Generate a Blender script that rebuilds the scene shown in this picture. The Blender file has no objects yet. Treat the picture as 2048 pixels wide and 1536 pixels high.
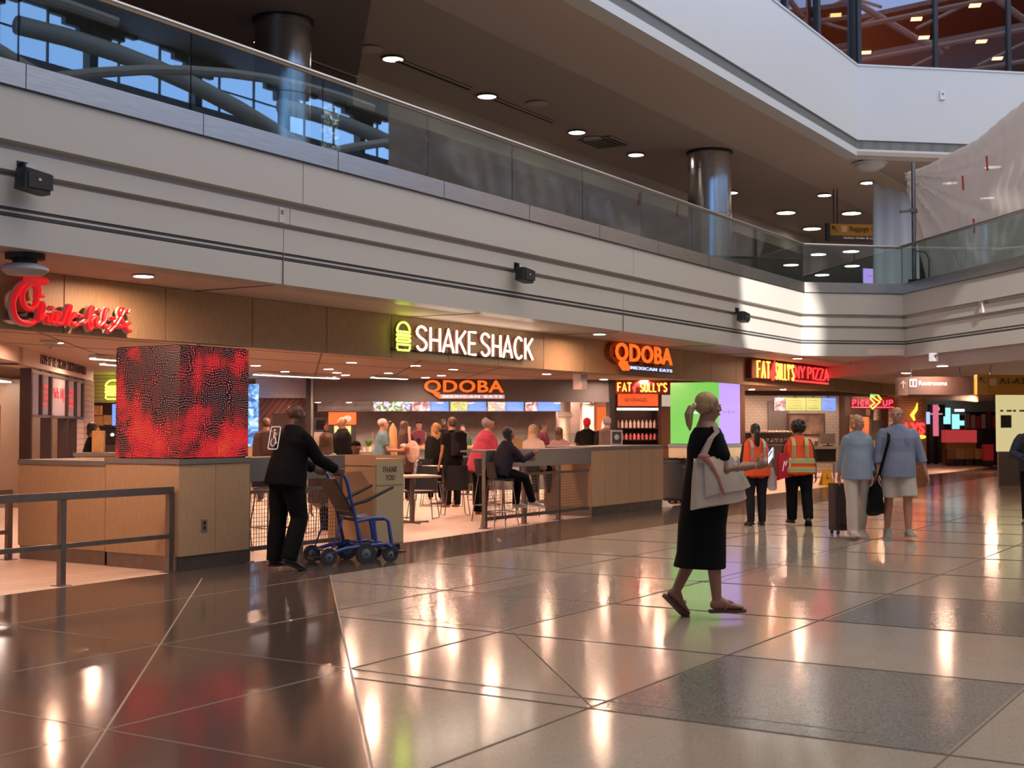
import bpy, math, random
from mathutils import Vector as V, Matrix, Euler
random.seed(7)
PI = math.pi; R = math.radians
sc = bpy.context.scene; col = sc.collection
# ---------------------------------------------------------------- camera
CAM = V((-9.66, -10.13, 1.5)); AZ = R(32.02); PITCH = math.atan(88/2600); FPX = 2600.0
cd = bpy.data.cameras.new('camera'); cam = bpy.data.objects.new('camera', cd); col.objects.link(cam)
cd.sensor_width = 36; cd.lens = FPX/2048*36; cd.clip_end = 400
cam.location = CAM
FW = V((math.cos(R(90-57.98)), math.sin(R(90-57.98)), 0))
cam.rotation_euler = (PI/2 + PITCH, 0, R(90-57.98) - PI/2)
cd.dof.use_dof = True; cd.dof.focus_distance = 14.0; cd.dof.aperture_fstop = cd.lens/1000/0.016
sc.camera = cam
def ray(px, py):
    x = (px-1024)/FPX; z = (768-py)/FPX; c, s = math.cos(PITCH), math.sin(PITCH)
    y = c - z*s; zz = s + z*c; a = R(32.02)
    return V((x*math.sin(a)+y*math.cos(a), -x*math.cos(a)+y*math.sin(a), zz))
def at_z(px, py, z=0.0):
    r = ray(px, py); return CAM + r*((z-CAM.z)/r.z)
def at_y(px, py, y):
    r = ray(px, py); return CAM + r*((y-CAM.y)/r.y)
def at_d(px, py, d): return CAM + ray(px, py)*d
# ---------------------------------------------------------------- world, exposure
w = bpy.data.worlds.new('sky'); sc.world = w; w.use_nodes = True
nt = w.node_tree; bg = nt.nodes['Background']
tc = nt.nodes.new('ShaderNodeTexCoord'); sx = nt.nodes.new('ShaderNodeSeparateXYZ'); rp = nt.nodes.new('ShaderNodeValToRGB')
nt.links.new(tc.outputs['Generated'], sx.inputs[0]); nt.links.new(sx.outputs['Z'], rp.inputs[0])
rp.color_ramp.elements[0].color = (.26, .50, 1, 1); rp.color_ramp.elements[1].color = (.42, .385, .345, 1)
rp.color_ramp.elements[0].position = .34; rp.color_ramp.elements[1].position = .46
nt.links.new(rp.outputs[0], bg.inputs[0]); bg.inputs[1].default_value = 5.0
sc.view_settings.view_transform = 'Standard'; sc.view_settings.look = 'None'
sc.view_settings.exposure = 0.14; sc.view_settings.gamma = 1.0; sc.view_settings.use_curve_mapping = False
cy = sc.cycles; cy.use_denoising = True; cy.max_bounces = 8; cy.transparent_max_bounces = 16
cy.sample_clamp_indirect = 4.0; cy.caustics_reflective = False; cy.caustics_refractive = False
def sky_opening(loc, sx_, sy_, rot=(0, 0, 0)):      # daylight through the roof glazing, steered by a portal
    l = bpy.data.lights.new('skylight_portal', 'AREA'); l.shape = 'RECTANGLE'; l.size = sx_; l.size_y = sy_
    l.cycles.is_portal = True
    o = bpy.data.objects.new('skylight_portal', l); o.location = loc; o.rotation_euler = rot; col.objects.link(o)
sky_opening((14, -14, 16.9), 44, 20)
sky_opening((8, -31.9, 15.9), 70, 2.0, (R(-90), 0, 0))
sun = bpy.data.lights.new('sun', 'SUN'); sun.energy = 0; sun.angle = R(1.2); sun.color = (1, .95, .88)
so = bpy.data.objects.new('sun', sun); col.objects.link(so); so.rotation_euler = (R(40), 0, R(-40))
# ---------------------------------------------------------------- materials
MATS = {}
def mat(name, c=(.5, .5, .5), rough=.5, metal=0., spec=.5, emit=None, es=0., noise=0., nscale=20., bump=0., bscale=60., alpha=1., stretch=None, trans=0., coat=0., sheen=0.):
    if name in MATS: return MATS[name]
    m = bpy.data.materials.new(name); m.use_nodes = True; MATS[name] = m
    n = m.node_tree.nodes; L = m.node_tree.links; b = n['Principled BSDF']
    b.inputs['Base Color'].default_value = (*c, 1); b.inputs['Roughness'].default_value = rough
    b.inputs['Metallic'].default_value = metal; b.inputs['Specular IOR Level'].default_value = spec
    b.inputs['Alpha'].default_value = alpha; b.inputs['Transmission Weight'].default_value = trans
    b.inputs['Coat Weight'].default_value = coat
    if emit: b.inputs['Emission Color'].default_value = (*emit, 1); b.inputs['Emission Strength'].default_value = es
    tcn = n.new('ShaderNodeTexCoord'); mp = n.new('ShaderNodeMapping'); L.new(tcn.outputs['Object'], mp.inputs[0])
    if stretch: mp.inputs['Scale'].default_value = stretch
    if noise:
        t = n.new('ShaderNodeTexNoise'); t.inputs['Scale'].default_value = nscale; t.inputs['Detail'].default_value = 6
        L.new(mp.outputs[0], t.inputs['Vector'])
        r = n.new('ShaderNodeValToRGB'); L.new(t.outputs['Fac'], r.inputs[0])
        r.color_ramp.elements[0].position = .3; r.color_ramp.elements[1].position = .7
        r.color_ramp.elements[0].color = (*[x*(1-noise) for x in c], 1); r.color_ramp.elements[1].color = (*[min(1, x*(1+noise)) for x in c], 1)
        L.new(r.outputs[0], b.inputs['Base Color'])
    if bump:
        t = n.new('ShaderNodeTexNoise'); t.inputs['Scale'].default_value = bscale; t.inputs['Detail'].default_value = 4
        L.new(mp.outputs[0], t.inputs['Vector']); bp = n.new('ShaderNodeBump'); bp.inputs['Strength'].default_value = bump
        bp.inputs['Distance'].default_value = .01; L.new(t.outputs['Fac'], bp.inputs['Height']); L.new(bp.outputs[0], b.inputs['Normal'])
    return m
def emat(name, c, s):
    return mat(name, (.02, .02, .02), .4, emit=c, es=s)
def brick_mat(name, c1, c2, mortar, bw, bh, rough=.4, ms=.01, rot=(0, 0, 0), offset=.5, bump=.3):
    m = mat(name, c1, rough); n = m.node_tree.nodes; L = m.node_tree.links; b = n['Principled BSDF']
    t = n.new('ShaderNodeTexBrick'); tcn = n.new('ShaderNodeTexCoord'); mp = n.new('ShaderNodeMapping')
    mp.inputs['Rotation'].default_value = rot
    L.new(tcn.outputs['Object'], mp.inputs[0]); L.new(mp.outputs[0], t.inputs['Vector'])
    t.inputs['Color1'].default_value = (*c1, 1); t.inputs['Color2'].default_value = (*c2, 1); t.inputs['Mortar'].default_value = (*mortar, 1)
    t.inputs['Scale'].default_value = 1; t.inputs['Mortar Size'].default_value = ms; t.inputs['Brick Width'].default_value = bw; t.inputs['Row Height'].default_value = bh
    t.offset = offset
    L.new(t.outputs['Color'], b.inputs['Base Color'])
    if bump:
        bp = n.new('ShaderNodeBump'); bp.invert = True; bp.inputs['Strength'].default_value = bump; bp.inputs['Distance'].default_value = .004
        L.new(t.outputs['Fac'], bp.inputs['Height']); L.new(bp.outputs[0], b.inputs['Normal'])
    return m
def glass_mat(name, tint=(.75, .85, .83), refl=1.0, rough=0.0, extra=0.0):
    m = bpy.data.materials.new(name); m.use_nodes = True; MATS[name] = m
    n = m.node_tree.nodes; L = m.node_tree.links; n.remove(n['Principled BSDF']); out = n['Material Output']
    tr = n.new('ShaderNodeBsdfTransparent'); tr.inputs[0].default_value = (*tint, 1)
    gl = n.new('ShaderNodeBsdfGlossy'); gl.inputs['Roughness'].default_value = rough
    fr = n.new('ShaderNodeFresnel'); ge = n.new('ShaderNodeNewGeometry'); io = n.new('ShaderNodeMath'); io.operation = 'MULTIPLY_ADD'
    io.inputs[1].default_value = 1/1.5-1.5; io.inputs[2].default_value = 1.5; L.new(ge.outputs['Backfacing'], io.inputs[0]); L.new(io.outputs[0], fr.inputs['IOR'])
    mu = n.new('ShaderNodeMath'); mu.operation = 'MULTIPLY_ADD'; mu.inputs[1].default_value = refl; mu.inputs[2].default_value = extra; mu.use_clamp = True
    mx = n.new('ShaderNodeMixShader')
    L.new(fr.outputs[0], mu.inputs[0]); L.new(mu.outputs[0], mx.inputs[0]); L.new(tr.outputs[0], mx.inputs[1]); L.new(gl.outputs[0], mx.inputs[2])
    L.new(mx.outputs[0], out.inputs[0]); return m
def terrazzo(name, c, var, rough, chip=140., spec=.5):
    m = mat(name, c, rough, spec=spec); n = m.node_tree.nodes; L = m.node_tree.links; b = n['Principled BSDF']
    tcn = n.new('ShaderNodeTexCoord'); t = n.new('ShaderNodeTexVoronoi'); t.inputs['Scale'].default_value = chip; L.new(tcn.outputs['Object'], t.inputs['Vector'])
    t2 = n.new('ShaderNodeTexNoise'); t2.inputs['Scale'].default_value = .8; t2.inputs['Detail'].default_value = 5; L.new(tcn.outputs['Object'], t2.inputs['Vector'])
    hs = n.new('ShaderNodeSeparateColor'); L.new(t.outputs['Color'], hs.inputs[0])
    r = n.new('ShaderNodeValToRGB'); L.new(hs.outputs[0], r.inputs[0])
    r.color_ramp.elements[0].color = (*[x*(1-var) for x in c], 1); r.color_ramp.elements[1].color = (*[x*(1+var) for x in c], 1)
    mm = n.new('ShaderNodeMix'); mm.data_type = 'RGBA'; mm.blend_type = 'MULTIPLY'; mm.inputs[0].default_value = .35
    L.new(r.outputs[0], mm.inputs[6]); L.new(t2.outputs['Color'], mm.inputs[7])
    hs2 = n.new('ShaderNodeRGBToBW'); L.new(t2.outputs['Color'], hs2.inputs[0]); L.new(hs2.outputs[0], mm.inputs[7])
    L.new(mm.outputs[2], b.inputs['Base Color'])
    t3 = n.new('ShaderNodeTexNoise'); t3.inputs['Scale'].default_value = 1.7; t3.inputs['Detail'].default_value = 4; L.new(tcn.outputs['Object'], t3.inputs['Vector'])
    bp = n.new('ShaderNodeBump'); bp.inputs['Strength'].default_value = .05; bp.inputs['Distance'].default_value = .02
    L.new(t3.outputs['Fac'], bp.inputs['Height']); L.new(bp.outputs[0], b.inputs['Normal'])
    return m
WHITE = mat('white_plaster', (.62, .60, .575), .45)
WHITEB = mat('white_plaster_upper', (.66, .68, .70), .5)
SOFFIT = mat('soffit_plaster', (.74, .59, .50), .6)
CEIL2 = mat('upper_ceiling', (.46, .37, .31), .6)
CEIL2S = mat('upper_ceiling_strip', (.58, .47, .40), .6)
STEEL = mat('brushed_steel', (.60, .54, .49), .32, 1.0, noise=.12, nscale=3, stretch=(1, 1, 30))
STEELD = mat('dark_steel', (.28, .25, .24), .38, .9, noise=.1, nscale=8)
RAILM = mat('rail_steel', (.42, .39, .37), .3, 1.0)
BLACK = mat('black_plastic', (.018, .018, .02), .45)
BLACKM = mat('black_metal', (.03, .028, .03), .4, .4)
GREYB = mat('grey_laminate', (.17, .162, .158), .5)
GREYH = mat('grey_header', (.115, .118, .13), .55)
WOOD = mat('oak_veneer', (.42, .29, .165), .5, noise=.14, nscale=9, stretch=(9, 9, .7), bump=.08, bscale=30)
WOODL = mat('oak_veneer_light', (.46, .31, .18), .5, noise=.10, nscale=9, stretch=(9, 9, .7), bump=.05)
WOODD = mat('walnut_veneer', (.22, .10, .06), .5, noise=.2, nscale=6, stretch=(6, 6, .7))
LAMP = emat('lamp_lens', (1, .59, .40), 520.0)
LAMPU = emat('lamp_lens_upper', (1, .88, .76), 16.0)
# ---------------------------------------------------------------- mesh helpers
class MB:
    def __init__(s): s.v = []; s.f = []
    def add(s, vs, fs):
        b = len(s.v); s.v += [V(p) for p in vs]; s.f += [[i+b for i in f] for f in fs]; return s
    def box(s, x0, y0, z0, x1, y1, z1):
        vs = [(x, y, z) for z in (z0, z1) for y in (y0, y1) for x in (x0, x1)]
        return s.add(vs, [(0, 2, 3, 1), (4, 5, 7, 6), (0, 1, 5, 4), (2, 6, 7, 3), (0, 4, 6, 2), (1, 3, 7, 5)])
    def cbox(s, c, d): return s.box(c[0]-d[0]/2, c[1]-d[1]/2, c[2]-d[2]/2, c[0]+d[0]/2, c[1]+d[1]/2, c[2]+d[2]/2)
    def prism(s, poly, z0, z1):
        n = len(poly); vs = [(p[0], p[1], z0) for p in poly] + [(p[0], p[1], z1) for p in poly]
        a = sum(poly[i][0]*poly[(i+1) % n][1]-poly[(i+1) % n][0]*poly[i][1] for i in range(n))
        fs = [list(range(n))[::-1], list(range(n, 2*n))] + [(i, (i+1) % n, n+(i+1) % n, n+i) for i in range(n)]
        if a < 0: fs = [tuple(reversed(f)) for f in fs]
        return s.add(vs, fs)
    def loft(s, rings, caps=True):      # rings: list of equal-length point loops
        n = len(rings[0]); vs = [p for r in rings for p in r]; fs = []
        for k in range(len(rings)-1):
            for i in range(n): fs.append((k*n+i, k*n+(i+1) % n, (k+1)*n+(i+1) % n, (k+1)*n+i))
        if caps:
            fs.append(tuple(range(n))[::-1]); fs.append(tuple(range((len(rings)-1)*n, len(rings)*n)))
        return s.add(vs, fs)
    def tube(s, path, r, n=8, closed=False):
        P = [V(p) for p in path]; rr = r if isinstance(r, (list, tuple)) else [r]*len(P); rings = []; m = len(P); up = None
        for i, p in enumerate(P):
            if closed: d = P[(i+1) % m]-P[i-1]
            else: d = (P[min(i+1, m-1)]-P[max(i-1, 0)])
            d = d.normalized() if d.length > 1e-9 else V((0, 0, 1))
            if up is None: up = V((0, 0, 1)) if abs(d.z) < .9 else V((1, 0, 0))
            a = d.cross(up)
            if a.length < 1e-4: a = d.orthogonal()
            a.normalize(); b = a.cross(d).normalized(); up = b
            rings.append([p+(a*math.cos(2*PI*k/n)+b*math.sin(2*PI*k/n))*rr[i] for k in range(n)])
        if closed: rings.append(rings[0]); return s.loft(rings, False)
        return s.loft(rings)
    def lathe(s, prof, c=(0, 0, 0), n=20, ax=2):
        rings = []
        for r, z in prof:
            ring = []
            for k in range(n):
                a = 2*PI*k/n; q = (r*math.cos(a), r*math.sin(a), z)
                if ax == 0: q = (q[2], q[0], q[1])
                if ax == 1: q = (q[1], q[2], q[0])
                ring.append(V(q)+V(c))
            rings.append(ring)
        return s.loft(rings)
    def ell(s, c, r, n=14, m=9, rot=None):
        rings = []
        for j in range(m+1):
            t = PI*(j/m); t = min(max(t, .02), PI-.02)
            ring = [V((r[0]*math.sin(t)*math.cos(2*PI*k/n), r[1]*math.sin(t)*math.sin(2*PI*k/n), -r[2]*math.cos(t))) for k in range(n)]
            if rot: ring = [rot @ q for q in ring]
            rings.append([q+V(c) for q in ring])
        return s.loft(rings)
    def rbox(s, c, d, r, n=3):      # box with rounded vertical edges
        x, y = d[0]/2-r, d[1]/2-r; poly = []
        for cx_, cy_, a0 in ((x, y, 0), (-x, y, 90), (-x, -y, 180), (x, -y, 270)):
            for k in range(n+1):
                a = R(a0+90*k/n); poly.append((c[0]+cx_+r*math.cos(a), c[1]+cy_+r*math.sin(a)))
        return s.prism(poly, c[2]-d[2]/2, c[2]+d[2]/2)
    def bar(s, p0, p1, w, h=None):      # rectangular bar
        p0, p1 = V(p0), V(p1); h = h or w; d = (p1-p0).normalized(); up = V((0, 0, 1)) if abs(d.z) < .95 else V((0, 1, 0))
        a = d.cross(up).normalized(); b = a.cross(d).normalized()
        q = [a*w/2*i+b*h/2*j for i, j in ((1, 1), (-1, 1), (-1, -1), (1, -1))]
        return s.loft([[p0+k for k in q], [p1+k for k in q]])
    def merge(s, o, M=None):
        return s.add([M @ p for p in o.v] if M else o.v, o.f)
    def xf(s, M): s.v = [M @ p for p in s.v]; return s
    def build(s, name, m, parent=None, smooth=False, world=False):
        me = bpy.data.meshes.new(name)
        vs = s.v
        if world and parent is not None:
            I = MW[parent.name].inverted(); vs = [I @ p for p in vs]
        me.from_pydata([tuple(p) for p in vs], [], s.f); me.validate()
        if smooth:
            for p in me.polygons: p.use_smooth = True
            try: me.set_sharp_from_angle(angle=R(40))
            except Exception: pass
        ms = m if isinstance(m, (list, tuple)) else [m]
        for q in ms: me.materials.append(q)
        o = bpy.data.objects.new(name, me); col.objects.link(o)
        if parent is not None: o.parent = parent
        MW[o.name] = (MW[parent.name] if parent is not None else Matrix.Identity(4)).copy()
        return o
MW = {}
def thing(name, label, cat, loc=(0, 0, 0), rz=0., group=None, kind=None):
    o = bpy.data.objects.new(name, None); o.empty_display_size = .1; col.objects.link(o)
    o.location = loc; o.rotation_euler = (0, 0, rz); MW[o.name] = Matrix.LocRotScale(V(loc), Euler((0, 0, rz)), None)
    o['label'] = label; o['category'] = cat
    if group: o['group'] = group
    if kind: o['kind'] = kind
    return o
def tag(o, label, cat, group=None, kind=None):
    o['label'] = label; o['category'] = cat
    if group: o['group'] = group
    if kind: o['kind'] = kind
    return o
def single(mb, name, m, label, cat, group=None, smooth=False, kind=None):
    return tag(mb.build(name, m, None, smooth), label, cat, group, kind)
def struct(mb, name, m, smooth=False):
    o = mb.build(name, m, None, smooth); o['kind'] = 'structure'; return o
def setting(name):
    o = bpy.data.objects.new(name, None); col.objects.link(o); o['kind'] = 'structure'; MW[o.name] = Matrix.Identity(4); return o
def dup(root, loc, rz, label=None):
    r = root.copy(); col.objects.link(r); r.location = loc; r.rotation_euler = (0, 0, rz)
    MW[r.name] = Matrix.LocRotScale(V(loc), Euler((0, 0, rz)), None)
    if label: r['label'] = label
    for ch in list(root.children):
        c = ch.copy(); col.objects.link(c); c.parent = r
        for g in list(ch.children):
            d = g.copy(); col.objects.link(d); d.parent = c
    return r
def frame(o, x, u):      # matrix whose local x runs along x, y along u, z towards the viewer side
    x = V(x).normalized(); u = V(u).normalized(); z = x.cross(u)
    return Matrix(((x.x, u.x, z.x, o[0]), (x.y, u.y, z.y, o[1]), (x.z, u.z, z.z, o[2]), (0, 0, 0, 1)))
def text(s, size=1., depth=.02, off=0., sx=1., space=1., shear=0.):
    c = bpy.data.curves.new('t', 'FONT'); c.body = s; c.size = size; c.extrude = depth/2; c.offset = off; c.space_character = space; c.shear = shear; c.resolution_u = 3
    o = bpy.data.objects.new('t', c); col.objects.link(o)
    dg = bpy.context.evaluated_depsgraph_get(); me = bpy.data.meshes.new_from_object(o.evaluated_get(dg))
    mb = MB(); mb.add([(v.co.x*sx, v.co.y, v.co.z) for v in me.vertices], [list(p.vertices) for p in me.polygons])
    bpy.data.objects.remove(o); bpy.data.curves.remove(c); bpy.data.meshes.remove(me)
    return mb
def text_fit(s, w, h, depth=.02, off=0., space=1., shear=0.):      # lettering scaled to width w and height h, lower left corner at the origin
    mb = text(s, 1., depth, off, 1., space, shear)
    x0 = min(p.x for p in mb.v); x1 = max(p.x for p in mb.v); y0 = min(p.y for p in mb.v); y1 = max(p.y for p in mb.v)
    mb.v = [V(((p.x-x0)*w/(x1-x0), (p.y-y0)*h/(y1-y0), p.z)) for p in mb.v]; return mb
# stroke lettering for neon signs: each glyph in a 1 x 1 box as polylines
def arc(cx_, cy_, rx, ry, a0, a1, n=10): return [(cx_+rx*math.cos(R(a0+(a1-a0)*k/n)), cy_+ry*math.sin(R(a0+(a1-a0)*k/n))) for k in range(n+1)]
GL = {'S': [arc(.5, .76, .42, .24, 20, 200, 8)+[(.3, .56), (.7, .44)]+arc(.5, .24, .42, .24, 20, -160, 8)],
 'H': [[(.08, 0), (.08, 1)], [(.92, 0), (.92, 1)], [(.08, .48), (.92, .48)]], 'A': [[(0, 0), (.5, 1), (1, 0)], [(.2, .3), (.8, .3)]],
 'K': [[(.08, 0), (.08, 1)], [(.92, 1), (.1, .42)], [(.35, .58), (.95, 0)]], 'E': [[(.92, 0), (.08, 0), (.08, 1), (.92, 1)], [(.08, .5), (.8, .5)]],
 'C': [arc(.55, .5, .48, .5, 45, 315, 14)], 'F': [[(.1, 0), (.1, 1), (.9, 1)], [(.1, .52), (.75, .52)]], 'T': [[(.5, 0), (.5, 1)], [(0, 1), (1, 1)]],
 'U': [[(.08, 1), (.08, .25)]+arc(.5, .25, .42, .25, 180, 360, 8)+[(.92, 1)]], 'L': [[(.1, 1), (.1, 0), (.9, 0)]], 'Y': [[(0, 1), (.5, .5), (1, 1)], [(.5, .5), (.5, 0)]],
 'N': [[(.08, 0), (.08, 1), (.92, 0), (.92, 1)]], 'P': [[(.1, 0), (.1, 1), (.6, 1)]+arc(.6, .75, .3, .25, 90, -90, 6)+[(.1, .5)]], 'I': [[(.5, 0), (.5, 1)]],
 'Z': [[(.05, 1), (.95, 1), (.05, 0), (.95, 0)]], 'Q': [arc(.5, .5, .45, .5, 0, 360, 18), [(.6, .25), (1, -.05)]], "'": [[(.5, 1), (.4, .75)]], '-': [[(.15, .5), (.85, .5)]]}
def neon(s, x0, w, h, gap, r, widths={}):      # tubes lying in the local xy plane
    mb = MB(); x = x0; tot = sum(widths.get(c, 1.) for c in s); unit = (w-gap*(len(s)-1))/tot
    for c in s:
        cw = unit*widths.get(c, 1.)
        for pl in GL.get(c, []): mb.tube([(x+a*cw, b*h, 0) for a, b in pl], r, 6)
        x += cw+gap
    return mb
def sweep(path, prof):      # closed profile [(outward offset, z)] swept along a plan path with mitred corners, outward = right-hand side
    P = [V((p[0], p[1])) for p in path]; rings = []
    for i, p in enumerate(P):
        ds = []
        if i > 0: ds.append((P[i]-P[i-1]).normalized())
        if i < len(P)-1: ds.append((P[i+1]-P[i]).normalized())
        ns = [V((d.y, -d.x)) for d in ds]; n = sum(ns, V((0, 0))).normalized(); k = 1/n.dot(ns[0])
        rings.append([(p.x+n.x*k*o, p.y+n.y*k*o, z) for o, z in prof])
    return MB().loft(rings)
AB = V((math.cos(R(-48.7)), math.sin(R(-48.7)))); AC = V((math.cos(R(221.3)), math.sin(R(221.3))))
# ================================================================ floor
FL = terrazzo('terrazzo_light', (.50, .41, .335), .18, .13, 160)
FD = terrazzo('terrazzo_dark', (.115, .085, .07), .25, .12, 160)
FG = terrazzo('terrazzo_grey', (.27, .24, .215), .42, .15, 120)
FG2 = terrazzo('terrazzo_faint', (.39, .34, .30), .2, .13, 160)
PLANK = brick_mat('plank_tile', (.76, .58, .47), (.69, .52, .42), (.42, .31, .25), 1.2, .2, .42, .006)
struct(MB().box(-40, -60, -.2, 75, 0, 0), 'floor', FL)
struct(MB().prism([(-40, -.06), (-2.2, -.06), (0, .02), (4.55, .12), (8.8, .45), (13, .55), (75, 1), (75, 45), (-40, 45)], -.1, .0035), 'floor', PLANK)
# dark terrazzo: band along the shop fronts and the large field on the left
k = .8776
def cx(x0, y0, y): return x0+(y-y0)/k
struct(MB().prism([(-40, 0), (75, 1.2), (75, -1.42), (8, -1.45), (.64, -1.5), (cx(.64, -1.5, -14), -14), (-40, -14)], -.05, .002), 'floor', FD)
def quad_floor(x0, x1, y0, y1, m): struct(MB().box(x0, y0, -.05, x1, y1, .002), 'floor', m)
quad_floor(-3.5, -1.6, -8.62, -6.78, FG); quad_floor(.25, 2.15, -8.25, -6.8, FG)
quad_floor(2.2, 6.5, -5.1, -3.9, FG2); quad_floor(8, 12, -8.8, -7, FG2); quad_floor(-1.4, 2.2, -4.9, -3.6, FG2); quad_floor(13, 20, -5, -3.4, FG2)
jt = MB(); BR = mat('divider_strip_pale', (.40, .31, .25), .4)
def strip(mb, a, b, w=.010, z=.004):
    a, b = V((*a, 0)), V((*b, 0)); d = (b-a).normalized(); n = V((-d.y, d.x, 0))*w/2
    mb.prism([(p.x, p.y) for p in (a+n, a-n, b-n, b+n)], -.01, z)
dx = .7503; dy = .6611
strip(jt, (-5.21-6*dx, -4.97-6*dy), (-5.21+6.6*dx, -4.97+6.6*dy), .011)
strip(jt, (.64, -1.5), (.64-9*dx, -1.5-9*dy), .011)
for c in ((-5.21, -4.97), (-3.28, -3.27), (-1.36, -1.58)):
    strip(jt, (c[0]-7, c[1]), (-.9+(c[1]+1.5)/k+1.5, c[1]), .007)
for c in ((-5.21, -4.97), (-3.28, -3.27), (-7.1, -6.66)):
    strip(jt, (c[0], c[1]), (c[0], c[1]+min(2.6, -c[1])), .007); strip(jt, (c[0], c[1]), (c[0], c[1]-5), .007)
struct(jt, 'trim_1', BR)
jd = MB(); JD = mat('divider_strip_dark', (.13, .10, .085), .4)
for y in (-6.76, -8.64, -4.95, -10.5, -3.2): strip(jd, (cx(.64, -1.5, y), y), (40, y), .008)
for x in (-5.35, -3.5, -1.58, .26, 2.14, 4.0, 5.9, 7.8, 9.7, 11.6, 13.5, 15.4):
    y1 = -1.5 if x > .64 else -1.5+(x-.64)*k
    strip(jd, (x, -13), (x, y1), .006)
strip(jd, (-1.46, -5.0), (-3.45, -6.75), .006)
struct(jd, 'trim_2', JD)
# ================================================================ wood fascia and soffit of the food court
fz = setting('trim_3')
for i in range(-6, 30):
    x0 = -1.48+1.277*i; mm = MB().box(x0+.006, 0, 2.40, x0+1.271, .10, 2.95); mm.build('fascia_panel', WOOD, fz)
MB().box(-9.2, .02, 2.405, 37, .12, 2.945).build('fascia_backing', BLACKM, fz)
struct(MB().box(-12, .10, 2.5, 37, .2, 4.15), 'wall_front', SOFFIT)
struct(MB().box(-12, -1.0, 2.954, 22.5, .1, 3.05), 'ceiling', SOFFIT)
sl = MB()
for x in (.2, 4.0, 7.8, 11.5, 14.2): sl.box(x, -1.1, 2.945, x+.012, 0, 2.951)
struct(sl, 'trim_4', mat('joint_shadow_gap', (.16, .10, .08), .7))
CF = mat('food_court_ceiling', (.82, .63, .53), .6)
struct(MB().box(-14, .2, 2.65, 75, 45, 2.75), 'ceiling', CF)
cj = MB()
for i in range(-8, 34, 2):
    for (a, b) in (((i*1.3, .2), (i*1.3+AC[0]*-22, .2-AC[1]*22)),):
        strip2 = MB(); strip(strip2, a, b, .03, 0); cj.add([(p.x, p.y, 2.648 if p.z < -.005 else 2.655) for p in strip2.v], strip2.f)
for y in (1.6, 3.2, 4.9): cj.box(-10, y, 2.646, 34, y+.03, 2.655)
struct(cj, 'trim_5', mat('ceiling_joint', (.22, .12, .09), .7))
# ================================================================ balcony edge: white bands with shadow reveals, steel base, glass guard, handrail
PA = [(-12, -1.18), (15.55, -1.18), (15.55+AB[0]*2.3, -1.18+AB[1]*2.3)]
PC0 = V(PA[2]); PA.append((PC0.x+AC.x*8, PC0.y+AC.y*8))
prof = [(-.25, 2.95), (.05, 2.95), (.05, 3.19), (.035, 3.20), (.035, 3.215), (.05, 3.22), (.05, 3.245), (.035, 3.25), (.035, 3.265), (.06, 3.27), (.06, 3.51), (.02, 3.53), (.02, 3.55), (.09, 3.56), (.09, 3.72), (.04, 3.74), (.04, 3.78), (.13, 3.79), (.13, 4.215), (-.25, 4.215)]
BANDW = mat('balcony_white', (.58, .54, .49), .38, spec=.4)
struct(sweep(PA, prof), 'wall_balcony', BANDW)
struct(sweep(PA, [(.04, 3.198), (.052, 3.198), (.052, 3.268), (.04, 3.268)]), 'trim_6', mat('vent_slot', (.05, .045, .045), .6))
struct(sweep(PA, [(.045, 3.225), (.0545, 3.225), (.0545, 3.242), (.045, 3.242)]), 'trim_7', BANDW)
vj = MB()
for x, z0, z1, o in ((.41, 3.79, 4.215, .131), (.26, 3.56, 3.72, .091), (.20, 2.95, 3.51, .061), (7.9, 3.79, 4.215, .131), (-7, 3.79, 4.2, .131), (7.7, 2.95, 3.5, .061)):
    vj.box(x, -1.18-o-.0005, z0, x+.008, -1.18-o+.02, z1)
struct(vj, 'trim_8', mat('panel_joint', (.2, .18, .17), .6))
struct(sweep(PA, [(.10, 4.215), (.15, 4.215), (.15, 4.225), (.10, 4.225)]), 'trim_9', BLACKM)
base = setting('trim_10')
sweep(PA, [(-.02, 4.225), (.145, 4.225), (.145, 4.425), (-.02, 4.425)]).build('base_cladding', STEEL, base)
bj = MB()
for i in range(-6, 9): bj.box(-2.95+1.95*i, -1.18-.147, 4.226, -2.944+1.95*i, -1.17, 4.426)
bj.build('joint_line', BLACKM, base)
# glass guard: every pane a part of the guard
GLS = glass_mat('guard_glass', (.78, .87, .86), 1.6, 0.0, .03)
gg = thing('glass_guard', 'glass guard rail with steel cap running along the upper balcony', 'railing', (-12, -1.25, 4.43))
x = -1.09-1.876*5
while x < 15.4:
    x1 = min(x+1.87, 15.62); MB().box(x+.006, -1.256, 4.40, x1-.006, -1.244, 5.17).build('glass_pane', GLS, gg, world=True); x += 1.876
def on(P0_, d, t, o=.07):      # point at distance t along a plan direction, offset outward
    return V((P0_[0]+d[0]*t+d[1]*o, P0_[1]+d[1]*t-d[0]*o, 0))
qb = V(PA[1]); 
def pane_seg(P0_, d, t0, t1, name='glass_pane'):
    a, b = on(P0_, d, t0), on(P0_, d, t1); n = V((-d[1], d[0], 0))*.006
    MB().prism([(p.x, p.y) for p in (a-n, b-n, b+n, a+n)], 4.40, 5.17).build(name, GLS, gg, world=True)
pane_seg(qb, AB, .06, 1.15); pane_seg(qb, AB, 1.165, 2.2)
for i in range(6): pane_seg(PC0, AC, -.05+1.3*i, 1.24+1.3*i)
rp_ = [on(PA[0], (1, 0), 0, .08), on(PA[1], (1, 0), .03, .08), on(PC0, AC, -.08, .08), on(PC0, AC, 8, .08)]
MB().tube([(p.x, p.y, 5.20) for p in rp_], .032, 12).build('handrail', RAILM, gg, smooth=True, world=True)
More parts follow.
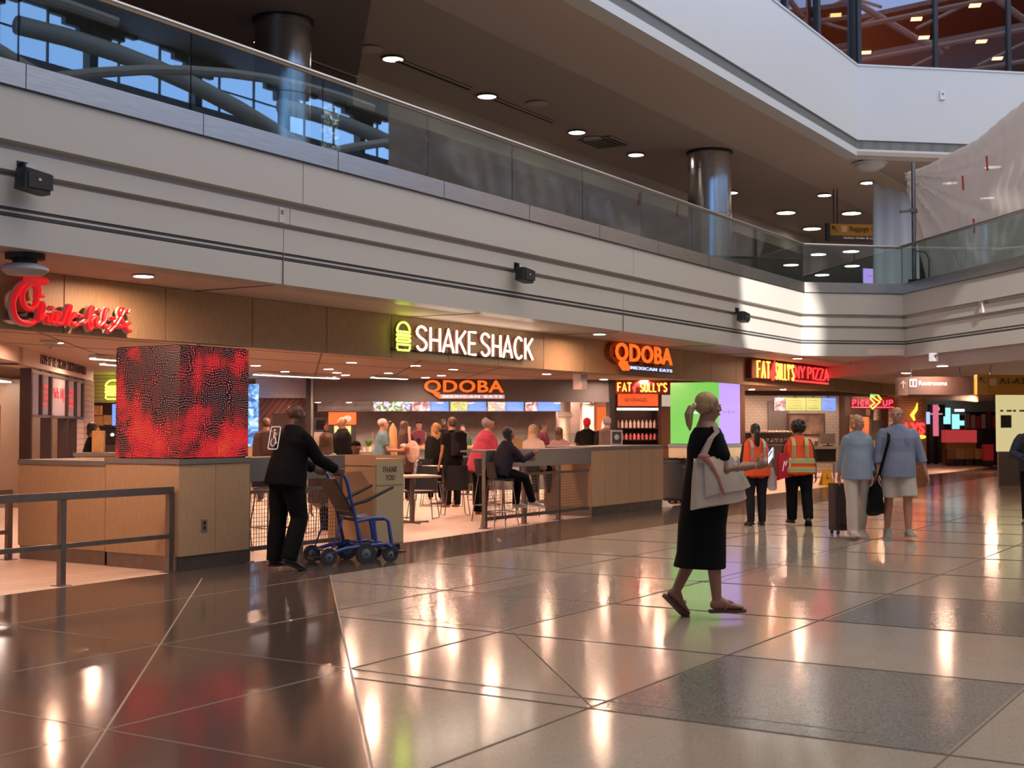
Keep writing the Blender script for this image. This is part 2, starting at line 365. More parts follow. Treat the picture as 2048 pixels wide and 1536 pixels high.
# ================================================================ upper level
struct(MB().box(-14, -1.1, 4.1, 75, 45, 4.2), 'floor', CEIL2)
struct(MB().prism([(15.5, -1.1), (16.9, -2.9), (75, -2.9), (75, -1.1)], 4.1, 4.2), 'floor', CEIL2)
struct(MB().box(-14, -1.0, 7.62, 75, 45, 7.75), 'ceiling', CEIL2)
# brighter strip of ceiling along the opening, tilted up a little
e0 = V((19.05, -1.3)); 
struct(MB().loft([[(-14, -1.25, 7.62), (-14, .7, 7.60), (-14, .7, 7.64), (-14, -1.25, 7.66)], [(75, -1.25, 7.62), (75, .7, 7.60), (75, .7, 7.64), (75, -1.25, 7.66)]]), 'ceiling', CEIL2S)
struct(MB().prism([(18.6, -1.3), (18.95, -1.32), (19+AB[0]*14, -1.32+AB[1]*14), (75, -12), (75, -1.2)], 7.608, 7.7), 'ceiling', CEIL2)
# lower ceiling on the left with a slanted edge
e1 = V((8.61, 4.71)); e2 = e1-V((-AC.x, -AC.y))*12
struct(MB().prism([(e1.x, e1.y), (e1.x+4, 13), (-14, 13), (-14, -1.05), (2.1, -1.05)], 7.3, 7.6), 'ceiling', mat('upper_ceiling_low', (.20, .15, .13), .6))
# bulkhead and rear walls of the upper level
struct(MB().box(7.6, 3.87, 7.02, 31, 4.0, 7.62), 'wall_bulkhead', mat('bulkhead', (.50, .42, .34), .6))
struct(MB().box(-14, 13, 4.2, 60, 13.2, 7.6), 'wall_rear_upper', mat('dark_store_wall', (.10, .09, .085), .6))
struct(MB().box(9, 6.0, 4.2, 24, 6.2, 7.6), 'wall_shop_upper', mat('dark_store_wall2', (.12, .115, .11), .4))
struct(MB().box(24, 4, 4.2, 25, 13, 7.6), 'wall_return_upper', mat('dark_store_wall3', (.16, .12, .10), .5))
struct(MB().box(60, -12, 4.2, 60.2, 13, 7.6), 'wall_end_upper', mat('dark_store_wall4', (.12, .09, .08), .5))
def drum(name, x, y, r, z0, z1, label):
    t = thing(name, label, 'column', (x, y, z0))
    MB().lathe([(r, 0), (r, z1-z0)], n=48).build('cladding', COLM, t, smooth=True)
    rg = MB()
    for z in (1.0, 2.0, 3.0): 
        if z < z1-z0: rg.lathe([(r+.001, z-.004), (r+.003, z), (r+.001, z+.004)], n=48)
    rg.build('seam', STEELD, t, smooth=True)
    MB().lathe([(r+.03, z1-z0-.04), (r+.03, z1-z0)], n=40).build('collar', BLACKM, t)
COLM = mat('column_steel', (.58, .57, .56), .22, 1.0, noise=.06, nscale=2)
drum('column', 16.95, 1.35, .48, 4.2, 7.6, 'round stainless steel column on the upper level beside the white hanging sheet side')
bpy.data.objects['column']['label'] = 'round stainless steel column right of centre behind the upper glass guard'
drum('column', 4.15, 2.35, .40, 4.2, 7.3, 'x'); bpy.data.objects['column.001']['label'] = 'round stainless steel column at upper left under the dark low ceiling'
# ================================================================ third level: white fascia, grille, tinted glass wall
L3 = [(-14, -1.3), (19.05, -1.3), (19.05+AB[0]*14, -1.3+AB[1]*14)]
struct(sweep(L3, [(-.3, 7.60), (.04, 7.60), (.04, 7.76), (-.3, 7.76)]), 'trim_11', WHITEB)
GR = mat('grille', (.20, .20, .19), .6)
n = GR.node_tree.nodes; L = GR.node_tree.links; wv = n.new('ShaderNodeTexVoronoi'); wv.distance = 'CHEBYCHEV'; wv.inputs['Scale'].default_value = 32; wv.inputs['Randomness'].default_value = 0
tcn = n.new('ShaderNodeTexCoord'); L.new(tcn.outputs['Object'], wv.inputs['Vector']); rr = n.new('ShaderNodeValToRGB'); L.new(wv.outputs['Distance'], rr.inputs[0])
rr.color_ramp.elements[0].color = (.03, .03, .03, 1); rr.color_ramp.elements[1].color = (.34, .34, .32, 1); rr.color_ramp.elements[0].position = .25; rr.color_ramp.elements[1].position = .5
L.new(rr.outputs[0], n['Principled BSDF'].inputs['Base Color'])
struct(sweep(L3, [(-.3, 7.76), (.015, 7.76), (.015, 7.965), (-.3, 7.965)]), 'trim_12', GR)
struct(sweep(L3, [(-.3, 7.965), (.05, 7.965), (.05, 9.64), (-.3, 9.64)]), 'wall_third_level', WHITEB)
struct(sweep(L3, [(-.3, 9.64), (.07, 9.64), (.07, 9.68), (-.3, 9.68)]), 'trim_13', WHITEB)
win = setting('window_1'); fr = MB(); 
TINT = glass_mat('tinted_glass', (.80, .56, .42), 2.0, 0.0, .04)
def mull(P0_, d, t, z0=9.66, z1=13.2, w=.1): 
    p = on(P0_, d, t, -.02); n_ = V((d[1], -d[0], 0)); a = V((d[0], d[1], 0))*w/2
    fr.prism([((p+a+n_*.04).x, (p+a+n_*.04).y), ((p-a+n_*.04).x, (p-a+n_*.04).y), ((p-a-n_*.12).x, (p-a-n_*.12).y), ((p+a-n_*.12).x, (p+a-n_*.12).y)], z0, z1)
for t in range(0, 34, 1):
    if t % 2 == 0: mull(L3[0], (1, 0), 33.05-t*.95-.6 if t else 33.0, w=.16)
for t in (0.1, 1.95, 3.75, 5.6, 7.4, 9.2): mull(L3[1], AB, t, w=.09)
fr.build('mullion', BLACKM, win)
gl = MB()
a, b, c = on(L3[0], (1, 0), 0, -.05), on(L3[1], (1, 0), 0, -.05), on(L3[1], AB, 14, -.05)
for p, q in ((a, b), (b, c)):
    d = (q-p).normalized(); n_ = V((-d.y, d.x, 0))*.01; gl.prism([(r.x, r.y) for r in (p-n_, q-n_, q+n_, p+n_)], 9.66, 13.2)
gl.build('window_pane', TINT, win)
BRN = mat('third_level_ceiling', (.45, .22, .13), .6)
struct(MB().prism([(-14, -1.2), (19.0, -1.2), (28.2, -11.7), (60, -11.7), (60, 20), (-14, 20)], 12.4, 12.6), 'ceiling', BRN)
struct(MB().prism([(-14, -1.2), (19.0, -1.2), (28.2, -11.7), (60, -11.7), (60, 20), (-14, 20)], 9.0, 9.2), 'floor', BRN)
struct(MB().box(25, 8, 9.2, 60, 8.2, 12.4), 'wall_lounge', mat('lounge_wall', (.30, .17, .11), .6))
# ================================================================ hall roof with clerestory band behind the viewer, and side walls
ROOF = mat('roof_grey', (.20, .21, .21), .6); RW = mat('hall_wall', (.38, .36, .34), .6)
struct(MB().box(-60, -32.4, 0, 90, -32, 14.95), 'wall_hall', RW)
cw = MB(); cw.box(-60, -32.4, 17.05, 90, -32, 19)
xx = -20.
while xx < 80:      # arched heads between the panes
    cw.box(xx-.2, -32.4, 14.9, xx+.2, -32, 17.1)
    for k_ in range(8):
        u0 = xx+.25+k_*.65; h_ = 17.0-.75*abs((k_-3.5)/3.5)**2.2
        cw.box(u0, -32.3, h_, u0+.65, -32.05, 17.1)
    cw.box(xx+1.3, -32.2, 14.9, xx+1.36, -32.1, 17.1); cw.box(xx+3.4, -32.2, 14.9, xx+3.46, -32.1, 17.1); cw.box(xx, -32.2, 15.9, xx+5.5, -32.1, 15.95)
    xx += 5.45
struct(cw, 'wall_clerestory', ROOF)
struct(MB().box(-60, -32, 19, 90, -26, 19.2), 'ceiling', ROOF)
struct(MB().box(-60, -32.4, 17, -9, 45, 17.2), 'ceiling', ROOF); struct(MB().box(37, -32.4, 17, 90, 45, 17.2), 'ceiling', ROOF)
struct(MB().box(-9, -3, 17, 37, 45, 17.2), 'ceiling', ROOF); struct(MB().box(-9, -32, 17, 37, -25, 17.2), 'ceiling', ROOF)
struct(MB().box(-60, -32, 0, -59.8, 45, 19), 'wall_left', RW); struct(MB().box(90, -32, 0, 90.2, 45, 19), 'wall_right', RW)
struct(MB().box(-60, 45, 0, 90, 45.2, 19), 'wall_back', RW)
tr = setting('trim_14'); TRM = mat('truss_steel', (.42, .44, .44), .5)
for i, x0 in enumerate((-6, 6, 18, 30, 42)):
    pts = [(x0-2+24*t, -26.5+3*t, 14.0-5.2*(t-.05)**2*2.0) for t in [q/14 for q in range(15)]]
    MB().tube(pts, .30, 10).build('arch_beam', TRM, tr, smooth=True)
    pts = [(x0+22-24*t, -22-2*t, 13.4-9*(t-.1)**2) for t in [q/14 for q in range(15)]]
    MB().tube(pts, .16, 8).build('arch_beam', TRM, tr, smooth=True)
for i in range(16):
    x0 = -12+i*4
    m_ = MB(); m_.tube([(x0, -25, 16.6), (x0, -3.2, 16.6)], .12, 6)
    for j in range(7): m_.tube([(x0, -25+3*j, 16.6), (x0+(2 if j % 2 else -2), -23.5+3*j, 15.4)], .06, 5)
    m_.build('roof_truss', TRM, tr)
m_ = MB()
for y in (-24, -20, -16, -12, -8): m_.tube([(-12, y, 15.4), (50, y, 15.4)], .09, 6)
m_.build('purlin', TRM, tr)
# construction bulkhead below the third side of the balcony
PNK = mat('side_wall_plaster', (.62, .52, .46), .5)
c1 = on(PC0, AC, -5.2, -.12); c2 = on(PC0, AC, 8, -.12); c3 = on(PC0, AC, 8, -.4); c4 = on(PC0, AC, -5.2, -.4)
struct(MB().prism([(p.x, p.y) for p in (c1, c2, c3, c4)], 2.68, 3.02), 'wall_side', PNK)
struct(MB().prism([(c4.x, c4.y), (c3.x, c3.y), (75, -12), (75, 0), (22, 0)], 2.70, 2.8), 'ceiling', PNK)
struct(MB().prism([(15.6, -1.1), (16.9, -2.9), (20.4, .15), (16, .15)], 2.97, 3.1), 'ceiling', SOFFIT)
# ================================================================ lights
def downlight(loc, r, label, lens=LAMP, first=[None]):
    if first[0] is None or lens is not LAMP or r != .09:
        t = thing('ceiling_light', label, 'light', loc)
        MB().lathe([(r, .012), (r*1.16, .002), (r*1.16, -.006), (r, -.010), (r*.97, 0), (r, .012)], n=24).build('trim_ring', WHITE if lens is LAMP else STEELD, t, smooth=True)
        MB().lathe([(r*.98, -.002), (r*.98, .006)], n=24).build('lens', lens, t)
        if first[0] is None and lens is LAMP and r == .09: first[0] = t
        return t
    return dup(first[0], loc, 0, label)
def zpx(px): return 'left of the frame' if px < 0 else ''
food = [((511, 730), 'right of the red display cube'), ((570, 742), 'above the folded shutter'), ((657, 737), 'left end of the front row'), ((831, 730), 'right under the white neon lettering'), ((777, 745), 'in front of the orange inner sign'), ((691, 749), 'beside the long light strip'), ((883, 750), 'right over the orange inner sign'), ((1093, 747), 'left of the hanging speaker box'), ((1289, 760), 'over the drinks cooler'), ((1566, 778), 'before the pizza menu screens, nearer'), ((1635, 783), 'before the pizza menu screens, middle'), ((1515, 793), 'at the left end of the pizza shop'), ((1615, 793), 'close over the pizza menu screens'), ((1683, 793), 'at the right end of the pizza menu screens')]
for (px, py), s in food:
    p = at_z(px, py, 2.65); downlight((p.x, p.y, 2.643), .09, 'round recessed food court downlight '+s)
for i, (px, s) in enumerate(((636, 'leftmost of the row under the grey shop header'), (698, 'second of the row under the grey shop header'), (759, 'third of the row under the grey shop header'), (820, 'fourth of the row under the grey shop header'), (880, 'fifth of the row under the grey shop header'), (941, 'sixth of the row under the grey shop header'), (1000, 'seventh of the row under the grey shop header'), (1057, 'eighth of the row under the grey shop header'), (1115, 'ninth of the row under the grey shop header'), (1173, 'rightmost of the row under the grey shop header'))):
    p = at_d(px, 801, 30.4+.3*i/3); downlight((p.x, p.y, 2.105), .075, 'small round downlight, '+s)
for (px, py), s in (((287, 550), 'above the red script sign end'), ((1199, 667), 'between the white neon sign and the orange sign'), ((1595, 716), 'above the pizza sign near the corner')):
    p = at_z(px, py, 2.95); downlight((p.x, p.y, 2.943), .092, 'round soffit downlight '+s, LAMP)
for (px, py), s in (((1812, 745), 'left of the corridor'), ((1885, 731), 'above the dark direction sign')):
    p = at_z(px, py, 2.70); downlight((p.x, p.y, 2.693), .1, 'round downlight in the side passage ceiling '+s)
p = at_d(1980, 800, 44); downlight((p.x, p.y, 2.643), .2, 'blurred wide downlight far down the corridor under the yellow sign')
up = [((528, 83), 7.3, 'in the dark low ceiling at upper left'), ((786, 117), 7.6, 'first of the long row, right beside the low dark ceiling'), ((974, 192), 7.6, 'second of the long row'), ((1154, 264), 7.6, 'third of the long row, left of the dark vent'), ((1272, 309), 7.6, 'fourth of the long row, left of the steel column'), ((1462, 385), 7.6, 'just right of the steel column'), ((1572, 425), 7.6, 'second right of the steel column'), ((1649, 390), 7.6, 'nearest the white lip of the third level'), ((1703, 426), 7.6, 'above the hanging yellow sign'), ((1735, 365), 7.6, 'left against the white hanging sheet'), ((1624, 457), 7.6, 'left of the hanging yellow sign')]
for (px, py), z, s in up:
    p = at_z(px, py, z); r_ = .17 if z > 7.5 else .15
    downlight((p.x, p.y, z-.012), r_ if p.x < 24 else .26, 'upper level ceiling downlight, '+s, LAMPU)
for (px, py), s in (((1636, 509), 'lower left seen through the corner glass'), ((1702, 503), 'just above the corner handrail'), ((1582, 530), 'lowest on the left of the corner'), ((1704, 532), 'middle of the corner glass'), ((1644, 550), 'bottom seen just above the steel base')):
    p = at_z(px, py, 7.6)
    downlight((p.x, p.y, p.z), .28, 'small bright far ceiling light of the upper level, '+s, LAMPU)
def light_bar(px0, py0, px1, py1, z, label):
    a, b = at_z(px0, py0, z), at_z(px1, py1, z); t = thing('linear_light', label, 'light', (a.x, a.y, z))
    d = (b-a).normalized(); n_ = V((-d.y, d.x, 0))
    MB().bar(a+V((0, 0, .0)), b, .16, .05).build('housing', WHITE, t, world=True); MB().bar(a+V((0, 0, -.022)), b+V((0, 0, -.022)), .11, .02).build('diffuser', emat('strip_lens', (1, .86, .78), 9.), t, world=True)
light_bar(510, 747, 675, 755, 2.6, 'long white linear ceiling light above the folded shutter'); light_bar(745, 753, 812, 756, 2.6, 'short white linear ceiling light left of the orange inner sign')
light_bar(185, 714, 232, 718, 2.6, 'white linear light left of the red display cube, upper'); light_bar(205, 726, 234, 728, 2.6, 'white linear light left of the red display cube, lower')
# lamps in the shops the photo only shows the glow of
def shop_lamp(loc, sx_, sy_, e, c=(1, .72, .55)):
    l = bpy.data.lights.new('shop_lamp', 'AREA'); l.shape = 'RECTANGLE'; l.size = sx_; l.size_y = sy_; l.energy = e; l.color = c
    o = bpy.data.objects.new('shop_lamp', l); o.location = loc; col.objects.link(o); return o
# ================================================================ counters at the front edge of the food court
def counter(x0, x1, y0, y1, z, label, name='counter', steps=None, outlet=False):
    t = thing(name, label, 'counter', (x0, y0, 0)); o = t
    MB().box(x0, y0, .16, x1, y1, z-.055).build('oak_panel', WOODL, t, world=True)
    MB().box(x0+.015, y0+.015, 0, x1-.015, y1-.015, .16).build('kick_plate', STEELD, t, world=True)
    MB().box(x0-.012, y0-.012, z-.055, x1+.012, y1+.012, z).build('top', GREYB, t, world=True)
    sm = MB()
    n_ = int((x1-x0)/.55)
    for i in range(1, n_+1): sm.box(x0+i*(x1-x0)/(n_+1), y0-.001, .16, x0+i*(x1-x0)/(n_+1)+.003, y0+.01, z-.055)
    if sm.v: sm.build('panel_seam', mat('seam_shadow', (.10, .07, .05), .7), t, world=True)
    if outlet:
        sk = MB().box(.32, y0-.008, .40, .40, y0, .53).build('socket_plate', mat('socket_steel', (.45, .38, .28), .4, .8), t, world=True)
        MB().box(.345, y0-.012, .475, .375, y0-.008, .505).box(.345, y0-.012, .425, .375, y0-.008, .455).build('socket', BLACK, sk, world=False)
        for c in t.children:
            if c.name.startswith('socket_plate'):
                for g in c.children: g.location = (-x0, -y0, 0)
    return t
counter(0, 1.05, 0, 1.12, 1.175, 'oak counter block carrying the red display cube, grey top and steel kick plate', outlet=True)
counter(.03, 1.02, 1.16, 2.62, 1.14, 'lower oak counter running back behind the red display cube counter')
counter(9.83, 12.62, .45, 1.4, 1.18, 'long oak counter block between the mesh bar rail and the grey wheeled bin')
# second cube counter
counter(14.57, 15.75, .15, 1.25, 1.17, 'oak base block under the green and purple display cube')
# ---------------------------------------------------------------- display cubes
def led_mat():
    m = mat('dotted_led', (.01, .01, .01), .35); n = m.node_tree.nodes; L = m.node_tree.links; b = n['Principled BSDF']
    tc_ = n.new('ShaderNodeTexCoord'); 
    def N(t, **kw):
        q = n.new(t)
        for a_, v_ in kw.items(): setattr(q, a_, v_)
        return q
    warp = N('ShaderNodeTexNoise'); warp.inputs['Scale'].default_value = 3.2; L.new(tc_.outputs['Object'], warp.inputs['Vector'])
    vm = N('ShaderNodeVectorMath', operation='SCALE'); vm.inputs['Scale'].default_value = .16; L.new(warp.outputs['Color'], vm.inputs[0])
    va = N('ShaderNodeVectorMath', operation='ADD'); L.new(tc_.outputs['Object'], va.inputs[0]); L.new(vm.outputs[0], va.inputs[1])
    s3 = N('ShaderNodeSeparateXYZ'); L.new(va.outputs[0], s3.inputs[0]); sb3 = N('ShaderNodeMath', operation='SUBTRACT'); L.new(s3.outputs['X'], sb3.inputs[0]); L.new(s3.outputs['Y'], sb3.inputs[1])
    c3 = N('ShaderNodeCombineXYZ'); L.new(sb3.outputs[0], c3.inputs['X']); L.new(s3.outputs['Z'], c3.inputs['Y'])
    vo = N('ShaderNodeTexVoronoi'); vo.voronoi_dimensions = '2D'; vo.distance = 'CHEBYCHEV'; vo.inputs['Scale'].default_value = 42; vo.inputs['Randomness'].default_value = .3; L.new(c3.outputs[0], vo.inputs['Vector'])
    dr = N('ShaderNodeValToRGB'); L.new(vo.outputs['Distance'], dr.inputs[0]); dr.color_ramp.elements[0].color = (1, 1, 1, 1); dr.color_ramp.elements[1].color = (0, 0, 0, 1)
    dr.color_ramp.elements[0].position = .12; dr.color_ramp.elements[1].position = .21
    big = N('ShaderNodeTexNoise'); big.inputs['Scale'].default_value = 2.5; big.inputs['Detail'].default_value = 3; L.new(tc_.outputs['Object'], big.inputs['Vector'])
    sp = N('ShaderNodeSeparateXYZ'); L.new(tc_.outputs['Object'], sp.inputs[0])
    grad = N('ShaderNodeMapRange'); grad.inputs['From Min'].default_value = 0; grad.inputs['From Max'].default_value = 1.2; grad.inputs['To Min'].default_value = .15; grad.inputs['To Max'].default_value = -.02
    L.new(sp.outputs['Z'], grad.inputs[0])
    ad = N('ShaderNodeMath', operation='ADD'); L.new(big.outputs['Fac'], ad.inputs[0]); L.new(grad.outputs[0], ad.inputs[1])
    gc = N('ShaderNodeValToRGB'); L.new(ad.outputs[0], gc.inputs[0]); e = gc.color_ramp.elements
    e[0].position = .47; e[0].color = (.006, .002, .003, 1); e[1].position = .74; e[1].color = (.42, .006, .012, 1)
    q = e.new(.56); q.color = (.04, .001, .003, 1); q = e.new(.64); q.color = (.26, .004, .010, 1); q = e.new(.86); q.color = (.40, .03, .01, 1)
    dc = N('ShaderNodeValToRGB'); L.new(ad.outputs[0], dc.inputs[0]); e = dc.color_ramp.elements
    e[0].position = .40; e[0].color = (.50, .20, .19, 1); e[1].position = .66; e[1].color = (1.0, .10, .07, 1)
    mx_ = N('ShaderNodeMix'); mx_.data_type = 'RGBA'; L.new(dr.outputs[0], mx_.inputs[0]); L.new(gc.outputs[0], mx_.inputs[6]); L.new(dc.outputs[0], mx_.inputs[7])
    # purple streaks low on the front face
    L.new(mx_.outputs[2], b.inputs['Emission Color']); b.inputs['Emission Strength'].default_value = 1.15
    return m
t = thing('display_cube', 'cube of red and black dotted led screens on the left oak counter', 'screen', (.0, .0, 1.175))
MB().box(.02, .02, 0, 1.0, .95, 1.2).build('core', BLACK, t)
MB().box(0.0, 0.0, .01, 1.02, .02, 1.19).build('screen', led_mat(), t); MB().box(0.0, .02, .01, .02, .97, 1.19).build('screen', led_mat(), t)
t = thing('display_cube', 'display cube with plain green and lilac screens in the middle distance', 'screen', (14.6, .16, 1.17))
MB().box(.02, .02, 0, 1.1, 1.05, 1.26).build('core', BLACK, t)
ribs = MB()
MB().box(0, .0, .01, .02, 1.06, 1.25).build('screen', emat('screen_green', (.18, .60, .09), .95), t)
MB().box(.02, 0, .01, 1.12, .02, 1.25).build('screen', emat('screen_lilac', (.58, .37, 1), .95), t)
wl = emat('screen_text', (.5, .9, 1), 1.3); wt = MB()
wt.box(-.004, .30, .62, 0, .62, .66).box(-.004, .22, .60, 0, .30, .69)
wt.build('lettering', wl, t)
wt = MB(); wt.box(.2, -.004, .64, .42, 0, .67).box(.62, -.004, .64, .88, 0, .67).ell((.52, -.002, .66), (.05, .004, .05), 12, 6); wt.build('lettering', emat('screen_text_grey', (.40, .24, .75), 1), t)
# ---------------------------------------------------------------- mesh bar rails
def mesh_panel(x0, x1, y, z0, z1, t, sp=.043):
    m_ = MB(); n_ = int((x1-x0)/sp)
    for i in range(1, n_): xx_ = x0+(x1-x0)*i/n_; m_.box(xx_-.0025, y-.0025, z0, xx_+.0025, y+.0025, z1)
    n_ = int((z1-z0)/sp)
    for i in range(1, n_): zz = z0+(z1-z0)*i/n_; m_.box(x0, y-.002, zz-.0025, x1, y+.003, zz+.0025)
    m_.build('wire_mesh', STEELD, t, world=True)
def bar_rail(xs, y, label, xe=None, posts=True, depth=.42):
    t = thing('bar_rail', label, 'railing', (xs[0], y, 0)); xe = xe or xs[-1]
    MB().box(xs[0]-.03, y-.04, .90, xe, y+.03, 1.165).build('beam', GREYB, t, world=True)
    MB().box(xs[0]-.03, y+.03, 1.135, xe, y+depth, 1.165).build('counter_top', GREYB, t, world=True)
    if posts:
        for x_ in xs:
            MB().box(x_-.03, y-.03, .01, x_+.03, y+.03, .90).build('post', STEELD, t, world=True)
            MB().box(x_-.07, y-.06, 0, x_+.07, y+.06, .012).build('foot_plate', STEELD, t, world=True)
    pr = list(xs)+([xe] if xe-xs[-1] > .3 else [])
    for a, b in zip(pr[:-1], pr[1:]):
        MB().box(a+.03, y-.02, .76, b-.03, y+.02, .80).build('frame_bar', STEELD, t, world=True); MB().box(a+.03, y-.02, .12, b-.03, y+.02, .17).build('frame_bar', STEELD, t, world=True)
        mesh_panel(a+.03, b-.03, y, .17, .76, t)
    return t
bar_rail([6.57, 7.69, 8.76], .5, 'grey bar rail with wire mesh panels at centre, beside the long oak counter', 9.81)
bar_rail([1.13, 2.02, 2.74], .12, 'grey bar rail with wire mesh panels behind the wheelchair attendant', 2.8)
# ---------------------------------------------------------------- queue rails on the left
def queue_rail(y, xa, xb, posts, zt, zm, label, far=False):
    t = thing('queue_rail', label, 'railing', (posts[0], y, 0))
    MB().box(xa, y-.03, zt-.075, xb, y+.03, zt).build('top_rail', STEELD, t, world=True); MB().box(xa, y-.02, zm-.045, xb, y+.02, zm).build('middle_rail', STEELD, t, world=True)
    for p_ in posts:
        MB().box(p_-.03, y-.03, .008, p_+.03, y+.03, zt-.07).build('post', STEELD, t, world=True); MB().box(p_-.07, y-.07, 0, p_+.07, y+.07, .01).build('foot_plate', STEELD, t, world=True)
    return t
queue_rail(.07, -6, -.03, (-.06, -1.42, -3.2, -5.0), .89, .40, 'steel queue rail in front of the left oak counter')
queue_rail(2.6, -5, -.08, (-.11, -1.9), .80, .34, 'steel queue rail further back at the left end of the oak counter')
# ---------------------------------------------------------------- receptacle
t = thing('waste_receptacle', 'tan waste receptacle cabinet behind the blue wheelchair, lettered thank you', 'bin', (2.90, -.30, 0), R(-6))
TAN = mat('tan_laminate', (.52, .33, .18), .5); TANL = mat('tan_laminate_pale', (.43, .33, .20), .5)
MB().box(.0, .0, .06, .52, .80, 1.12).build('cabinet', TAN, t)
MB().box(.03, .03, 0, .49, .78, .06).build('base', BLACK, t)
MB().box(-.012, -.02, 1.04, .0, .80, 1.16).box(.52, -.02, 1.04, .532, .80, 1.16).box(-.012, .80, 1.04, .532, .82, 1.16).build('tray_rim', TAN, t)
MB().box(.02, -.012, .80, .50, 0, 1.05).build('flap', TANL, t); MB().box(.02, -.012, .08, .50, 0, .785).build('door', TANL, t)
lt = MB().merge(text_fit('THANK', .26, .07, .004, .006, 1.1, .25), frame((.13, -.015, .955), (1, 0, 0), (0, 0, 1))).merge(text_fit('YOU', .16, .07, .004, .006, 1.1, .25), frame((.19, -.015, .855), (1, 0, 0), (0, 0, 1)))
lt.build('lettering', mat('dark_print', (.08, .05, .03), .6), t)
# ---------------------------------------------------------------- script sign, left
RED = mat('sign_red', (.62, .015, .02), .35, emit=(1, .02, .03), es=.35); REDH = mat('sign_red_side', (.35, .01, .02), .4)
WS = mat('sign_rim', (.85, .80, .75), .4)
t = thing('shop_sign', 'large red script shop sign on the oak fascia at far left', 'sign', (-2.15, -.09, 2.42))
s_ = V((-2.15, 0, 2.42))
def P(px, py): q = at_y(px, py, -.08); return (q.x+2.15, 0, q.z-2.42)
def script(paths, r, m, name='lettering', y=0, dep=.03):
    m_ = MB()
    for pa in paths:
        pts = [P(*q) for q in pa]
        # smooth with Catmull-Rom
        sm = []
        for i in range(len(pts)-1):
            p0, p1, p2, p3 = [V(pts[max(0, min(len(pts)-1, j))]) for j in (i-1, i, i+1, i+2)]
            for k_ in range(5):
                u_ = k_/5; sm.append(.5*((2*p1)+(p2-p0)*u_+(2*p0-5*p1+4*p2-p3)*u_*u_+(3*p1-p0-3*p2+p3)*u_**3))
        sm.append(V(pts[-1])); m_.tube(sm, r, 8)
    m_.v = [V((p.x, y+p.y*(dep/r), p.z)) for p in m_.v]
    return m_.build(name, m, t, smooth=True)
cbig = [(72, 600), (66, 612), (54, 618), (44, 608), (42, 588), (52, 572), (64, 568), (72, 582), (68, 606)]
cout = [(74, 596), (74, 576), (66, 566), (52, 566), (38, 574), (26, 594), (23, 614), (28, 634), (40, 644), (58, 647), (66, 642)]
scr = [[(72, 645), (76, 620), (82, 606), (84, 618), (76, 640), (84, 632), (90, 634), (90, 645), (96, 640), (100, 626), (98, 644), (106, 644), (116, 628), (110, 626), (106, 638), (112, 648), (122, 644), (130, 620), (138, 612), (134, 630), (130, 650), (136, 640), (144, 628), (148, 630), (136, 640), (146, 652), (154, 646)],
 [(162, 648), (172, 640), (182, 620), (180, 614), (174, 624), (172, 646), (176, 660), (180, 652), (178, 642), (190, 634), (188, 650), (196, 652), (206, 640), (212, 622), (208, 620), (204, 640), (206, 654), (214, 652)],
 [(214, 664), (228, 650), (240, 630), (244, 620), (238, 618), (236, 628), (246, 650), (252, 662), (258, 662)], [(222, 648), (240, 654), (256, 646)], [(154, 632), (162, 632)], [(218, 637), (226, 637)], [(98, 619), (102, 615)], [(192, 624), (196, 620)], [(252, 626), (254, 620)]]
script([cout], .034, WS, 'rim', .02); script([cbig, cout], .026, RED, y=-.01); script(scr, .024, WS, 'rim', .02); script(scr, .0185, RED, y=-.01)
m_ = MB(); q = V(P(68, 560)); m_.ell(q, (.13, .03, .045)); m_.ell(V(P(58, 556)), (.07, .03, .05)); m_.ell(V(P(82, 562)), (.09, .03, .04)); m_.ell(V(P(80, 592)), (.05, .03, .02)); m_.build('comb', RED, t, smooth=True)
m_ = MB()
for px, py in ((46, 566), (51, 565), (56, 565), (62, 567)): m_.ell(V(P(px, py))+V((0, -.035, 0)), (.008, .01, .014), 8, 5)
m_.build('highlight', WS, t)
m_ = MB(); m_.box(.02, .03, .10, 1.35, .06, .14).build('mounting_bar', BLACKM, t)
# ---------------------------------------------------------------- neon sign centre
NW = emat('neon_white', (1, .80, .62), 7.0); NY = emat('neon_yellow', (.75, .95, .06), 5.0)
t = thing('shop_sign', 'white neon lettering with yellow burger outline on the oak fascia', 'sign', (3.6, -.1, 2.5))
h_ = .31
m_ = neon('SHAKE', 0, 1.42, h_, .055, .0165, {'E': .8}); m_.merge(neon('SHACK', 1.53, 1.42, h_, .055, .0165, {}))
m_.build('lettering', NW, t).matrix_local = frame((.42, 0, .02), (1, 0, 0), (0, 0, 1))
bs = MB(); 
for q in m_.v[::1]: pass
bk = neon('SHAKE', 0, 1.42, h_, .055, .026, {'E': .8}); bk.merge(neon('SHACK', 1.53, 1.42, h_, .055, .026, {})); bk.v = [V((p.x, p.y, p.z*1.2-.035)) for p in bk.v]
bk.build('letter_return', mat('sign_return', (.30, .12, .06), .5), t).matrix_local = frame((.42, 0, .02), (1, 0, 0), (0, 0, 1))
def burger(w, h, r, y=0):
    m_ = MB(); q3 = lambda pl: [(a*w, y, b*h) for a, b in pl]
    m_.tube(q3(arc(.5, .66, .46, .34, 0, 180, 12)+[(.04, .66)]), r, 6, True)
    m_.tube(q3([(.02+.96*i/12, .54+(.035 if i % 2 else -.035)) for i in range(13)]), r, 6)
    m_.tube(q3([(.06, .42), (.94, .42), (.98, .36), (.94, .31), (.06, .31), (.02, .36)]), r, 6, True)
    m_.tube(q3([(.04, .2), (.96, .2), (.96, .08), (.88, .0), (.12, 0), (.04, .08)]), r, 6, True)
    return m_
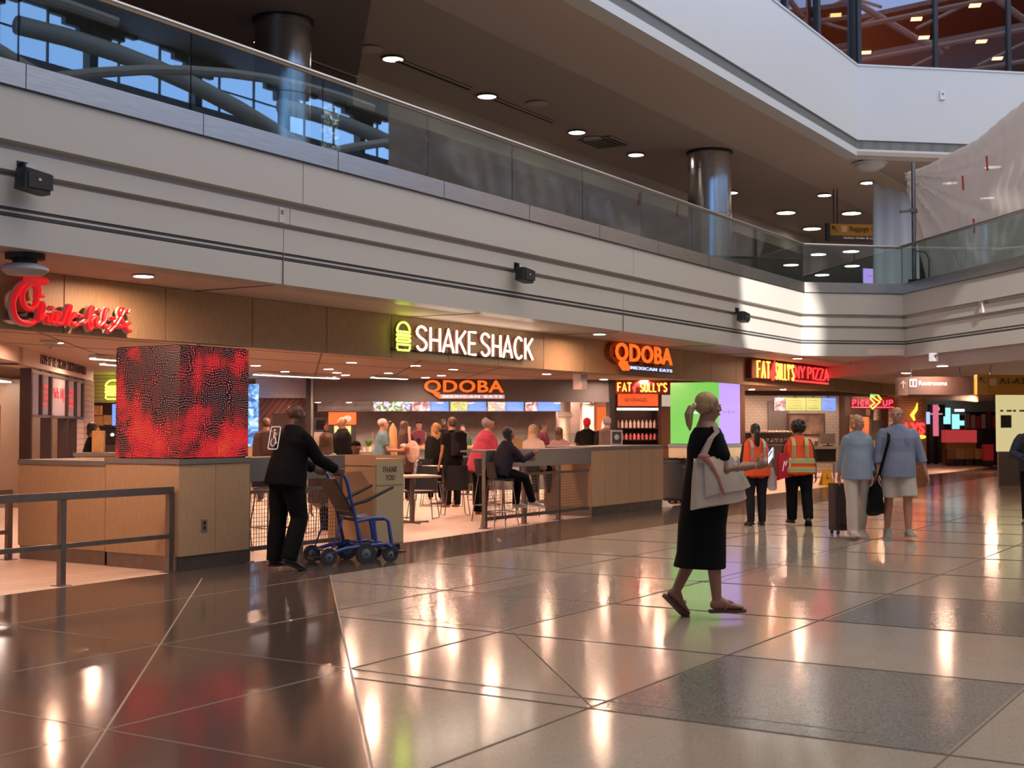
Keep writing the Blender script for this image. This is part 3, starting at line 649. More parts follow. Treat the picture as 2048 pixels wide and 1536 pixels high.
burger(.30, .36, .013).build('burger_outline', NY, t); burger(.30, .36, .022, .03).build('outline_return', mat('sign_return2', (.10, .12, .02), .5), t)
MB().box(.0, .075, .0, 3.2, .095, .02).build('mounting_bar', BLACKM, t)
# ---------------------------------------------------------------- orange fascia sign
OR = emat('sign_orange', (1, .14, .012), 1.15); ORS = mat('sign_orange_side', (.25, .06, .01), .5)
SLATE = mat('sign_slate', (.05, .05, .065), .5); NB = emat('neon_pale', (.62, .66, 1), 1.1)
def chunky(s, w, h, dep, gap_scale=1.06): return text_fit(s, w, h, dep, .022, gap_scale)
def orange_sign(loc, rz, w, h, label, sub=SLATE, subm=None):
    t = thing('shop_sign', label, 'sign', loc, rz)
    fm = lambda x, y, z: frame((x, y, z), (1, 0, 0), (0, 0, 1))
    MB().merge(chunky('QDOBA', w, h, .02), fm(0, -.055, .26*h)).build('lettering', OR, t)
    bk = MB().merge(chunky('QDOBA', w, h, .12), fm(0, .12, .26*h)); bk.build('letter_return', ORS, t)
    MB().bar((.13*w, -.03, .34*h), (.20*w, -.03, .06*h), .06*w, .07).build('letter_tail', OR, t)
    MB().box(.20*w, -.06, 0, w*1.01, .08, .27*h).build('plate', sub, t)
    MB().merge(text_fit('MEXICAN EATS', .74*w, .15*h, .02, .006, 1.2), fm(.24*w, -.07, .06*h)).build('small_lettering', subm or NB, t)
    return t
orange_sign((9.42, -.16, 2.47), 0, 2.2, .36, 'orange block letter sign with small white lettering on the oak fascia')
# ---------------------------------------------------------------- pizza sign on the fascia
t = thing('shop_sign', 'red pizza neon sign with yellow lettering on the oak fascia near the corner', 'sign', (15.62, -.16, 2.5))
MB().box(0, .02, .03, 4.7, .14, .42).build('back_box', mat('sign_dark_red', (.16, .01, .01), .5), t)
YN = emat('neon_amber', (1, .42, .06), 3.2); RN = emat('neon_red', (1, .03, .03), 2.8)
m_ = neon('FAT', .22, .74, .34, .09, .019); m_.merge(neon("SULLY'S", 1.3, 1.12, .34, .07, .017, {"'": .3})); m_.build('lettering', YN, t).matrix_local = frame((0, -.01, .05), (1, 0, 0), (0, 0, 1))
m_ = neon('NY', 0, .62, .26, .08, .018); m_.merge(neon('PIZZA', .82, 1.45, .26, .08, .018, {'I': .35})); m_.build('lettering', RN, t).matrix_local = frame((2.5, -.01, .12), (1, 0, 0), (0, 0, 1))
MB().tube([(2.5, -.01, .05), (4.75, -.01, .05)], .02).build('underline', RN, t)
fl_ = MB().tube([(1.12, -.02, .02), (1.05, -.02, .14), (1.16, -.02, .26), (1.22, -.02, .44)], [.03, .07, .045, .008], 8); fl_.build('flame', RN, t, smooth=True)
# ================================================================ far shop front (facing the viewer), local x to the right, y away
QF = Matrix.LocRotScale(V((13.34, 9.66, 0)), Euler((0, 0, R(-48.7))), None)
def q(x, y, z=0): return QF @ V((x, y, z))
def qthing(name, label, cat, x, y, z=0, group=None, da=0): return thing(name, label, cat, q(x, y, z), R(-48.7+da), group)
def qstruct(mb, name, m): o = struct(mb, name, m); o.matrix_world = QF; MW[o.name] = QF; return o
def QX(px, d=0): # local x for a pixel column at local depth d
    r = ray(px, 800); n_ = V((math.sin(R(48.7)), math.cos(R(48.7)), 0)); n_ = QF.to_3x3() @ V((0, 1, 0)); t_ = (q(0, d)-CAM).dot(n_)/r.dot(n_)
    return (QF.inverted() @ (CAM+r*t_)).x
def QZ(px, py, d=0):
    r = ray(px, py); n_ = QF.to_3x3() @ V((0, 1, 0)); t_ = (q(0, d)-CAM).dot(n_)/r.dot(n_); return (CAM+r*t_).z
HD = qstruct(MB().box(0, 0, 2.12, QX(1218), .25, 2.65), 'wall_header', GREYH)
qstruct(MB().box(QX(612), -.02, 0, 0, .3, 2.65), 'trim_15', BLACKM)
qstruct(MB().box(QX(622), -.03, 0, QX(626), 0, 2.65), 'trim_16', RAILM)
CHV = brick_mat('chevron_boards', (.30, .10, .06), (.25, .08, .05), (.09, .03, .02), 3, .11, .5, .012, (R(90), R(0), 0)); CHV.node_tree.nodes['Mapping'].inputs['Rotation'].default_value = (R(90), 0, R(0))
m_ = CHV.node_tree.nodes['Mapping']; m_.inputs['Rotation'].default_value = (0, R(48), 0)
# rotate so that rows run along a slanted axis in the wall plane
m_.vector_type = 'POINT'; m_.inputs['Rotation'].default_value = (R(90), R(0), R(0))
m2 = CHV.node_tree.nodes.new('ShaderNodeMapping'); m2.inputs['Rotation'].default_value = (0, 0, R(52)); L_ = CHV.node_tree.links
bt = [x for x in CHV.node_tree.nodes if x.type == 'TEX_BRICK'][0]; L_.new(m_.outputs[0], m2.inputs[0]); L_.new(m2.outputs[0], bt.inputs['Vector'])
qstruct(MB().box(QX(515, .6), .6, 0, QX(613, .6), .7, 2.24), 'wall_chevron', CHV)
t = qthing('menu_board', 'dark blank board on the slanted brown boards wall behind the attendant head', 'board', QX(545, .5), .55, QZ(545, 880, .5)); MB().box(0, 0, 0, .75, .04, .62).build('panel', mat('dark_brown', (.07, .03, .02), .5), t); MB().box(-.02, .0, -.02, .77, .02, .0).build('frame', WOODD, t)
t = qthing('roller_shutter', 'white ribbed roller shutter box above the slanted brown boards', 'shutter', QX(511, .4), .4, 2.24)
sh = MB(); w_ = QX(613, .4)-QX(511, .4)
for i in range(8): sh.box(0, 0, .005+.05*i, w_, .08, .05+.05*i)
sh.build('slats', mat('shutter_white', (.72, .62, .58), .5), t); MB().box(-.03, -.01, -.04, w_+.03, .1, 0).build('bottom_bar', WHITE, t)
t = qthing('led_column', 'narrow blue and white glowing display column right of the red cube', 'screen', QX(489, -.2), -.2, 1.08)
bm = emat('led_blue', (.15, .45, 1), 1.0); n = bm.node_tree.nodes; L = bm.node_tree.links; tn = n.new('ShaderNodeTexNoise'); tn.inputs['Scale'].default_value = 5; tn.inputs['Distortion'].default_value = 1.5
rr = n.new('ShaderNodeValToRGB'); tcn = n.new('ShaderNodeTexCoord'); L.new(tcn.outputs['Object'], tn.inputs['Vector']); L.new(tn.outputs['Fac'], rr.inputs[0]); L.new(rr.outputs[0], n['Principled BSDF'].inputs['Emission Color'])
rr.color_ramp.elements[0].color = (.02, .10, .30, 1); rr.color_ramp.elements[1].color = (.7, .9, 1, 1); rr.color_ramp.elements[0].position = .35; rr.color_ramp.elements[1].position = .62; qq = rr.color_ramp.elements.new(.5); qq.color = (.10, .40, .95, 1)
MB().box(0, 0, 0, .31, .3, 1.42).build('screen', bm, t); MB().box(-.02, .02, -1.08, .33, .32, 0).build('plinth', WOODL, t)
# kitchen shell
KW = mat('kitchen_wall', (.58, .50, .50), .4, noise=.25, nscale=2.5); KS = mat('kitchen_steel', (.50, .45, .45), .35, .6, noise=.2, nscale=4)
qstruct(MB().box(-.1, 4.0, 0, 8.6, 4.1, 2.65), 'wall_kitchen', KW)
qstruct(MB().box(-.12, .3, 0, -.02, 4.1, 2.65), 'wall_kitchen_side', KW)
t = qthing('extractor_hood', 'long stainless extractor hood under the menu screens', 'hood', QX(635, 3), 3.0, 1.93)
MB().loft([[(0, 0, 0), (6.4, 0, 0), (6.4, .9, 0), (0, .9, 0)], [(0, .0, .12), (6.4, .0, .12), (6.4, .9, .12), (0, .9, .12)], [(.1, .25, .5), (6.3, .25, .5), (6.3, .9, .5), (.1, .9, .5)]]).build('canopy', KS, t)
MB().box(.0, -.01, -.01, 6.4, .0, .03).build('rim', STEEL, t)
# counter line
t = qthing('service_counter', 'long steel service counter with glowing food wells behind the queue', 'counter', QX(745, .8), .8)
wq = QX(1165, .8)-QX(745, .8)
MB().box(0, 0, 0, wq, .7, .98).build('front', mat('counter_front', (.16, .17, .18), .5, noise=.1), t); MB().box(-.02, -.06, .98, wq+.02, .75, 1.02).build('worktop', STEEL, t)
fm_ = MB()
for i in range(12): fm_.box(.05+i*wq/12, .08, 1.02, .05+(i+.82)*wq/12, .5, 1.07)
fm_.build('food_well', mat('food_mix', (.55, .32, .12), .6, noise=.6, nscale=8, emit=(1, .5, .2), es=.15), t)
gs = MB()
for i in range(4): gs.box(.03+i*wq/4, -.02, 1.12, .02+(i+.96)*wq/4, -.012, 1.38)
gs.build('sneeze_guard', glass_mat('clear_guard', (.92, .95, .95), 1.), t)
pm = MB()
for i in range(5): pm.bar((i*wq/4, 0, 1.0), (i*wq/4, 0, 1.4), .03)
pm.build('guard_post', STEEL, t)
# tiered rack in front of the counter
t = qthing('chiller_rack', 'dark slatted open chiller under the counter between the shoppers', 'rack', QX(862, .4), .4); 
m_ = MB().box(0, .1, 0, 1.5, .35, .95); m_.build('body', mat('dark_grey', (.06, .065, .07), .5), t); m_ = MB()
for i in range(6): m_.box(0, 0, .15+.13*i, 1.5, .1, .17+.13*i)
m_.build('shelf_edge', mat('shelf_grey', (.25, .26, .28), .4), t)
# menu screens, each screen a thing
SB = emat('screen_blue', (.16, .30, 1), 1.25)
def food_screen_mat(name, cols):
    m = emat(name, (.6, .5, .4), 1.1); n = m.node_tree.nodes; L = m.node_tree.links; tn = n.new('ShaderNodeTexNoise'); tn.inputs['Scale'].default_value = 7; tn.inputs['Detail'].default_value = 1; tn.inputs['Distortion'].default_value = 1
    rr = n.new('ShaderNodeValToRGB'); tcn = n.new('ShaderNodeTexCoord'); L.new(tcn.outputs['Object'], tn.inputs['Vector']); L.new(tn.outputs['Fac'], rr.inputs[0]); L.new(rr.outputs[0], n['Principled BSDF'].inputs['Emission Color'])
    rr.color_ramp.interpolation = 'LINEAR'; e = rr.color_ramp.elements; e[0].position = .3; e[1].position = .7; e[0].color = (*cols[0], 1); e[1].color = (*cols[-1], 1)
    for i, c in enumerate(cols[1:-1]): qq = e.new(.3+.4*(i+1)/(len(cols)-1)); qq.color = (*c, 1)
    return m
FS = [food_screen_mat('screen_food', [(.25, .35, .9), (.9, .8, .85), (.25, .08, .05), (.2, .5, .1), (.95, .85, .8)]), food_screen_mat('screen_meat', [(.35, .08, .1), (.85, .45, .4), (.95, .9, .9)]), food_screen_mat('screen_taco', [(.9, .35, .1), (.95, .75, .3), (.3, .6, .1), (.8, .5, .5)]), food_screen_mat('screen_bowl', [(.9, .3, .45), (.95, .8, .6), (.8, .4, .1), (.5, .5, .9)])]
segs = [(745, 821, 1.0, 0, 'showing a wide food photograph, leftmost'), (823, 898, .5, 1, 'with meat picture beside a blue list, second from left'), (900, 973, .5, 2, 'with taco picture beside a blue list, middle'), (975, 1048, .5, 3, 'with round bowl picture beside a blue list'), (1050, 1122, .35, 1, 'showing purple bowl, rightmost')]
for a, b, fr_, mi, s in segs:
    d = 1.1; x0, x1 = QX(a, d), QX(b, d); z0, z1 = QZ(a, 822, d), 2.2
    t = qthing('menu_screen', 'ceiling hung menu screen '+s, 'screen', x0, d, z0)
    MB().box(0, .012, -.01, x1-x0, .06, z1-z0+.01).build('housing', BLACK, t)
    MB().box(.01, 0, 0, (x1-x0)*fr_-.01, .012, z1-z0).build('picture', FS[mi], t)
    if fr_ < 1:
        MB().box((x1-x0)*fr_, 0, 0, x1-x0-.01, .012, z1-z0).build('price_list', SB, t)
        tx = MB()
        for r_ in range(4): tx.box((x1-x0)*fr_+.04, -.003, .04+.05*r_, x1-x0-.08-.05*(r_ % 2), 0, .05+.05*r_)
        tx.build('text_line', emat('screen_white', (.5, .6, 1), 1.1), t)
    MB().box((x1-x0)/2-.02, .03, z1-z0, (x1-x0)/2+.02, .05, 2.65-z0).build('hanger', BLACKM, t)
orange_sign(q(QX(847), -.14, 2.19), R(-48.7), 1.87, .34, 'orange block letter sign on the grey header inside the food court', mat('sign_pink_plate', (.55, .40, .38), .4, emit=(1, .6, .55), es=.35), emat('neon_faint', (1, .8, .8), 1.3))
# drinks dispenser
t = qthing('drinks_dispenser', 'black drinks dispenser with orange lit top beside the man on the phone', 'machine', QX(658, -.3), -.3, 1.0)
MB().box(0, 0, 0, .62, .5, .58).build('body', BLACK, t); MB().box(0, -.02, .58, .62, .5, .86).build('top_box', mat('orange_panel', (.8, .12, .03), .4, emit=(1, .12, .02), es=.8), t)
MB().box(.12, -.03, .2, .5, 0, .55).build('lit_window', mat('dispenser_window', (.5, .4, .1), .3, emit=(.9, .7, .3), es=.7, noise=.6, nscale=12), t)
MB().ell((.42, -.03, .72), (.09, .02, .07)).build('fruit_picture', emat('fruit_white', (1, .55, .45), 1.), t, smooth=True)
m_ = MB()
for i in range(4): m_.box(.12+.12*i, -.06, .08, .16+.12*i, 0, .16)
m_.build('nozzle', STEEL, t); MB().box(-.02, -.1, -.02, .64, .5, 0).build('drip_tray', STEEL, t)
t = qthing('drinks_counter', 'oak drinks counter below the black dispenser and straws', 'counter', QX(628, -.4), -.4); MB().box(0, 0, 0, 1.6, .6, .93).build('body', WOODL, t); MB().box(-.02, -.02, .93, 1.62, .62, .975).build('top', GREYB, t)
t = qthing('wall_oven', 'black square oven on the grey back wall left of the dispenser', 'oven', QX(630, 2.2), 2.2, QZ(640, 864, 2.2)); MB().box(0, 0, 0, .38, .4, .36).build('body', BLACK, t); MB().box(.03, -.01, .06, .28, 0, .3).build('door', mat('oven_glass', (.01, .01, .012), .1), t); MB().tube([(.31, -.02, .08), (.31, -.02, .3)], .008).build('handle', STEEL, t)
t = qthing('oven_stand', 'steel stand carrying the black square oven', 'stand', QX(628, 2.2), 2.2); MB().box(0, 0, 1.0, .5, .5, QZ(640, 864, 2.2)).build('top', STEEL, t)
for x_ in (.03, .45): MB().box(x_, .03, 0, x_+.04, .07, 1.0).build('leg', STEEL, t)
# topping bar: small tubs seen over the seated heads
t = qthing('topping_bar', 'low counter crowded with pale cups and green herbs behind the seated cap man', 'counter', QX(715, -1.6), -1.6); MB().box(0, 0, 0, 1.0, .6, .95).build('body', WOODL, t); MB().box(-.02, -.02, .95, 1.02, .62, .98).build('top', GREYB, t)
g0 = []
for i in range(6):
    o = MB().lathe([(.035, 0), (.045, .1), (.047, .11), (.04, .1), (.035, .01)], n=12).build('cup', mat('cup_cream', (.75, .62, .45), .5), None, True); o.location = q(QX(718+11*i, -1.5), -1.45+.1*(i % 2), .98)
    tag(o, 'cream paper cup on the low topping counter behind the seated cap man', 'cup', 'cups on the topping counter')
# potted greens
o = MB()
for i in range(40): 
    a = random.uniform(0, 2*PI); o.tube([(0, 0, 0), (.07*math.cos(a), .07*math.sin(a), .12+.06*random.random())], [.004, .02], 4)
t = qthing('herb_pot', 'small pot of green herbs among the cream cups', 'plant', QX(738, -1.3), -1.25, .98); MB().lathe([(.04, 0), (.055, .09)], n=12).build('pot', mat('pot_white', (.7, .65, .6), .5), t); o.v = [p+V((0, 0, .08)) for p in o.v]; o.build('leaves', mat('leaf', (.12, .25, .05), .6), t)
# right end of the far shop: pale pillar, bright kitchen, lobby
qstruct(MB().box(QX(1165, .6), .6, 0, QX(1188, .6), .9, 2.1), 'trim_17', mat('cream_tile', (.72, .60, .50), .5))
qstruct(MB().box(QX(1188, 3.2), 3.2, 0, QX(1222, 3.2), 3.4, 2.65), 'wall_lobby', mat('pink_wall', (.70, .48, .42), .6))
t = qthing('round_pillar', 'pale round pillar inside the shop right of the menu screens', 'column', QX(1130, 1.7), 1.7); MB().lathe([(.14, 0), (.14, 1.75), (.2, 1.8), (.2, 1.85), (.14, 1.9), (.14, 2.65)], n=20).build('shaft', mat('pillar_cream', (.75, .68, .58), .5), t, smooth=True)
t = qthing('lit_poster', 'tall orange poster with white oval left of the drinks cooler', 'poster', QX(1194, 3.1), 3.1, .85); MB().box(0, 0, 0, .38, .03, 1.2).build('panel', emat('poster_orange', (.9, .16, .03), .9), t); MB().ell((.2, -.005, .62), (.09, .006, .28)).build('oval', emat('poster_white', (1, .7, .55), 1.), t)
qstruct(MB().box(QX(1218), -.05, 0, QX(1229), .3, 2.65), 'trim_18', BLACKM)
# drinks cooler with orange board
t = qthing('drinks_cooler', 'open drinks cooler with dark shelves under the orange board', 'cooler', QX(1229, .1), .1)
wc = QX(1322, .1)-QX(1229, .1)
MB().box(0, .5, 0, wc, .6, 2.5).box(0, 0, 0, .06, .6, 2.5).box(wc-.06, 0, 0, wc, .6, 2.5).box(0, .0, 2.02, wc, .6, 2.1).box(0, 0, 0, wc, .6, .5).build('cabinet', mat('cooler_brown', (.07, .025, .02), .5), t)
MB().box(.08, -.02, 2.03, wc-.08, .0, 2.32).build('board', emat('board_orange', (1, .10, .02), 1.0), t)
MB().merge(text_fit('BEVERAGES', .55, .09, .004, .01), frame((.25, -.025, 2.13), (1, 0, 0), (0, 0, 1))).build('lettering', mat('dark_print', (.1, .02, .01), .6), t)
MB().box(.07, .02, 1.93, wc-.07, .06, 1.98).build('lamp', emat('cooler_lamp', (1, .75, .55), 4), t)
for i, z_ in enumerate((.62, .92, 1.22, 1.50)): MB().box(.06, .08, z_-.02, wc-.06, .5, z_).build('shelf', BLACKM, t)
bc = [(.6, .1, .1), (.75, .55, .5), (.15, .35, .1), (.7, .25, .08), (.25, .12, .35), (.6, .45, .35)]
shelfn = ['lowest', 'second', 'third', 'top']
for r_, z_ in enumerate((.92, 1.22, 1.50)):
    for j in range(10):
        hh = (.17, .15, .19)[r_]; o = MB().lathe([(.033, 0), (.035, .01), (.035, hh*.65), (.014, hh*.85), (.014, hh)], n=10)
        ci = [bc[(j//2) % 6], (.75, .2, .2), (.8, .62, .55)][r_]
        oo = o.build('drink_bottle', mat('bottle_%d_%d' % (r_, (j//2) % 6 if r_ == 0 else 0), ci, .3), None, True); oo.location = q(QX(1229, .1)+.12+j*(wc-.22)/9.3, .22, z_+.001)
        tag(oo, 'small drink bottle on the %s shelf of the cooler under the orange board' % ('lower', 'middle', 'upper')[r_], 'bottle', 'bottles on the %s cooler shelf' % ('lower', 'middle', 'upper')[r_])
t = qthing('shop_sign', 'yellow lettering with red flame above the orange beverages board', 'sign', QX(1231), -.12, QZ(1231, 783))
hh = .20; m_ = neon('FAT', 0, .34, hh, .03, .016); m_.merge(neon("SULLY'S", .56, .66, hh, .025, .016, {"'": .3})); m_.build('lettering', YN, t).matrix_local = frame((0.02, 0, .0), (1, 0, 0), (0, 0, 1))
MB().tube([(.44, 0, -.02), (.42, 0, .08), (.50, 0, .22)], [.02, .045, .006], 8).build('flame', RN, t, smooth=True); MB().box(-.02, .03, -.06, 1.5, .1, .26).build('back_box', mat('sign_dark_red', (.16, .01, .01), .5), t)
qstruct(MB().box(QX(1322, .2), .2, 0, QX(1490, .2), .35, 2.65), 'wall_brown', mat('brown_wall', (.16, .08, .05), .6))
t = qthing('notice_board', 'pale notice panel on the brown wall left of the green display', 'board', QX(1326), .1, 2.02); MB().box(0, 0, 0, .3, .04, .28).build('panel', emat('notice_lit', (1, .75, .6), .5), t); MB().box(-.01, .02, -.01, .31, .05, .29).build('frame', BLACK, t)
# ================================================================ unseen balcony slab added over the viewer to carry fill lamps
struct(MB().box(-60, -32, 2.95, 60, -13.2, 4.2), 'wall_added_balcony', WHITE)
struct(MB().box(-60, -32, 2.85, 60, -13.3, 2.96), 'ceiling', SOFFIT)
for i in range(8):
    for j in range(3): downlight((-14+5*i, -14.6-3*j, 2.842), .09, 'added fill downlight under the unseen balcony behind the viewer', LAMPU)['group'] = 'added downlights under the unseen balcony'
for i in range(13):  # extra downlights added across the food court for light coverage
    for j in range(4):
        p = V((-7.5+3.1*i, 1.3+2.9*j, 2.643))
        if all((p-o.location).length > .8 for o in sc.objects if o.name.startswith('ceiling_light')): downlight(p, .09, 'added round downlight filling out the food court lighting')['group'] = 'added food court fill downlights'
for i in (): downlight((0, 0, 0), .09, 'round soffit downlight of the oak fascia row')['group'] = 'oak fascia soffit downlights' 
# unseen spot lamps added to imitate the sunlit patch by the corner
for nm, l0, tgt, e, ang in (('sun_patch_spot', (2, -19, 14.5), (14.0, -1.3, 3.75), 42000, 5.2), ('sun_patch_spot', (4, -20, 14.5), (16.9, -2.4, 3.95), 26000, 2.6), ('sun_patch_spot', (0, -14, 14.5), (14.8, -5.3, 3.3), 22000, 4.5)):
    l = bpy.data.lights.new(nm, 'SPOT'); l.energy = e; l.spot_size = R(ang*1.6); l.spot_blend = .35; l.shadow_soft_size = .05; l.color = (1, .97, .92)
    o = bpy.data.objects.new(nm, l); o.location = l0; o.rotation_euler = (V(tgt)-V(l0)).to_track_quat('-Z', 'Y').to_euler(); col.objects.link(o)
# ================================================================ left shop
CH = Matrix.LocRotScale(V((2.09, 5.38, 0)), Euler((0, 0, R(41.3))), None)
def cplace(o): o.matrix_world = CH; return o
def CXZ(px, py, d=0):
    r = ray(px, py); n_ = CH.to_3x3() @ V((0, 1, 0)); t_ = (CH @ V((0, d, 0))-CAM).dot(n_)/r.dot(n_); p = CH.inverted() @ (CAM+r*t_); return p.x, p.z
PK = mat('header_cream', (.82, .64, .54), .55); TILE = brick_mat('cream_wall_tile', (.60, .47, .34), (.56, .43, .31), (.30, .20, .14), .30, .15, .35, .008, (R(90), 0, 0))
cplace(struct(MB().box(0, 0, 2.4, 6.75, .3, 2.65), 'wall_header', PK)); cplace(struct(MB().box(-.0, 0, 2.4, .3, 5, 2.65).box(-6, .0, 2.42, 0, .3, 2.65), 'wall_header', PK))
t = cplace(thing('wall_lettering', 'dark slogan lettering on the cream header of the left shop', 'lettering'))
x0, zt = CXZ(80, 704); x1, zb = CXZ(170, 738)
m_ = MB().merge(text_fit('HOME OF THE ORIGINAL CHICKEN SANDWICH', x1-x0, .15, .01, -.012), frame((x0, -.012, 2.475), (1, 0, 0), (0, 0, 1))); m_.build('lettering', mat('dark_letters', (.05, .03, .03), .5), t)
cplace(struct(MB().box(-3, 2.6, 0, 8, 2.7, 2.42), 'wall_tile', TILE)); cplace(struct(MB().box(-8, .8, 0, -3, .9, 2.42), 'wall_tile', TILE))
cplace(struct(MB().box(6.6, 0, 0, 6.8, 2.6, 2.42), 'wall_tile_end', brick_mat('cream_wall_tile_side', (.60, .47, .34), (.56, .43, .31), (.30, .20, .14), .30, .15, .35, .008, (R(90), 0, R(90))))); cplace(struct(MB().box(CXZ(166, 800)[0], -.02, 0, 6.75, .1, 2.4), 'wall_tile_pier', brick_mat('glazed_tile', (.66, .50, .46), (.62, .46, .42), (.34, .22, .2), .2, .1, .25, .005, (R(90), 0, 0))))
t = thing('pickup_shelf', 'tall pickup shelving with frosted glass panels and dark posts in the left shop', 'shelf'); t.matrix_world = CH; 
DK = mat('bronze_post', (.045, .022, .02), .4, .3); FRO = mat('frosted_panel', (.42, .36, .40), .25, emit=(.5, .3, .32), es=.12); 
xs = [CXZ(p, 800)[0] for p in (61, 82, 101, 134, 151, 165)]
zt, zb = 2.36, 1.70
for i in range(5):
    MB().box(xs[i]+.05, 0, zb, xs[i+1]-.2, .03, zt).build('glass_panel', FRO, t); MB().box(xs[i], -.02, zb-.04, xs[i+1], .06, zb).build('rail', STEELD, t); MB().box(xs[i], -.02, zt-.05, xs[i+1], .06, zt).build('rail', STEELD, t)
for i, x_ in enumerate(xs): MB().box(x_-.06, -.02, 0 if i % 2 == 0 or i == 3 else 1.7, x_+.06, .14, 2.38).build('post', DK, t)
PR = mat('print_red', (.55, .04, .06), .5, emit=(1, .1, .12), es=.25)
for i, s_ in ((1, ''), (2, 'Pick Up'), (3, '')):
    w_ = xs[i+1]-xs[i]-.35; m_ = MB()
    if s_: m_.merge(text_fit(s_, w_, .22, .006, .01), frame((xs[i]+.09, -.012, 1.93), (1, 0, 0), (0, 0, 1)))
    else: [m_.box(xs[i]+.1+.02*(k_ % 2), -.012, 1.84+.09*k_, xs[i]+.08+w_-.03*(k_ % 3), -.004, 1.90+.09*k_) for k_ in range(4)]
    None; m_.build('lettering', PR, t)
t = thing('steel_fridge', 'tall stainless fridge behind the left shop opening', 'fridge'); t.matrix_world = CH @ Matrix.Translation((-2.0, .55, 0))
MB().box(0, 0, .1, 1.9, .2, 1.95).build('door', STEEL, t); MB().box(0, .02, 1.95, 1.9, .2, 2.05).build('top_panel', BLACK, t); MB().box(.02, .03, 0, 1.88, .2, .1).build('kick', BLACK, t); MB().box(.2, -.02, 1.97, 1.7, .0, 2.0).build('lit_strip', emat('fridge_light', (1, .8, .7), 3), t); MB().tube([(1.8, -.04, .8), (1.8, -.04, 1.3)], .012).build('handle', STEELD, t)
t = thing('payment_terminal', 'black wall terminal hanging between the pickup shelf posts', 'screen'); t.matrix_world = CH @ Matrix.Translation((xs[3]-.9, 1.2, 1.05)); MB().box(0, 0, 0, 1.5, .1, .85).build('panel', BLACK, t); MB().box(.3, -.005, .1, .5, 0, .13).build('indicator', emat('indicator', (.7, .5, .5), .6), t); MB().box(.2, .1, .2, .4, 1.28, .3).build('arm', BLACKM, t)
# middle shop seen between the left shop and the red cube
def cam_struct(px0, px1, d, z0, z1, name, m, th=.1):
    a, b = at_d(px0, 800, d), at_d(px1, 800, d); rr_ = (b-a); rr_.z = 0; n_ = V((-rr_.y, rr_.x, 0)).normalized()*th
    return struct(MB().prism([(a.x, a.y), (b.x, b.y), (b.x+n_.x, b.y+n_.y), (a.x+n_.x, a.y+n_.y)], z0, z1), name, m)
BR_ = R(-55)
def cthing(name, label, cat, px, d, z=0, group=None, rz=BR_): p = at_d(px, 856, d); return thing(name, label, cat, (p.x, p.y, z), rz, group)
SID = brick_mat('grey_siding', (.50, .38, .33), (.48, .36, .31), (.25, .16, .13), 9, .08, .5, .008, (R(90), 0, 0))
cam_struct(160, 300, 28, 2.05, 2.66, 'wall_siding', SID); cam_struct(120, 300, 30, 0, 2.3, 'wall_kitchen', mat('kitchen_brown', (.10, .055, .045), .5))
t = cthing('neon_sign', 'small yellow neon burger outline on siding left of the red cube', 'sign', 209, 27.7, 2.12); burger(.36, .40, .016).build('burger_outline', NY, t); MB().box(.0, .02, -.02, .38, .04, -.01).build('mount', BLACKM, t)
PLY = mat('plywood', (.62, .34, .13), .55, noise=.3, nscale=4, stretch=(3, 1, 12))
t = cthing('wood_shelf_wall', 'stack of plywood shelf boxes behind the left end of the red cube', 'shelf', 178, 27.4, 1.55)
for x_, z_, w_, h_ in ((0, .22, .25, .2), (0, 0, .28, .2), (.3, .02, .22, .2), (.53, .04, .12, .16)): MB().box(x_, 0, z_, x_+w_, .1, z_+h_).build('box_panel', PLY, t)
t = cthing('menu_screen', 'slanted blue menu screen edge left of the red cube', 'screen', 224, 27.2, 1.55); MB().prism([(0, 0), (.15, 0), (.15, .03), (0, .03)], 0, .45).build('picture', SB, t); MB().box(.0, .03, -.02, .17, .07, .47).build('housing', BLACK, t); MB().box(.07, .04, .47, .10, .06, .5).box(.07, .04, .5, .10, .06, 1.1).build('hanger', BLACKM, t)
t = cthing('range_hood', 'dark range hood with three small bright lamps left of the red cube', 'hood', 177, 29, 1.38); MB().box(0, 0, 0, .75, .5, .12).build('canopy', BLACKM, t)
for i in range(3): MB().ell((.05+.24*i, -.02, -.03), (.035, .03, .03)).build('lamp', emat('hood_lamp', (1, .85, .75), 12), t)
t = cthing('steel_cabinet', 'steel kitchen cabinet behind the standing brown menu card', 'cabinet', 200, 29, 0); MB().box(0, 0, .1, .6, .5, 1.12).build('body', STEELD, t); MB().box(.02, -.02, .5, .58, 0, .9).build('door', STEEL, t)
t = cthing('paper_bag', 'tall brown paper bag standing on the counter left of the red cube', 'bag', 184, 18.5, 1.16); 
MB().loft([[(0, 0, 0), (.16, 0, 0), (.16, .1, 0), (0, .1, 0)], [(0, 0, .30), (.165, 0, .29), (.165, .1, .30), (.0, .1, .30)]]).build('bag_body', mat('kraft_paper', (.52, .29, .11), .7, noise=.15, nscale=6), t); MB().box(.02, .02, .28, .14, .08, .305).build('folded_rim', mat('kraft_dark', (.4, .2, .08), .7), t)
t = cthing('prep_counter', 'wooden prep counter behind the left oak counter', 'counter', 150, 18.4, 0); MB().box(0, 0, 0, 1.0, .4, 1.10).build('body', PLY, t); MB().box(-.02, -.02, 1.10, 1.02, .42, 1.15).build('top', GREYB, t)
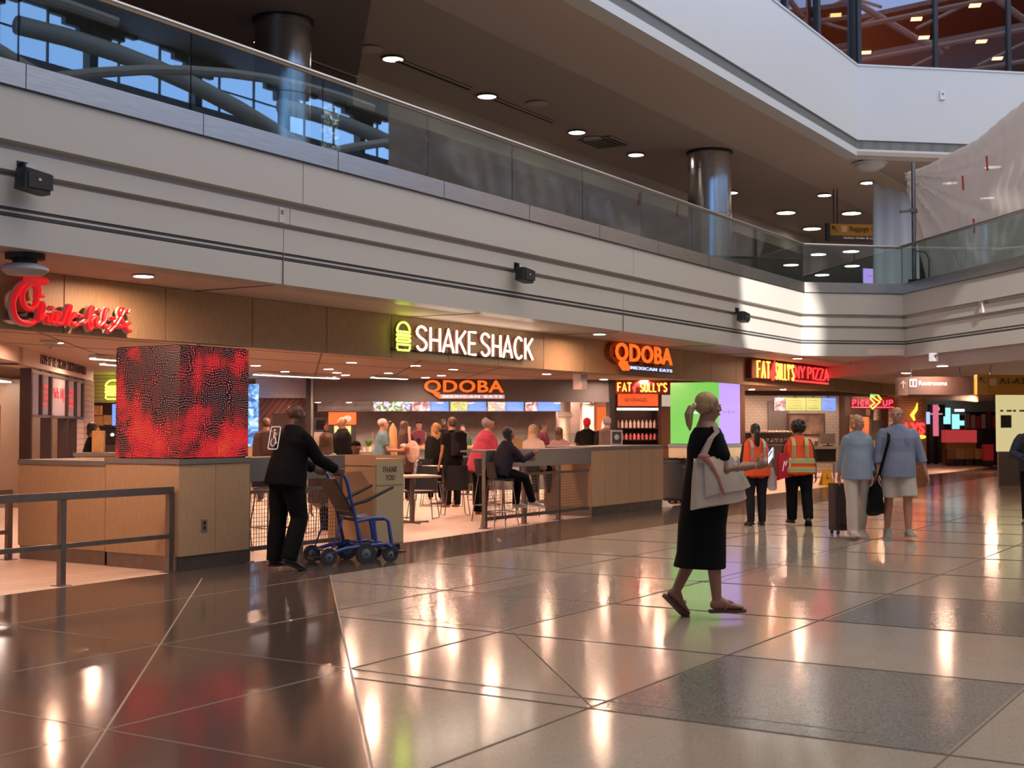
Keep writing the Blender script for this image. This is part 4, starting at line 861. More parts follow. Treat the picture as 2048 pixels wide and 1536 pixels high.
# ================================================================ pizza shop on the right
PF = Matrix.LocRotScale(at_d(1480, 856, 40).xy.to_3d(), Euler((0, 0, R(-48.7))), None)
def pq(x, y, z=0): return PF @ V((x, y, z))
def PX(px, d=0):
    r = ray(px, 800); n_ = PF.to_3x3() @ V((0, 1, 0)); t_ = (pq(0, d)-CAM).dot(n_)/r.dot(n_); return (PF.inverted() @ (CAM+r*t_)).x
def PZ(px, py, d=0):
    r = ray(px, py); n_ = PF.to_3x3() @ V((0, 1, 0)); t_ = (pq(0, d)-CAM).dot(n_)/r.dot(n_); return (CAM+r*t_).z
def pstruct(mb, name, m): o = struct(mb, name, m); o.matrix_world = PF; MW[o.name] = PF; return o
def pthing(name, label, cat, x, y, z=0, group=None, da=0): return thing(name, label, cat, pq(x, y, z), R(-48.7+da), group)
CT = brick_mat('white_wall_tile', (.74, .62, .50), (.70, .58, .46), (.45, .33, .25), .2, .1, .3, .006, (R(90), 0, 0))
pstruct(MB().box(-4, 0, 2.5, 5.2, .2, 2.65), 'trim_19', BLACKM)
pstruct(MB().box(-6, 3, 0, 5.5, 3.1, 2.65), 'wall_pizza', CT)
pstruct(MB().box(PX(1537, 2.9), 2.9, 0, PX(1578, 2.9), 3, 2.4), 'wall_grey_panel', mat('grey_panel', (.25, .20, .18), .5))
pstruct(MB().box(PX(1690, 2.5), 2.5, 0, PX(1790, 2.5), 3, 2.65), 'wall_dark_panel', mat('dark_panel', (.12, .06, .04), .6))
SY = emat('screen_yellow', (.62, .62, .16), 1.0)
x0, x1 = PX(1548, 1), PX(1672, 1); z0, z1 = PZ(1600, 822, 1), PZ(1600, 795, 1)
for a, b, m_, s in ((1548, 1571, FS[1], 'with pink food picture, leftmost over the pizza counter'), (1571, 1612, SY, 'yellow list, left one of two over the pizza counter'), (1612, 1643, SY, 'yellow list, right one of two over the pizza counter'), (1643, 1672, SB, 'plain blue list, rightmost over the pizza counter')):
    xa, xb = PX(a, 1), PX(b, 1); t = pthing('menu_screen', 'menu screen '+s, 'screen', xa, 1, z0)
    MB().box(0, .012, 0, xb-xa, .06, z1-z0).build('housing', BLACK, t); MB().box(.01, 0, .01, xb-xa-.01, .012, z1-z0-.01).build('picture', m_, t)
    if m_ is SY or m_ is SB:
        tx = MB()
        for r_ in range(4): tx.box(.08, -.004, .08+.08*r_, xb-xa-.1-.06*(r_ % 2), 0, .10+.08*r_)
        tx.build('text_line', mat('text_dim', (.25, .22, .05), .6), t)
    MB().box((xb-xa)/2-.02, .03, z1-z0, (xb-xa)/2+.02, .05, 2.65-z0).build('hanger', BLACKM, t)
t = pthing('framed_picture', 'large brown framed wall picture under the pizza menu screens', 'picture', PX(1575, 2.8), 2.8, PZ(1600, 872, 2.8)); w_ = PX(1650, 2.8)-PX(1575, 2.8); MB().box(0, 0, 0, w_, .05, .75).build('frame', mat('brown_frame', (.10, .045, .03), .6), t); MB().box(.06, -.01, .06, w_-.06, 0, .69).build('print', mat('brown_print', (.30, .18, .12), .6, noise=.7, nscale=2.2), t)
t = pthing('service_counter', 'dark pizza service counter behind the two orange vests', 'counter', PX(1485, .3), .3); MB().box(0, 0, 0, 2.0, .7, .95).build('body', mat('dark_counter', (.05, .035, .03), .5), t); MB().box(-.02, -.02, .95, 2.02, .72, 1.0).build('top', STEELD, t)
t = pthing('food_case', 'glass food case with rows of wrapped food behind the orange vests', 'case', PX(1488, .3), .3, 1.0); MB().box(0, .05, 0, 1.75, .6, .04).box(0, .5, 0, 1.75, .6, .35).build('body', BLACK, t); MB().box(0, .04, .04, 1.75, .05, .35).build('front_glass', glass_mat('case_glass', (.95, .95, .95)), t)
m_ = MB()
for i in range(34): m_.ell((.05+.05*i, .2+.05*(i % 3), .08+.06*(i % 2)), (.035, .04, .03), 8, 5)
m_.build('wrapped_food', mat('wrapped_food', (.5, .3, .2), .5, noise=.7, nscale=12), t, smooth=True); m_ = MB()
for i in range(14): m_.ell((.08+.12*i, .3, .38), (.07, .06, .04), 8, 5)
m_.build('pastry_row', mat('pastry', (.62, .42, .34), .6, noise=.4, nscale=9), t, smooth=True)
for i, (px, c) in enumerate(((1627, (.7, .6, .5)), (1633, (.8, .7, .6)), (1639, (.15, .12, .1)))):
    t = pthing('utensil_tub', 'tub of utensils on the steel table near the pizza counter', 'container', PX(px, -1.5), -1.2, .955, 'utensil tubs on the steel table'); MB().lathe([(.05, 0), (.06, .15)], n=12).build('tub', mat('tub_%d' % i, c, .5), t); m_ = MB()
    for k_ in range(5): m_.tube([(.01*k_-.02, 0, .02), (.035*(k_-2), .01, .28+.02*(k_ % 2))], .008, 5)
    m_.build('utensil', mat('utensil', (.75, .68, .6), .4), t)
t = pthing('steel_table', 'steel frame work table with dark shelves behind the yellow floor sign', 'table', PX(1622, -1.5), -1.5); w_ = PX(1690, -1.5)-PX(1622, -1.5)
MB().box(0, 0, .90, w_, .8, .95).build('table_top', STEEL, t); MB().box(0, .1, .45, w_, .8, .49).build('shelf', STEEL, t)
for x_ in (.02, w_-.07):
    for y_ in (.02, .73): MB().box(x_, y_, 0, x_+.05, y_+.05, .90).build('leg', STEEL, t)
t = pthing('black_crate', 'black box between the legs of the steel work table', 'box', PX(1632, -1.3), -1.1, .495); MB().box(0, 0, 0, .7, .5, .36).build('body', BLACK, t); MB().box(-.01, -.01, .30, .71, .51, .37).build('lid', BLACKM, t)
t = pthing('cash_terminal', 'grey screen back of the till on the steel work table', 'screen', PX(1652, -1.5), -1.1, .955); MB().box(0, 0, .06, .45, .05, .38).build('panel', mat('till_grey', (.18, .17, .17), .5), t); MB().box(.1, -.08, 0, .35, .15, .03).box(.2, .0, .03, .25, .04, .08).build('foot', BLACK, t)
p = at_z(1653, 971); t = thing('wet_floor_sign', 'yellow folding wet floor sign standing before the steel table', 'sign', (p.x, p.y, 0), R(-52))
YL = mat('sign_yellow', (.75, .47, .03), .45)
for s_, nm in ((-1, 'front_board'), (1, 'rear_board')):
    MB().loft([[(-.16, s_*.16, .0), (.16, s_*.16, 0), (.16, s_*.15, 0), (-.16, s_*.15, 0)], [(-.09, s_*.015, .42), (.09, s_*.015, .42), (.09, s_*.003, .42), (-.09, s_*.003, .42)]]).build(nm, YL, t)
MB().prism([(-.05, -.105), (.05, -.105), (0, -.10)], .18, .2).bar((-.03, -.105, .19), (.0, -.075, .30), .02, .01).build('pictogram', BLACK, t)
# pick up neon and pizza slice
t = pthing('shop_sign', 'pink neon pick up sign with yellow pizza slice on a dark board', 'sign', PX(1703, -.6), -.6, PZ(1703, 814, -.6)); w_ = PX(1786)-PX(1703)
MB().box(-.03, .02, -.06, w_+.03, .08, .32).build('back_board', mat('sign_dark_red', (.16, .01, .01), .5), t); NP = emat('neon_pink', (1, .05, .10), 2.4)
G2 = dict(GL); m_ = neon('PICK', .02, .55, .16, .05, .016, {'I': .3}); m_.merge(neon('UP', w_-.36, .33, .16, .05, .016)); m_.build('lettering', NP, t).matrix_local = frame((0, -.02, .05), (1, 0, 0), (0, 0, 1))
MB().tube([(0, -.02, -.01), (w_, -.02, -.01)], .014).build('underline', NP, t)
MB().tube([(.62, -.03, .34), (.92, -.03, .16), (.66, -.03, -.06), (.60, -.03, .02), (.74, -.03, .12), (.6, -.03, .26)], .022, 6, True).build('slice_outline', YN, t)
MB().tube([(.62, -.03, .44), (.82, -.03, .40), (.96, -.03, .22)], .03).build('crust', emat('neon_gold', (1, .5, .05), 2.), t)
t = pthing('exit_sign', 'small green lit square hanging over the pink pick up neon', 'sign', PX(1733), -.3, PZ(1738, 799)); MB().box(0, 0, 0, .17, .03, .2).build('panel', emat('exit_green', (.1, .9, .25), 1.3), t); MB().box(.06, .0, .2, .1, .03, .5).build('hanger', BLACKM, t)
t = pthing('framed_poster', 'orange poster in a dark frame above the blonde woman', 'poster', PX(1696, -.6), -.6, .9); w_ = PX(1740, -.6)-PX(1696, -.6); MB().box(0, 0, 0, w_, .05, PZ(1700, 831, -.6)-.9).build('frame', BLACK, t); MB().box(.04, -.01, .04, w_-.04, 0, PZ(1700, 831, -.6)-.94).build('print', mat('poster_tan', (.60, .22, .07), .5, emit=(1, .3, .1), es=.15), t); MB().box(.1, .05, -.9, .16, .1, 0).box(w_-.16, .05, -.9, w_-.1, .1, 0).build('leg', BLACKM, t)
BRK = brick_mat('red_brick', (.33, .14, .09), (.24, .10, .07), (.42, .30, .22), .24, .08, .7, .012, (R(90), 0, 0))
pstruct(MB().box(PX(1740, .8), .8, 0, PX(1790, .8), 1.1, 2.65), 'wall_brick', BRK); pstruct(MB().box(PX(1785, -.4), -.4, 0, PX(1852, -.4), -.1, 2.65), 'wall_brick', BRK)
t = pthing('pizza_oven', 'tiled pizza oven with steel hood beside the brick wall', 'oven', PX(1742, .2), .2); MB().box(0, 0, 0, .8, .5, 1.1).build('body', CT, t); MB().box(0, .0, 1.12, .5, .45, 1.75).build('steel_door', STEELD, t); MB().lathe([(.12, 1.75), (.1, 2.1)], (.3, .2, 0), 14).build('flue', CT, t)
t = pthing('neon_sign', 'yellow flame and red letters neon sign on the brick corner behind the man', 'sign', PX(1812, -.6), -.55, PZ(1812, 870, -.6)); w_ = PX(1850, -.6)-PX(1812, -.6)
MB().tube([(.30, 0, .45), (.22, 0, .62), (.36, 0, .80), (.40, 0, 1.0)], [.03, .07, .05, .012], 8).build('flame', emat('neon_gold', (1, .5, .05), 2.), t, smooth=True)
m_ = MB().merge(text_fit('LYS', w_, .36, .05, .03), frame((0, 0, .02), (1, 0, 0), (0, 0, 1))); m_.build('lettering', RN, t); MB().ell((w_-.1, 0, -.06), (.15, .04, .06)).build('crust', emat('neon_gold', (1, .5, .05), 2.), t, smooth=True)
MB().box(0, .04, -.1, w_, .1, -.02).build('mounting_bar', BLACKM, t)
# ================================================================ corridor beyond
cam_struct(1840, 2500, 56, 0, 2.66, 'wall_corridor_end', mat('shop_dark', (.10, .045, .04), .6)); cam_struct(1850, 2500, 55.6, 2.05, 2.66, 'wall_corridor_header', mat('corridor_header', (.42, .30, .24), .6))
struct(MB().box(58, -40, 0, 58.2, 45, 2.7), 'wall_end', mat('corridor_wall', (.30, .20, .17), .6))
struct(MB().box(-60, 0, 2.66, -9, 45, 4.1), 'wall_front_left', PK)
struct(MB().prism([(c2.x-.3, c2.y), (c2.x-.6, c2.y-.2), (75, -60), (75.3, -60)], 0, 4.1), 'wall_side_right', PNK)
def far_box(name, label, cat, px, py, w, h, d, m, part='body', deep=.3, foot=None):
    p = at_d(px, py, d); t = thing(name, label, cat, (p.x, p.y, p.z), R(-56)); MB().box(0, 0, 0, w, deep, h).build(part, m, t)
    if foot: MB().box(.02, .02, -p.z, w-.02, deep-.02, 0).build('base', foot, t)
    return t
far_box('lit_banner', 'tall pink lit banner at the corridor shop entrance', 'banner', 1867, 872, .22, 1.3, 54, emat('banner_pink', (.75, .16, .24), .9), 'panel', .05, BLACKM)
far_box('light_panel', 'narrow blue lit panel left of the pink banner', 'panel', 1852, 848, .17, .5, 54, emat('panel_blue', (.45, .6, 1), 1.), 'panel', .05, BLACKM)
far_box('light_panel', 'tall cyan lit panel in the corridor shop', 'panel', 1888, 848, .28, .68, 54.5, emat('panel_cyan', (.35, .9, .9), 1.1), 'panel', .05, BLACKM)
t = far_box('light_panel', 'irregular cyan lit display right of the tall cyan panel', 'panel', 1905, 858, .30, .62, 54.5, emat('panel_cyan', (.35, .9, .9), 1.1), 'panel', .05, BLACKM); MB().box(.25, -.01, .15, .5, .03, .35).build('side_panel', emat('panel_cyan', (.35, .9, .9), 1.1), t)
far_box('ceiling_panel_light', 'flat pale blue light over the cyan displays', 'light', 1910, 823, .4, .10, 54.5, emat('panel_white', (.7, .75, 1), 2.), 'panel', .05, None)
far_box('display_table', 'red topped display table in the corridor shop', 'table', 1892, 885, 1.25, .5, 52, mat('display_red', (.55, .03, .05), .5, emit=(1, .1, .1), es=.3), 'red_panel', .5, mat('display_wood', (.36, .17, .07), .6))
for i, (px, c) in enumerate(((1895, (.20, .10, .06)), (1912, (.38, .2, .09)), (1930, (.34, .16, .06)), (1950, (.42, .22, .1)))):
    far_box('storage_crate', ('dark brown crate at the left', 'tan crate, second from left', 'orange brown crate, third from left', 'light brown crate at the right')[i]+' below the red display table', 'box', px, 918, .34, .4, 51.2, mat('crate_%d' % i, c, .6), 'body', .3, BLACKM)
for i, (px, c, h_) in enumerate(((1932, (.3, .28, .3), .62), (1943, (.55, .5, .5), .55), (1953, (.5, .08, .12), .5), (1964, (.6, .55, .55), .6), (1975, (.2, .08, .12), .7), (1986, (.45, .1, .15), .55))):
    far_box('hanging_garment', ('grey garment, leftmost', 'pale garment, second', 'red garment, third', 'white garment, fourth', 'maroon garment, fifth', 'dark red garment, rightmost')[i]+' on the corridor shop rack', 'clothes', px, 857, .16, h_, 53.5, mat('garment_%d' % i, c, .7), 'cloth', .1, None)
far_box('clothes_rack', 'black clothes rack holding garments in the corridor shop', 'rack', 1930, 826, 1.4, .05, 53.6, BLACKM, 'rail', .06, BLACKM)
far_box('shopping_bin', 'bright red bin on the corridor floor right of the crates', 'bin', 1970, 921, .34, .62, 50, mat('bin_red', (.6, .04, .07), .5), 'body', .3, BLACKM)
far_box('dark_counter', 'black counter in shadow right of the crates', 'counter', 1962, 905, .7, .9, 52.5, BLACK, 'body', .4, BLACK)
t = far_box('directory_kiosk', 'large pale yellow lit panel board standing at the right edge', 'kiosk', 1996, 903, 2.6, 1.55, 34, emat('kiosk_yellow', (.62, .52, .25), .95), 'panel', .12, STEELD)
MB().box(.08, -.02, .62, .36, 0, .95).build('dark_screen', mat('kiosk_dark', (.03, .04, .05), .3), t)
m_ = MB(); [m_.box(.07+.17*k_, -.012, 1.04, .07+.17*k_+.13*(.6+.4*(k_ % 2)), 0, 1.09) for k_ in range(9)]; m_.build('lettering', mat('kiosk_text', (.35, .3, .15), .6), t)
# hanging direction signs
t = cthing('direction_sign', 'dark brown hanging restrooms direction sign at right', 'sign', 1797, 25.2, 2.13, rz=R(-50))
DB = mat('sign_brown', (.075, .045, .04), .5); MB().box(0, 0, 0, .20, .12, .36).build('arrow_panel', mat('sign_brown_light', (.15, .09, .07), .5), t); MB().box(.20, 0, 0.02, 1.54, .12, .37).build('panel', DB, t)
WT = mat('sign_white', (.75, .62, .56), .5, emit=(1, .8, .7), es=.25)
MB().bar((.10, -.008, .14), (.10, -.008, .28), .018, .01).bar((.10, -.008, .285), (.05, -.008, .22), .016, .01).bar((.10, -.008, .285), (.15, -.008, .22), .016, .01).build('arrow', WT, t)
MB().merge(text_fit('Restrooms', .58, .085, .006, .01), frame((.42, -.01, .20), (1, 0, 0), (0, 0, 1))).build('lettering', WT, t)
g_ = MB().box(.23, -.008, .17, .38, 0, .32).build('pictogram', WT, t); MB().box(.25, -.012, .19, .29, -.008, .29).box(.32, -.012, .19, .36, -.008, .29).build('figure', DB, g_)
for x_ in (.3, 1.3): MB().tube([(x_, .06, .37), (x_, .06, .57)], .012).build('hanger', STEELD, t)
t = cthing('direction_sign', 'yellow hanging gate direction sign reading A1-A3 at the right edge', 'sign', 1955, 24.6, 2.13, rz=R(-52))
YS = mat('sign_amber', (.48, .22, .01), .5); MB().box(0, 0, 0, 1.6, .12, .38).build('panel', YS, t); MB().box(0, -.008, 0, .20, 0, .38).build('arrow_panel', mat('sign_amber_light', (.55, .30, .06), .5), t)
MB().bar((.07, -.014, .32), (.15, -.014, .22), .018, .008).bar((.06, -.014, .325), (.13, -.014, .325), .018, .008).bar((.06, -.014, .33), (.06, -.014, .26), .018, .008).build('arrow', BLACK, t)
MB().merge(text_fit('A1-A3', .50, .12, .006, .01), frame((.44, -.012, .20), (1, 0, 0), (0, 0, 1))).build('lettering', mat('sign_text_dark', (.08, .05, .02), .5), t); MB().box(.24, -.012, .18, .38, 0, .31).build('pictogram', mat('sign_pale', (.7, .45, .3), .5), t)
for x_ in (.3, 1.3): MB().tube([(x_, .06, .38), (x_, .06, .57)], .012).build('hanger', STEELD, t)
t = cthing('shop_sign', 'small black square shop sign with white round mark over the corridor shop', 'sign', 1857, 54.2, 1.98); MB().box(0, 0, 0, .72, .08, .5).build('panel', BLACK, t); MB().ell((.38, -.02, .32), (.1, .01, .1)).build('mark', emat('mark_white', (.6, .5, .5), .8), t); MB().box(.08, -.01, .08, .6, 0, .13).build('lettering', emat('mark_white', (.6, .5, .5), .8), t)
# ================================================================ upper level sign, sheet, pole
t = thing('direction_sign', 'yellow and brown baggage claim sign hanging on the upper level', 'sign', at_d(1655, 480, 33), R(-50)); t.scale = (.76, .76, .76)
MB().box(0, 0, .16, 2.4, .15, .55).build('panel', YS, t); MB().box(0, 0, 0, 2.4, .15, .16).build('lower_panel', DB, t); MB().box(-.02, -.01, -.02, .1, .17, .57).build('end_cap', BLACK, t)
MB().merge(text_fit('Baggage Claim', 1.25, .22, .006, .01), frame((.78, -.01, .27), (1, 0, 0), (0, 0, 1))).build('lettering', mat('sign_text_dark', (.08, .05, .02), .5), t)
MB().merge(text_fit('Airline Clubs & Lounges', 1.4, .08, .006), frame((.55, -.01, .04), (1, 0, 0), (0, 0, 1))).build('small_lettering', WT, t)
MB().bar((.20, -.014, .46), (.34, -.014, .30), .03, .008).bar((.18, -.014, .47), (.30, -.014, .47), .03, .008).bar((.18, -.014, .48), (.18, -.014, .36), .03, .008).build('arrow', BLACK, t); MB().box(.48, -.014, .28, .68, 0, .48).build('pictogram', mat('sign_pale', (.7, .45, .3), .5), t)
for x_ in (.25, .38): MB().tube([(x_, .07, .55), (x_, .07, 1.72)], .02).build('hanger', BLACKM, t)
SHT = mat('plastic_sheet', (.80, .74, .72), .35, spec=.4, bump=.8, bscale=3.0, trans=0); n = SHT.node_tree.nodes; L = SHT.node_tree.links
tl = n.new('ShaderNodeBsdfTranslucent'); tl.inputs[0].default_value = (.85, .78, .76, 1); tp = n.new('ShaderNodeBsdfTransparent'); m1 = n.new('ShaderNodeMixShader'); m2 = n.new('ShaderNodeMixShader'); m1.inputs[0].default_value = .45; m2.inputs[0].default_value = .14
L.new(n['Principled BSDF'].outputs[0], m1.inputs[1]); L.new(tl.outputs[0], m1.inputs[2]); L.new(m1.outputs[0], m2.inputs[1]); L.new(tp.outputs[0], m2.inputs[2]); L.new(m2.outputs[0], n['Material Output'].inputs[0])
a0 = on(PC0, AC, -1.05, -.55)
def sheet(fn, nu, nv, name, m, t, th=.004):
    front = []; 
    for j in range(nv+1):
        for i in range(nu+1): front.append(fn(i/nu, j/nv))
    fs = [(j*(nu+1)+i, j*(nu+1)+i+1, (j+1)*(nu+1)+i+1, (j+1)*(nu+1)+i) for j in range(nv) for i in range(nu)]
    o = MB().add(front, fs).build(name, m, t, smooth=True, world=True); sm = o.modifiers.new('s', 'SOLIDIFY'); sm.thickness = th; return o
t = thing('plastic_sheet', 'large translucent plastic sheet draped from a pole above the right glass guard', 'sheet', (a0.x, a0.y, 4.25))
def f_(u, v):
    s_ = u*9; p = V((a0.x+AC.x*s_, a0.y+AC.y*s_)); nrm = V((AC.y, -AC.x))
    top = 7.15+.35*u*9/4.4*1.0; top = 6.95+.08*s_+.02*max(0, s_-1)**1.6; bot = 4.24; skew = (1-min(1, u*2.2))**2*(1-v)*1.0
    z = bot+(top-bot)*v - .25*math.sin(PI*min(u*1.6, 1))*v*.8
    ang = math.atan2(1.02-v, s_*.28+.06); w_ = .035*math.sin(ang*22)+.02*math.sin(ang*41+s_)+.03*math.sin(s_*3.1+v*2)+.012*math.sin(s_*17-v*13)
    return (p.x+nrm.x*w_+AC.x*skew, p.y+nrm.y*w_+AC.y*skew, z)
sheet(f_, 120, 50, 'draped_sheet', SHT, t)
RT = mat('red_tape', (.45, .02, .02), .5); m_ = MB()
for s_, z_ in ((1.6, 6.1), (2.5, 6.3), (2.0, 5.2)):
    p = on(PC0, AC, s_, -.42); m_.bar((p.x, p.y, z_), (p.x+.03, p.y+.02, z_+.28), .03, .03)
m_.build('red_strap', RT, t, world=True)
TARP = mat('grey_tarp', (.66, .70, .72), .45, bump=.4, bscale=3)
t = thing('hanging_sheet', 'tall bluish white hanging sheet left of the pole at the corner', 'sheet', (a0.x, a0.y, 4.25))
pa, pb = at_d(1746, 560, 31.5), at_d(1840, 560, 31.0)
def f2(u, v):
    p = pa.lerp(pb, u); z = 4.22+(at_d(1746, 362, 31.5).z-4.22-.5*u)*v; n_ = V((.53, -.85)); w_ = .012*math.sin(u*23)+.01*math.sin(u*9+v*3); return (p.x-w_*.6, p.y-w_*.8, z)
sheet(f2, 30, 10, 'cloth', TARP, t)
pp = on(PC0, AC, -.22, -.30)
t = thing('scaffold_pole', 'grey vertical scaffold pole holding the plastic sheet at the corner', 'pole', (pp.x, pp.y, 4.2)); MB().tube([(0, 0, 0), (0, 0, 2.8)], .045, 12).build('tube', STEELD, t, smooth=True); MB().box(-.09, -.06, 1.75, .09, .06, 1.83).bar((0, 0, 1.79), (-.2, .22, 1.76), .05).build('clamp', STEELD, t); MB().box(-.12, -.12, 0, .12, .12, .02).build('foot_plate', STEELD, t)
pp = on(PC0, AC, .25, -.22)
t = thing('folding_trolley', 'curved metal handle frame standing behind the corner glass', 'trolley', (pp.x, pp.y, 4.2)); MB().tube([(-.2, .1, 0), (-.2, .1, .8), (-.1, .05, .88), (.1, -.05, .88), (.2, -.1, .75), (.22, -.1, 0)], .018).build('handle_frame', STEELD, t, smooth=True); MB().box(-.25, -.15, .05, .3, .2, .3).build('base', BLACK, t)
t = thing('video_screen', 'small lilac screen behind the corner glass on the upper level', 'screen', at_d(1728, 566, 46), R(-40)); MB().box(0, 0, 0, .75, .05, .52).build('picture', emat('screen_violet', (.55, .35, .95), 1.1), t); MB().box(-.03, .05, -.03, .78, .1, .55).build('housing', BLACK, t); MB().box(.33, .06, -2.45, .42, .1, -.03).build('stand', BLACKM, t); m_ = MB().tube([(.14+.035*k_, -.01, .26+.035*math.sin(k_*1.9)) for k_ in range(14)], .014, 6); m_.build('lettering', emat('pink_text', (.9, .1, .4), 1), t)
p = at_d(1650, 572, 44); t = thing('low_desk', 'low pale desk under the lilac screen on the upper level', 'desk', (p.x+.3, p.y-.3, 4.2), R(-50)); MB().box(0, 0, 0, 1.6, .5, .62).build('body', PK, t); MB().box(-.02, -.02, .62, 1.62, .52, .66).build('top', GREYB, t)
# ================================================================ small things on the fascia
def speaker(x, label, zc=3.47, y=-1.25):
    t = thing('wall_speaker', label, 'speaker', (x, y-.02, zc)); t.scale = (.62, .62, .62)
    hb = MB().rbox((0, -.20, 0), (.44, .24, .26), .06, 4); hb.v = [Euler((0, R(6), 0)).to_matrix() @ p for p in hb.v]; hb.build('housing', BLACK, t, smooth=True)
    MB().rbox((0.02, -.325, 0), (.38, .02, .20), .008).build('grille_cover', mat('speaker_grille', (.03, .025, .025), .7), t)
    MB().box(-.06, -.09, .10, -.03, 0.02, .26).box(-.10, -.012, .13, .06, 0.018, .28).build('bracket', BLACKM, t); MB().box(.02, -.03, .14, .17, -.012, .26).build('spec_plate', mat('plate_white', (.6, .6, .58), .4), t); MB().box(-.02, -.34, .0, .02, -.334, .03).build('badge', WHITE, t)
speaker(-2.92, 'black wall speaker at the far left of the white fascia'); speaker(4.62, 'black wall speaker at the middle of the white fascia'); speaker(12.05, 'black wall speaker near the right corner of the white fascia')
pp = on(PC0, AC, 3.15, .1)
t = thing('wall_speaker', 'beige wall box on the right hand white fascia', 'speaker', (pp.x, pp.y, 3.72), R(221)); MB().rbox((0, .08, 0), (.16, .2, .30), .03).build('housing', PK, t); MB().box(-.03, -.03, -.05, .03, .0, .05).build('bracket', STEELD, t)
t = thing('thermostat', 'small white thermostat on the upper white fascia left of centre', 'thermostat', (.13, -1.245, 3.64)); MB().box(-.03, -.035, -.075, .035, 0, .075).build('case', WHITE, t); MB().box(-.012, -.037, .005, .028, -.035, .05).build('display', mat('lcd', (.2, .2, .19), .4), t)
pp = L3[1]; b_ = on(L3[1], AB, 2.05, .055); t = thing('thermostat', 'white wall sensor on the third level white fascia', 'sensor', (b_.x, b_.y, 9.05), R(-48.7)); MB().box(-.06, -.04, -.10, .06, 0, .10).build('case', mat('sensor_white', (.75, .78, .8), .4), t); MB().box(-.02, -.043, .0, .03, -.04, .05).build('display', mat('lcd', (.2, .2, .19), .4), t)
t = thing('wifi_antenna', 'large white disc access point hanging from the soffit at far left', 'antenna', (at_z(50, 534, 2.84).x, at_z(50, 534, 2.84).y, 2.83)); MB().lathe([(.02, -.06), (.15, -.055), (.19, -.02), (.19, .0), (.15, .03), (.02, .035)], n=32).build('disc', WHITE, t, smooth=True); MB().lathe([(.10, .035), (.10, .07), (.16, .075), (.16, .12)], n=24).build('mount', BLACK, t)
t = thing('smoke_detector', 'small white ceiling detector near the header of the left shop', 'detector', (at_z(100, 688, 2.6).x, at_z(100, 688, 2.6).y, 2.65)); MB().lathe([(.12, 0), (.12, -.03), (.07, -.05), (.06, -.08), (.01, -.085)], n=20).build('case', WHITE, t, smooth=True); MB().lathe([(.03, -.085), (.025, -.11), (.005, -.11)], n=10).build('probe', STEEL, t)
t = thing('ceiling_speaker', 'pale box speaker hanging under the oak fascia left of the orange sign', 'speaker', (9.05, .25, 2.16)); MB().rbox((0, 0, .10), (.22, .16, .26), .02).build('housing', PK, t); MB().tube([(0, 0, .22), (0, 0, .49)], .012).build('rod', STEELD, t)
t = thing('ceiling_detector', 'white dome detector under the third level ceiling right of the steel column', 'detector', (at_z(1740, 335, 7.5).x, at_z(1740, 335, 7.5).y, 7.6)); MB().lathe([(.35, 0), (.33, -.08), (.2, -.16), (.02, -.18)], n=24).build('dome', WHITEB, t, smooth=True); MB().lathe([(.40, 0), (.40, -.02)], n=24).build('ring', WHITE, t)
def ceil_item(px, py, z, label, name='ceiling_vent', w=.6, h=.6, m=None, rz=0):
    p = at_z(px, py, z); t = thing(name, label, 'vent', (p.x, p.y, z), rz); MB().box(-w/2, -h/2, -.02, w/2, h/2, .0).build('frame', CEIL2, t); m_ = MB()
    for i in range(6): m_.box(-w/2+.03, -h/2+.03+i*(h-.06)/6, -.028, w/2-.03, -h/2+.03+(i+.6)*(h-.06)/6, -.02)
    m_.build('louvre', m or BLACKM, t)
ceil_item(1207, 285, 7.6, 'dark square ceiling vent right of the third upper downlight', w=.9, h=.8); ceil_item(870, 150, 7.6, 'long thin slot diffuser beside the first upper downlight', w=2.2, h=.12); ceil_item(1050, 222, 7.6, 'long thin slot diffuser right of the second upper downlight', w=2.2, h=.1); ceil_item(640, 128, 7.3, 'thin slot diffuser in the dark low ceiling', w=1.8, h=.1)
for px, py, s in ((741, 98, 'beside the first upper downlight'), (1185, 277, 'left of the dark square vent'), (1073, 207, 'above the second slot diffuser')):
    p = at_z(px, py, 7.6); t = thing('ceiling_speaker', 'flush round ceiling speaker '+s, 'speaker', (p.x, p.y, 7.6)); MB().lathe([(.2, 0), (.2, -.015), (.17, -.025)], n=24).build('ring', CEIL2S, t, smooth=True); MB().lathe([(.165, -.01), (.165, -.02)], n=24).build('grille_cover', CEIL2, t)
pp = on(PC0, AC, 1.5, .12); t = thing('security_camera', 'white security camera box under the right fascia', 'camera', (pp.x-.05, pp.y+.05, 2.86), R(180)); MB().rbox((0, 0, 0), (.2, .14, .16), .03).build('housing', mat('camera_white', (.66, .6, .6), .4), t); MB().tube([(.05, 0, .02), (.14, .12, .03)], .02).build('arm', STEELD, t); MB().ell((-.02, -.06, -.03), (.02, .03, .02)).build('lens', emat('lens_blue', (.3, .2, 1), 1), t)
